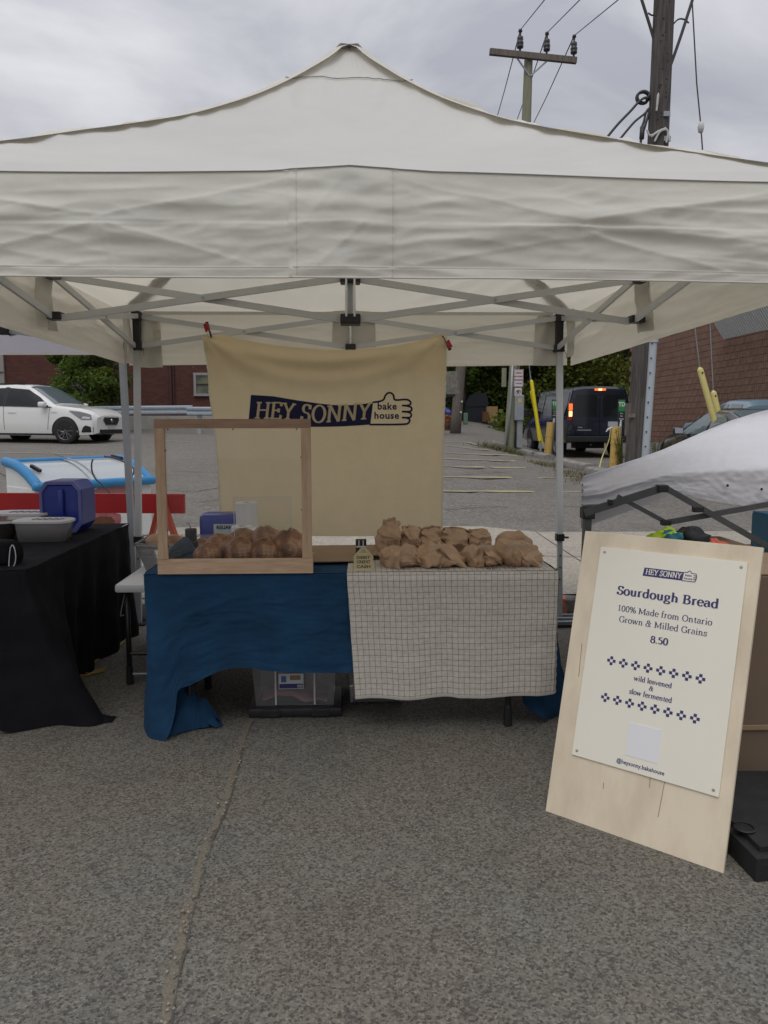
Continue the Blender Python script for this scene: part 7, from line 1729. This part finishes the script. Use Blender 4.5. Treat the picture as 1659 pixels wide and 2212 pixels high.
# ================================================================== PLYWOOD SIGN
A0 = PZ(1178, 1752, 0); B0 = PZ(1562, 1887, 0); e_ = (B0-A0).normalized(); n_ = Vector((e_.y, -e_.x, 0)); TL_ = R(14.5)
up_ = Vector((-n_.x*math.sin(TL_), -n_.y*math.sin(TL_), math.cos(TL_))); nn_ = e_.cross(up_); SW = (B0-A0).length
if nn_.y > 0: nn_ = -nn_
def SP(a, b, lift=0): return A0+e_*a+up_*b+nn_*lift
sg = empty('sandwich_board', A0.lerp(B0, .5), 'tall plywood board leaning back with a cream poster for sourdough bread at 8.50', 'sign board')
SHh = 1.034
rotS = Matrix((e_, -nn_, up_)).transposed()
MB().bbox(SP(SW/2, SHh/2, -.009), (SW, .016, SHh), .0015, rotS).build('board', 'plywood', sg)
MB().bbox(SP(SW/2, SHh/2, -.019-.0), (SW-.01, .003, SHh-.01), .0005, rotS)
# dark grain splits in the face
for a, b, a2, b2 in ((.050, .62, .055, .50), (.40, .105, .41, .28), (.355, .27, .36, .19), (.20, .16, .203, .14)): MB().bar(SP(a, b, -.0002), SP(a2, b2, -.0002), .0010, .0012, up=nn_).build('grain_split', 'rust', sg)
# rear prop
MB().bar(SP(SW*.5, SHh-.05, -.03), Vector((SP(SW*.5, 0).x, SP(SW*.5, 0).y, 0))-n_*.0+Vector((-n_.x, -n_.y, 0))*.50+Vector((0, 0, .02)), .05, .018).build('rear_prop', 'plywood', sg)
def unP(px, py):
    d = ray(px, py); t_ = (A0-_c).dot(nn_)/d.dot(nn_); q = _c+d*t_-A0; return q.dot(e_), q.dot(up_)
def crop8(x, y): return ((1750+x/1.769)*.6636, (1650+y/1.769)*.6636)
pc = [unP(*crop8(*q)) for q in ((385, 232), (1218, 322), (1040, 1672), (182, 1418))]
pL = (pc[0][0]+pc[3][0])/2; pR = (pc[1][0]+pc[2][0])/2; pT = (pc[0][1]+pc[1][1])/2; pB = (pc[2][1]+pc[3][1])/2
ptr = MB().bbox(SP((pL+pR)/2, (pT+pB)/2, .003), (pR-pL, .005, pT-pB), .001, rotS).build('poster', 'poster', sg)
pcx = (pL+pR)/2
for a, b in ((pL+.018, pT-.018), (pR-.018, pT-.018), (pL+.018, pB+.018), (pR-.018, pB+.018)): MB().lathe([(0, .0025), (.004, .002), (.0055, 0)], SP(a, b, .0056), 10, rotS @ Matrix.Rotation(R(90), 3, 'X')).build('screw', 'screw', ptr)
def ptext(txt, p0, p1, py_mid, capm, thick, thin, name='lettering'):
    """serif line centred between two crop points"""
    a0, b0 = unP(*crop8(*p0)); a1, b1 = unP(*crop8(*p1)); w = a1-a0; cxm = (a0+a1)/2; base = (b0+b1)/2
    nib_mesh(txt, capm/CAP, lambda x, y, k: SP(cxm+x, base+y, .0062+k), name, 'print_violet', ptr, thick=thick, thin=thin, width=w)
ptext('Sourdough Bread', (460, 500), (1045, 588), 0, .0295, .155, .065)
ptext('100% Made from Ontario', (463, 597), (1008, 684), 0, .0205, .105, .045)
ptext('Grown & Milled Grains', (470, 662), (978, 745), 0, .0205, .105, .045)
ptext('8.50', (650, 783), (754, 796), 0, .0235, .15, .07)
ptext('wild leavened', (556, 1001), (776, 1042), 0, .0165, .14, .06)
ptext('&', (643, 1056), (672, 1062), 0, .0150, .14, .06)
ptext('slow fermented', (530, 1078), (777, 1125), 0, .0165, .14, .06)
def cross(a, b, s):
    mb = MB()
    for dx, dy in ((-1, 0), (1, 0), (0, 1), (0, -1)):
        mb.add([SP(a+(dx+p)*s, b+(dy+q)*s, .0062) for p, q in ((-.5, -.5), (.5, -.5), (.5, .5), (-.5, .5))], [(0, 1, 2, 3)])
    return mb.build('pattern_cross', 'print_violet', ptr)
for (q0, q1) in (((429, 885), (941, 991)), ((394, 1097), (909, 1219))):
    a0, b0 = unP(*crop8(*q0)); a1, b1 = unP(*crop8(*q1))
    for k in range(8): cross(lerp(a0, a1, k/7), (b0+b1)/2, .0104)
# blank white square under the pattern
a0, b0 = unP(*crop8(612, 1357)); MB().bbox(SP(a0, b0, .006), (.112, .0012, .112), .0002, rotS).build('white_square', 'white_patch', ptr)
a0, b0 = unP(*crop8(593, 1496)); v, f = text_mesh('@heysonny.bakehouse', .0195, .0004, 1.03); aw_ = unP(*crop8(731, 1533))[0]-unP(*crop8(456, 1458))[0]
mw = max(q[0] for q in v)-min(q[0] for q in v); MB().add([SP(a0+q[0]*aw_/mw, b0+q[1]*1.02, .0062) for q in v], f).build('lettering', 'print_violet', ptr)
# small logo at the top of the poster
aL, bL = unP(*crop8(609, 390)); aR, bR = unP(*crop8(918, 426)); a1, b1 = unP(*crop8(620, 345)); 
def lg_(px, py, k=0): # banner logo pixels -> poster
    t_ = (px-536)/(890-536); return SP(lerp(aL, aR, t_), unP(*crop8(609, 397))[1]+(920-py)/(920-848)*(.0355), .0062+k*.2)
MB().grid(lambda u, v: lg_(lerp(lerp(542, 536, v), lerp(806, 800, v), u), lerp(860, 920, v)), 8, 2).build('logo_block', 'print_violet', ptr)
hand2 = [(806, 860), (820, 860), (829, 859), (832, 853), (838, 848), (845, 848), (850, 853), (852, 861), (860, 862), (872, 862), (882, 864), (887, 869), (886, 874), (878, 876), (868, 876)]
for k, q in enumerate((hand2, h2, h3, [(a, b+2) if i > 3 else (a, b) for i, (a, b) in enumerate(h4)])): ink(q, 4.6, 'logo_hand', lambda x, y, l=0: lg_(x, y, .001+l), 'print_violet', ptr, lift=.0008*k)
nib_mesh('HEY SONNY', 56, lambda x, y, k: lg_(672+x, 907-y, .003+k*2), 'lettering', 'poster', ptr, thick=.13, thin=.06, slant=.1, width=238)
flat_text('bake', 21, lambda x, y: lg_(836+x, 879-y, .002), 'lettering', 'print_violet', ptr, .4, 1.08); flat_text('house', 21, lambda x, y: lg_(836+x, 901-y, .002), 'lettering', 'print_violet', ptr, .4, 1.08)

# ================================================================== RIGHT EDGE: cardboard, base weight, crate, clothes
cbd = empty('cardboard_box', (2.05, 2.8, 0), 'large brown cardboard box standing behind the right side of the plywood sign', 'box')
MB().bbox((1.97, 3.22, .41), (.86, .55, .80), .006).build('carton', 'cardboard_big', cbd)
MB().bbox((1.97, 2.938, .20), (.86, .008, .02), .002).build('flap_edge', 'cardboard', cbd)
MB().box((1.97, 3.2, .815), (.80, .5, .004)).build('flap', 'cardboard', cbd)
p1_, p2_, p3_ = PZ(1575, 1838, 0), PZ(1632, 1906, 0), PZ(1600, 1735, 0)
wb = empty('base_weight', PZ(1632, 1906, 0), 'heavy black rubber base weight on the asphalt at the right edge', 'base weight')
bw = MB(); q0 = PZ(1632, 1906, 0); q1 = PZ(1575, 1845, 0); dd = Vector((q1.x-q0.x, q1.y-q0.y, 0)); ex = Vector((1, .10, 0)).normalized(); ey = Vector((-.12, 1, 0)).normalized()
poly = [q0, q0+ex*.6, q0+ex*.6+ey*.52, q0+ey*.60+ex*.05, q0+ex*-.09+ey*.50, q0+dd]
bw.prism([p+Vector((0, 0, 0)) for p in poly], (0, 0, .0), (0, 0, .075)); bw.build('slab', 'rubber', wb)
bw = MB(); poly2 = [q0+(p-q0)*.9+Vector((.03, .04, 0)) for p in poly]; bw.prism(poly2, (0, 0, .076), (0, 0, .092)); bw.build('raised_face', 'rubber', wb)
h0 = PZ(1608, 1790, .095); MB().lathe([(.0, .0), (.03, .0), (.034, .003), (.03, .006)], h0, 16).build('grip_hole', 'trim_black', wb)
cr_b = empty('milk_crate', PY(1660, 1190, 4.4), 'blue plastic milk crate at the right edge under the grey tent', 'crate')
cc = PY(1686, 1148, 4.4); mbk = MB(); zt3 = cc.z
for z in (-.105, .085, .02): mbk.box(cc+Vector((.02, 0, z)), (.20+.02, .30, .035 if z != .02 else .02))
for x in (-.085, -.02, .05, .12): mbk.box(cc+Vector((x, -.001, -.01)), (.018, .302, .20))
mbk.build('frame', 'crate_blue', cr_b)
for k in range(4):
    for s in (-1, 1): MB().bar(cc+Vector((-.085+k*.03, -.13, -.03 if s > 0 else .07)), cc+Vector((-.085+(k+1)*.03, -.13, .07 if s > 0 else -.03)), .006, .006).build('lattice_bar', 'crate_blue', cr_b)
tag(MB().bbox(cc+Vector((.03, .2, -.55)), (.4, .6, .80), .01).build('stack_box', 'cardboard', loc=cc+Vector((0, .1, -.95))), 'brown box stack carrying the blue milk crate', 'box')
def blob(px, py, Y, r, m_, name, label, cat, seed, grp=None):
    c = PY(px, py, Y); mb = MB()
    def f(u, v):
        a = u*2*math.pi; b = (v-.5)*math.pi; d = Vector((math.cos(b)*math.cos(a), math.cos(b)*math.sin(a), math.sin(b))); k = 1+.45*nz(d.x*2+seed, d.y*2, d.z*2)+.2*ridg(d.x*4+seed, d.y*4, d.z*4)
        return c+Vector((d.x*r[0]*k, d.y*r[1]*k, d.z*r[2]*k))
    mb.grid(f, 30, 18); return tag(mb.build(name, m_, loc=c, smooth=True), label, cat, grp)
CG = 'clothes piled behind the plywood sign'
blob(1444, 1166, 3.6, (.075, .08, .045), 'lime', 'clothing', 'lime green garment heaped behind the top of the plywood sign', 'clothing', 1, CG)
blob(1452, 1172, 3.55, (.05, .06, .045), 'teal', 'clothing', 'small teal garment between the lime and the black ones', 'clothing', 2, CG)
blob(1487, 1172, 3.58, (.085, .08, .06), 'trim_black', 'clothing', 'black garment with pointed folds behind the sign top', 'clothing', 3, CG)
blob(1543, 1184, 3.56, (.055, .06, .035), 'coral', 'clothing', 'coral red garment right of the black one', 'clothing', 4, CG)
blob(1524, 1186, 3.54, (.04, .05, .03), 'label_white', 'clothing', 'pale garment between the black and the coral one', 'clothing', 5, CG)
tag(MB().bbox((PY(1490, 1180, 3.7).x, 3.75, .40), (.55, .42, .84), .01).build('clothes_bin', 'cardboard', loc=(PY(1490, 1180, 3.7).x, 3.75, 0)), 'tall brown carton holding the clothes behind the sign', 'box')

# ================================================================== LEFT: black covered table and what is on it
bt = empty('tablecloth', (-2.3, 4.4, 0), 'black cloth over the neighbouring table at the left, its corner pooling on the asphalt', 'tablecloth')
BX = -1.470; BF, BB = 3.56, 5.22
MB().grid(lambda u, v: (lerp(-3.6, BX, u), lerp(BF, BB, v), .742+.004*nz(u*9, v*9)+.004*ridg(u*6+v*3, v*2, 4)*.6), 90, 70).build('top_sheet', 'black_cloth', bt, smooth=True)
topb = [(-3.6, BF-.005, .742), (-2.4, BF-.005, .742), (-1.62, BF-.005, .742), (-1.50, BF, .742), (BX, BF+.05, .742), (BX, 4.0, .742), (BX, 4.6, .742), (BX, BB, .742)]
botb = [(-3.6, 3.50, .22), (-2.4, 3.50, .22), (-1.72, 3.50, .20), (-1.60, 3.50, .03), (-1.50, 3.53, .004), (-1.36, 3.55, .004), (-1.16, 3.64, .006), (-1.30, 3.78, .006), (-1.46, 3.95, .006), (-1.50, 4.3, .006), (-1.47, 4.8, .006), (-1.43, 5.25, .01)]
loft_cloth(topb, botb, 260, 60, lambda u, v: .030*v**.8*math.sin(u*80+4*nz(u*8, 1))*(.4+.6*sstep(.3, .5, u))+.008*nz(u*30, v*5, 3)+.006*nz(u*9, v*9)).build('drape', 'black_cloth', bt, smooth=True)
MB().grid(lambda u, v: (lerp(-1.28, -1.13, u), lerp(3.585, 3.66, v)+.02*u, .008+.035*math.sin(math.pi*u)*math.sin(math.pi*v)*(1-u*.3)), 16, 12).build('trailing_fold', 'black_cloth', bt, smooth=True)
bt2 = folding_table(-3.5, -1.50, 3.60, 5.19, .733, 'table hidden under the black cloth at the left', [((-1.8, 3.9), (-1.8, 4.9)), ((-3.2, 3.9), (-3.2, 4.9))])
jy = 4.72; jx0, jx1 = atY(77, jy), atY(168, jy); jz = PY(120, 1040, jy).z
wj = empty('water_jug', ((jx0+jx1)/2, jy+.1, .745), 'blue translucent water container standing on the black cloth', 'water jug')
JH = jz-.75; cxx = (jx0+jx1)/2; czz = .75+JH/2; hwj = (jx1-jx0)/2
def octa(w, h, c, k=.32): return [(cxx+c+a*w, czz+b*h) for a, b in ((-1, -1+k), (-1+k, -1), (1-k, -1), (1, -1+k), (1, 1-k), (1-k, 1), (-1+k, 1), (-1, 1-k))]
body = MB(); O = [octa(hwj*.80, JH/2*.82, 0), octa(hwj*.97, JH/2*.98, 0), octa(hwj, JH/2, 0.0), octa(hwj*.98, JH/2*.99, .0), octa(hwj*.82, JH/2*.86, .0)]
ys = [jy+.012, jy, jy+.025, jy+.26, jy+.29]
for pts, y in zip(O, ys): body.v += [(a, y, b) for a, b in pts]
for i in range(4):
    for j in range(8): a = i*8+j; b = i*8+(j+1) % 8; body.f.append((a, b, b+8, a+8))
body.f.append(tuple(range(8))[::-1]); body.f.append(tuple(range(32, 40))); body.build('body', 'jug_blue', wj)
mr_ = MB(); 
for pts0, pts1 in ((octa(hwj*.99, JH/2*1.0, 0), octa(hwj*.86, JH/2*.88, 0)),):
    mr_.v += [(a, jy-.003, b) for a, b in pts0]+[(a, jy-.003, b) for a, b in pts1]
    for j in range(2, 8): mr_.f.append((j, (j+1) % 8, 8+(j+1) % 8, 8+j))
mr_.build('rim', 'jug_pale', wj, solid=.004)
MB().bbox((cxx+.005, jy-.004, czz+.01), (.030, .03, JH*.62), .01).build('handle', 'jug_blue', wj, smooth=True)
MB().grid(lambda u, v: (cxx+hwj*lerp(-.62, .62, u), lerp(jy+.03, jy+.25, v), czz+JH/2+.0015), 2, 2).build('top_face', 'jug_pale', wj)
def tub(x0, x1, y0, y1, z0, z1, label, lid=True, content=True, grp='lidded food tubs on the black cloth'):
    t = empty('food_container', ((x0+x1)/2, (y0+y1)/2, z0), label, 'food container', grp); cx_, cy_ = (x0+x1)/2, (y0+y1)/2
    def ringp(w, d, z, n=28): return [(cx_+w*math.copysign(abs(math.cos(a))**.45, math.cos(a)), cy_+d*math.copysign(abs(math.sin(a))**.6, math.sin(a)), z) for a in [2*math.pi*i/n for i in range(n)]]
    w, d = (x1-x0)/2, (y1-y0)/2; mb = MB(); n = 28; mb.v += ringp(w*.86, d*.85, z0)+ringp(w*.93, d*.93, z1-.012)
    for j in range(n): mb.f.append((j, (j+1) % n, n+(j+1) % n, n+j))
    mb.f.append(tuple(range(n))[::-1]); mb.build('tub', 'tub_plastic', t, smooth=True)
    l = MB(); l.v += ringp(w, d, z1-.016)+ringp(w, d, z1-.004)+ringp(w*.93, d*.9, z1)+ringp(w*.86, d*.82, z1-.003)
    for i in range(3):
        for j in range(n): l.f.append((i*n+j, i*n+(j+1) % n, (i+1)*n+(j+1) % n, (i+1)*n+j))
    l.f.append(tuple(range(3*n, 4*n))); lo = l.build('lid', 'clear_lid', t, smooth=True, autos=40)
    for k in range(5): MB().bar((cx_+w*(-.35+.22*k), cy_-d*.25, z1), (cx_+w*(-.25+.22*k), cy_+d*.25, z1), .010, .004).build('vent_rib', 'galvanised', lo)
    if content:
        for s in (-1, 1):
            for k in range(6): MB().lathe([(0, .009), (w*.30, .009), (w*.31, .005), (w*.30, 0), (0, 0)], (cx_+s*w*.42, cy_-.01, z0+.006+k*.0112), 16).build('cookie', 'cookie', t)
    return t
ty_ = 4.44
a_, b_ = PZ(28, 1164, .746), PZ(140, 1160, .746)
tub(atY(20, 4.45), atY(147, 4.45), 4.36, 4.56, .746, PY(80, 1121, 4.46).z, 'clear lidded tub with two stacks of brown cookies, nearest on the black cloth')
tub(atY(-35, 4.75), atY(99, 4.75), 4.68, 4.90, .746, PY(60, 1106, 4.76).z, 'lidded clear tub behind the one with the cookies, cut by the left edge', content=False)
bw_ = empty('steel_bowl', (atY(4, 4.5), 4.5, .745), 'dark metal bowl with a bright rim cut by the left edge', 'bowl')
MB().lathe([(0, .0), (.05, .0), (.085, .04), (.10, .095), (.104, .10), (.100, .101), (.095, .095), (.0, .085)], (atY(-8, 4.5), 4.5, .746), 28).build('bowl', 'steel_bowl', bw_, smooth=True, autos=40)
pb_ = empty('pouch', (atY(8, 3.70), 3.70, .745), 'black pouch with white piping standing at the left edge of the black cloth', 'pouch')
c = PY(-20, 1206, 3.70); MB().bbox((c.x+.0, 3.72, .80), (.20, .10, .112), .02).build('pouch_body', 'black_cloth', pb_, smooth=True)
ed = [PY(*q, 3.66) for q in ((22, 1184), (27, 1177), (32, 1188), (34, 1206), (30, 1222), (20, 1226), (20, 1205), (22, 1184))]
MB().prism([PY(*q, 3.668) for q in ((22, 1184), (27, 1177), (32, 1188), (34, 1206), (30, 1222), (20, 1226))], (0, 0, 0), (0, .09, 0)).build('end_panel', 'black_cloth', pb_)
MB().tube(curve_pts(ed, 30), .0022, 5).build('piping', 'sign_white', pb_)
def cord(pts, r, label): P = curve_pts(pts, 60); return tag(MB().tube(P, r, 7).build('extension_cord', 'yellow_cord', loc=P[0], smooth=True), label, 'cord')
z = .008
cord([PZ(a, b, z) for a, b in ((285, 1362), (268, 1386), (248, 1402), (222, 1418), (200, 1432), (180, 1448), (190, 1456), (205, 1454), (226, 1449))], .0065, 'yellow power cord on the ground running along the foot of the black cloth')
cord([PZ(a, b, z) for a, b in ((228, 1444), (208, 1449), (188, 1459), (172, 1458))], .006, 'loop end of the yellow cord lying on the asphalt')
cord([PZ(a, b, z) for a, b in ((-20, 1572), (10, 1566), (30, 1560), (50, 1556), (80, 1560))], .006, 'short length of yellow cord at the left edge, passing under the black cloth')

# freezer, turned about 45 degrees
fz = empty('ice_cream_freezer', (-2.9, 8.0, zg(-2.9, 8)), 'white chest freezer with a blue rim and curved glass lid behind the red barrier', 'freezer')
FLc = Vector((-2.93, 7.36, 0)); FRc = Vector((-2.06, 8.28, 0)); fex = (FRc-FLc); FW = fex.length; fex.normalize(); fey = Vector((-fex.y, fex.x, 0)); FD = .66
def FP(a, b, z): return FLc+fex*a+fey*b+Vector((0, 0, z))
frot = Matrix((fex, fey, Vector((0, 0, 1)))).transposed(); zb0 = zg(-2.6, 8); zF, zR = .815, 1.03
MB().bbox(FP(FW/2, FD/2, (zb0+zF-.03)/2+.02), (FW-.05, FD-.03, zF-.03-zb0), .02, frot).build('cabinet', 'freezer_white', fz)
side = [(.02, zb0+.4), (FD-.02, zb0+.4), (FD-.02, zR-.04), (FD*.55, lerp(zF, zR, .85)-.03), (.02, zF-.05)]
MB().prism([FP(.03, a, b) for a, b in side], (0, 0, 0), fex*(FW-.06)).build('upper_cabinet', 'freezer_white', fz)
rimc = [(0, zF), (FD*.3, lerp(zF, zR, .50)), (FD*.65, lerp(zF, zR, .86)), (FD, zR)]
def rimtube(a): return curve_pts([FP(a, p, q) for p, q in rimc], 16)
MB().tube(rimtube(.04), .050, 10).build('side_rim', 'freezer_blue', fz, smooth=True); MB().tube(rimtube(FW-.04), .042, 10).build('side_rim', 'freezer_blue', fz, smooth=True)
MB().bbox(FP(FW/2, 0, zF), (FW+.02, .11, .085), .035, frot).build('front_rim', 'freezer_blue', fz, smooth=True); MB().bbox(FP(FW/2, FD, zR), (FW-.02, .055, .05), .02, frot).build('rear_rim', 'freezer_blue', fz, smooth=True)
for (a0, a1, l) in ((.08, FW/2+.04, .0), (FW/2-.04, FW-.08, .012)):
    MB().grid(lambda u, v: Vector(rimtube(lerp(a0, a1, u))[int(v*16)])+Vector((0, 0, l-.005)), 4, 16).build('glass_lid', 'freezer_glass', fz, smooth=True)
MB().tube([p+Vector((0, 0, .012)) for p in rimtube(FW*.52)], .010, 6).build('lid_seal', 'galvanised', fz)
for a, k in ((.13, 8), (FW-.13, 14)): MB().bar(rimtube(a)[k]+Vector((0, 0, .03)), rimtube(a+.03)[k-3]+Vector((0, 0, .03)), .03, .03).build('lid_handle', 'black_plastic', fz)
MB().grid(lambda u, v: FP(lerp(.1, FW-.1, u), lerp(.06, FD-.06, v), zF-.10+.06*v), 2, 2).build('inner_floor', 'paper_white', fz)
def spl(p0, p1, q0, q1, m_, seed):
    def hit(px, py):
        d = ray(px, py); t_ = ((FLc-_c).dot(fey))/d.dot(fey); return _c+d*t_
    A, B = hit(p0, q0), hit(p1, q1); cc_ = (A+B)/2; a = abs((B-A).dot(fex))/2; b = abs(A.z-B.z)/2
    P = [cc_+fex*(math.cos(2*math.pi*i/30)*a*(1+.3*nz(i*.9, seed)))+Vector((0, 0, math.sin(2*math.pi*i/30)*b*(1+.25*nz(i*1.1, seed+4)))) for i in range(30)]
    MB().prism(P, -fey*(-.014+.001*seed), -fey*(-.012+.001*seed)).build('printed_picture', m_, fz)
spl(206, 300, 1048, 1072, 'pink', 1); spl(192, 264, 1106, 1140, 'meat_red', 2); spl(166, 208, 1106, 1140, 'leaf_a', 3); spl(194, 250, 1118, 1142, 'brown_box', 4)
cable('cable', [PY(*q, 7.55) for q in ((201, 992), (198, 1001), (199, 1018), (207, 1035), (220, 1046), (232, 1059), (242, 1069))], .0085, 'wire', 'black cable hanging over the front of the freezer lid', 30)
cable('cable', [PY(*q, 7.75) for q in ((225, 986), (245, 989), (268, 998), (287, 1010), (289, 1020), (283, 1035), (281, 1055))], .0085, 'wire', 'second cable looping over the right end of the freezer lid', 30)
# red barrier
rb2 = empty('barrier', (-2.2, 6.6, zg(-2, 6.6)), 'bright red plank barrier with an orange red A-frame leg behind the black table', 'barrier')
A_, B_ = PY(-60, 1085, 6.5), PY(399, 1088, 6.4); MB().bar(A_, B_, .045, .157).build('plank', 'barrier_red', rb2)
MB().box(PY(120, 1085.5, 6.30), (.002, .002, .002))
for (p, q, yy, m_) in (((346, 1066), (392, 1200), 6.34, 'barrier_orange'), ((352, 1066), (318, 1195), 6.60, 'barrier_orange'), ((20, 1066), (-20, 1200), 6.62, 'barrier_orange')):
    MB().bar(PY(*p, yy), PY(*q, yy-.12), .035, .09, up=(0, 1, 0)).build('leg', m_, rb2)
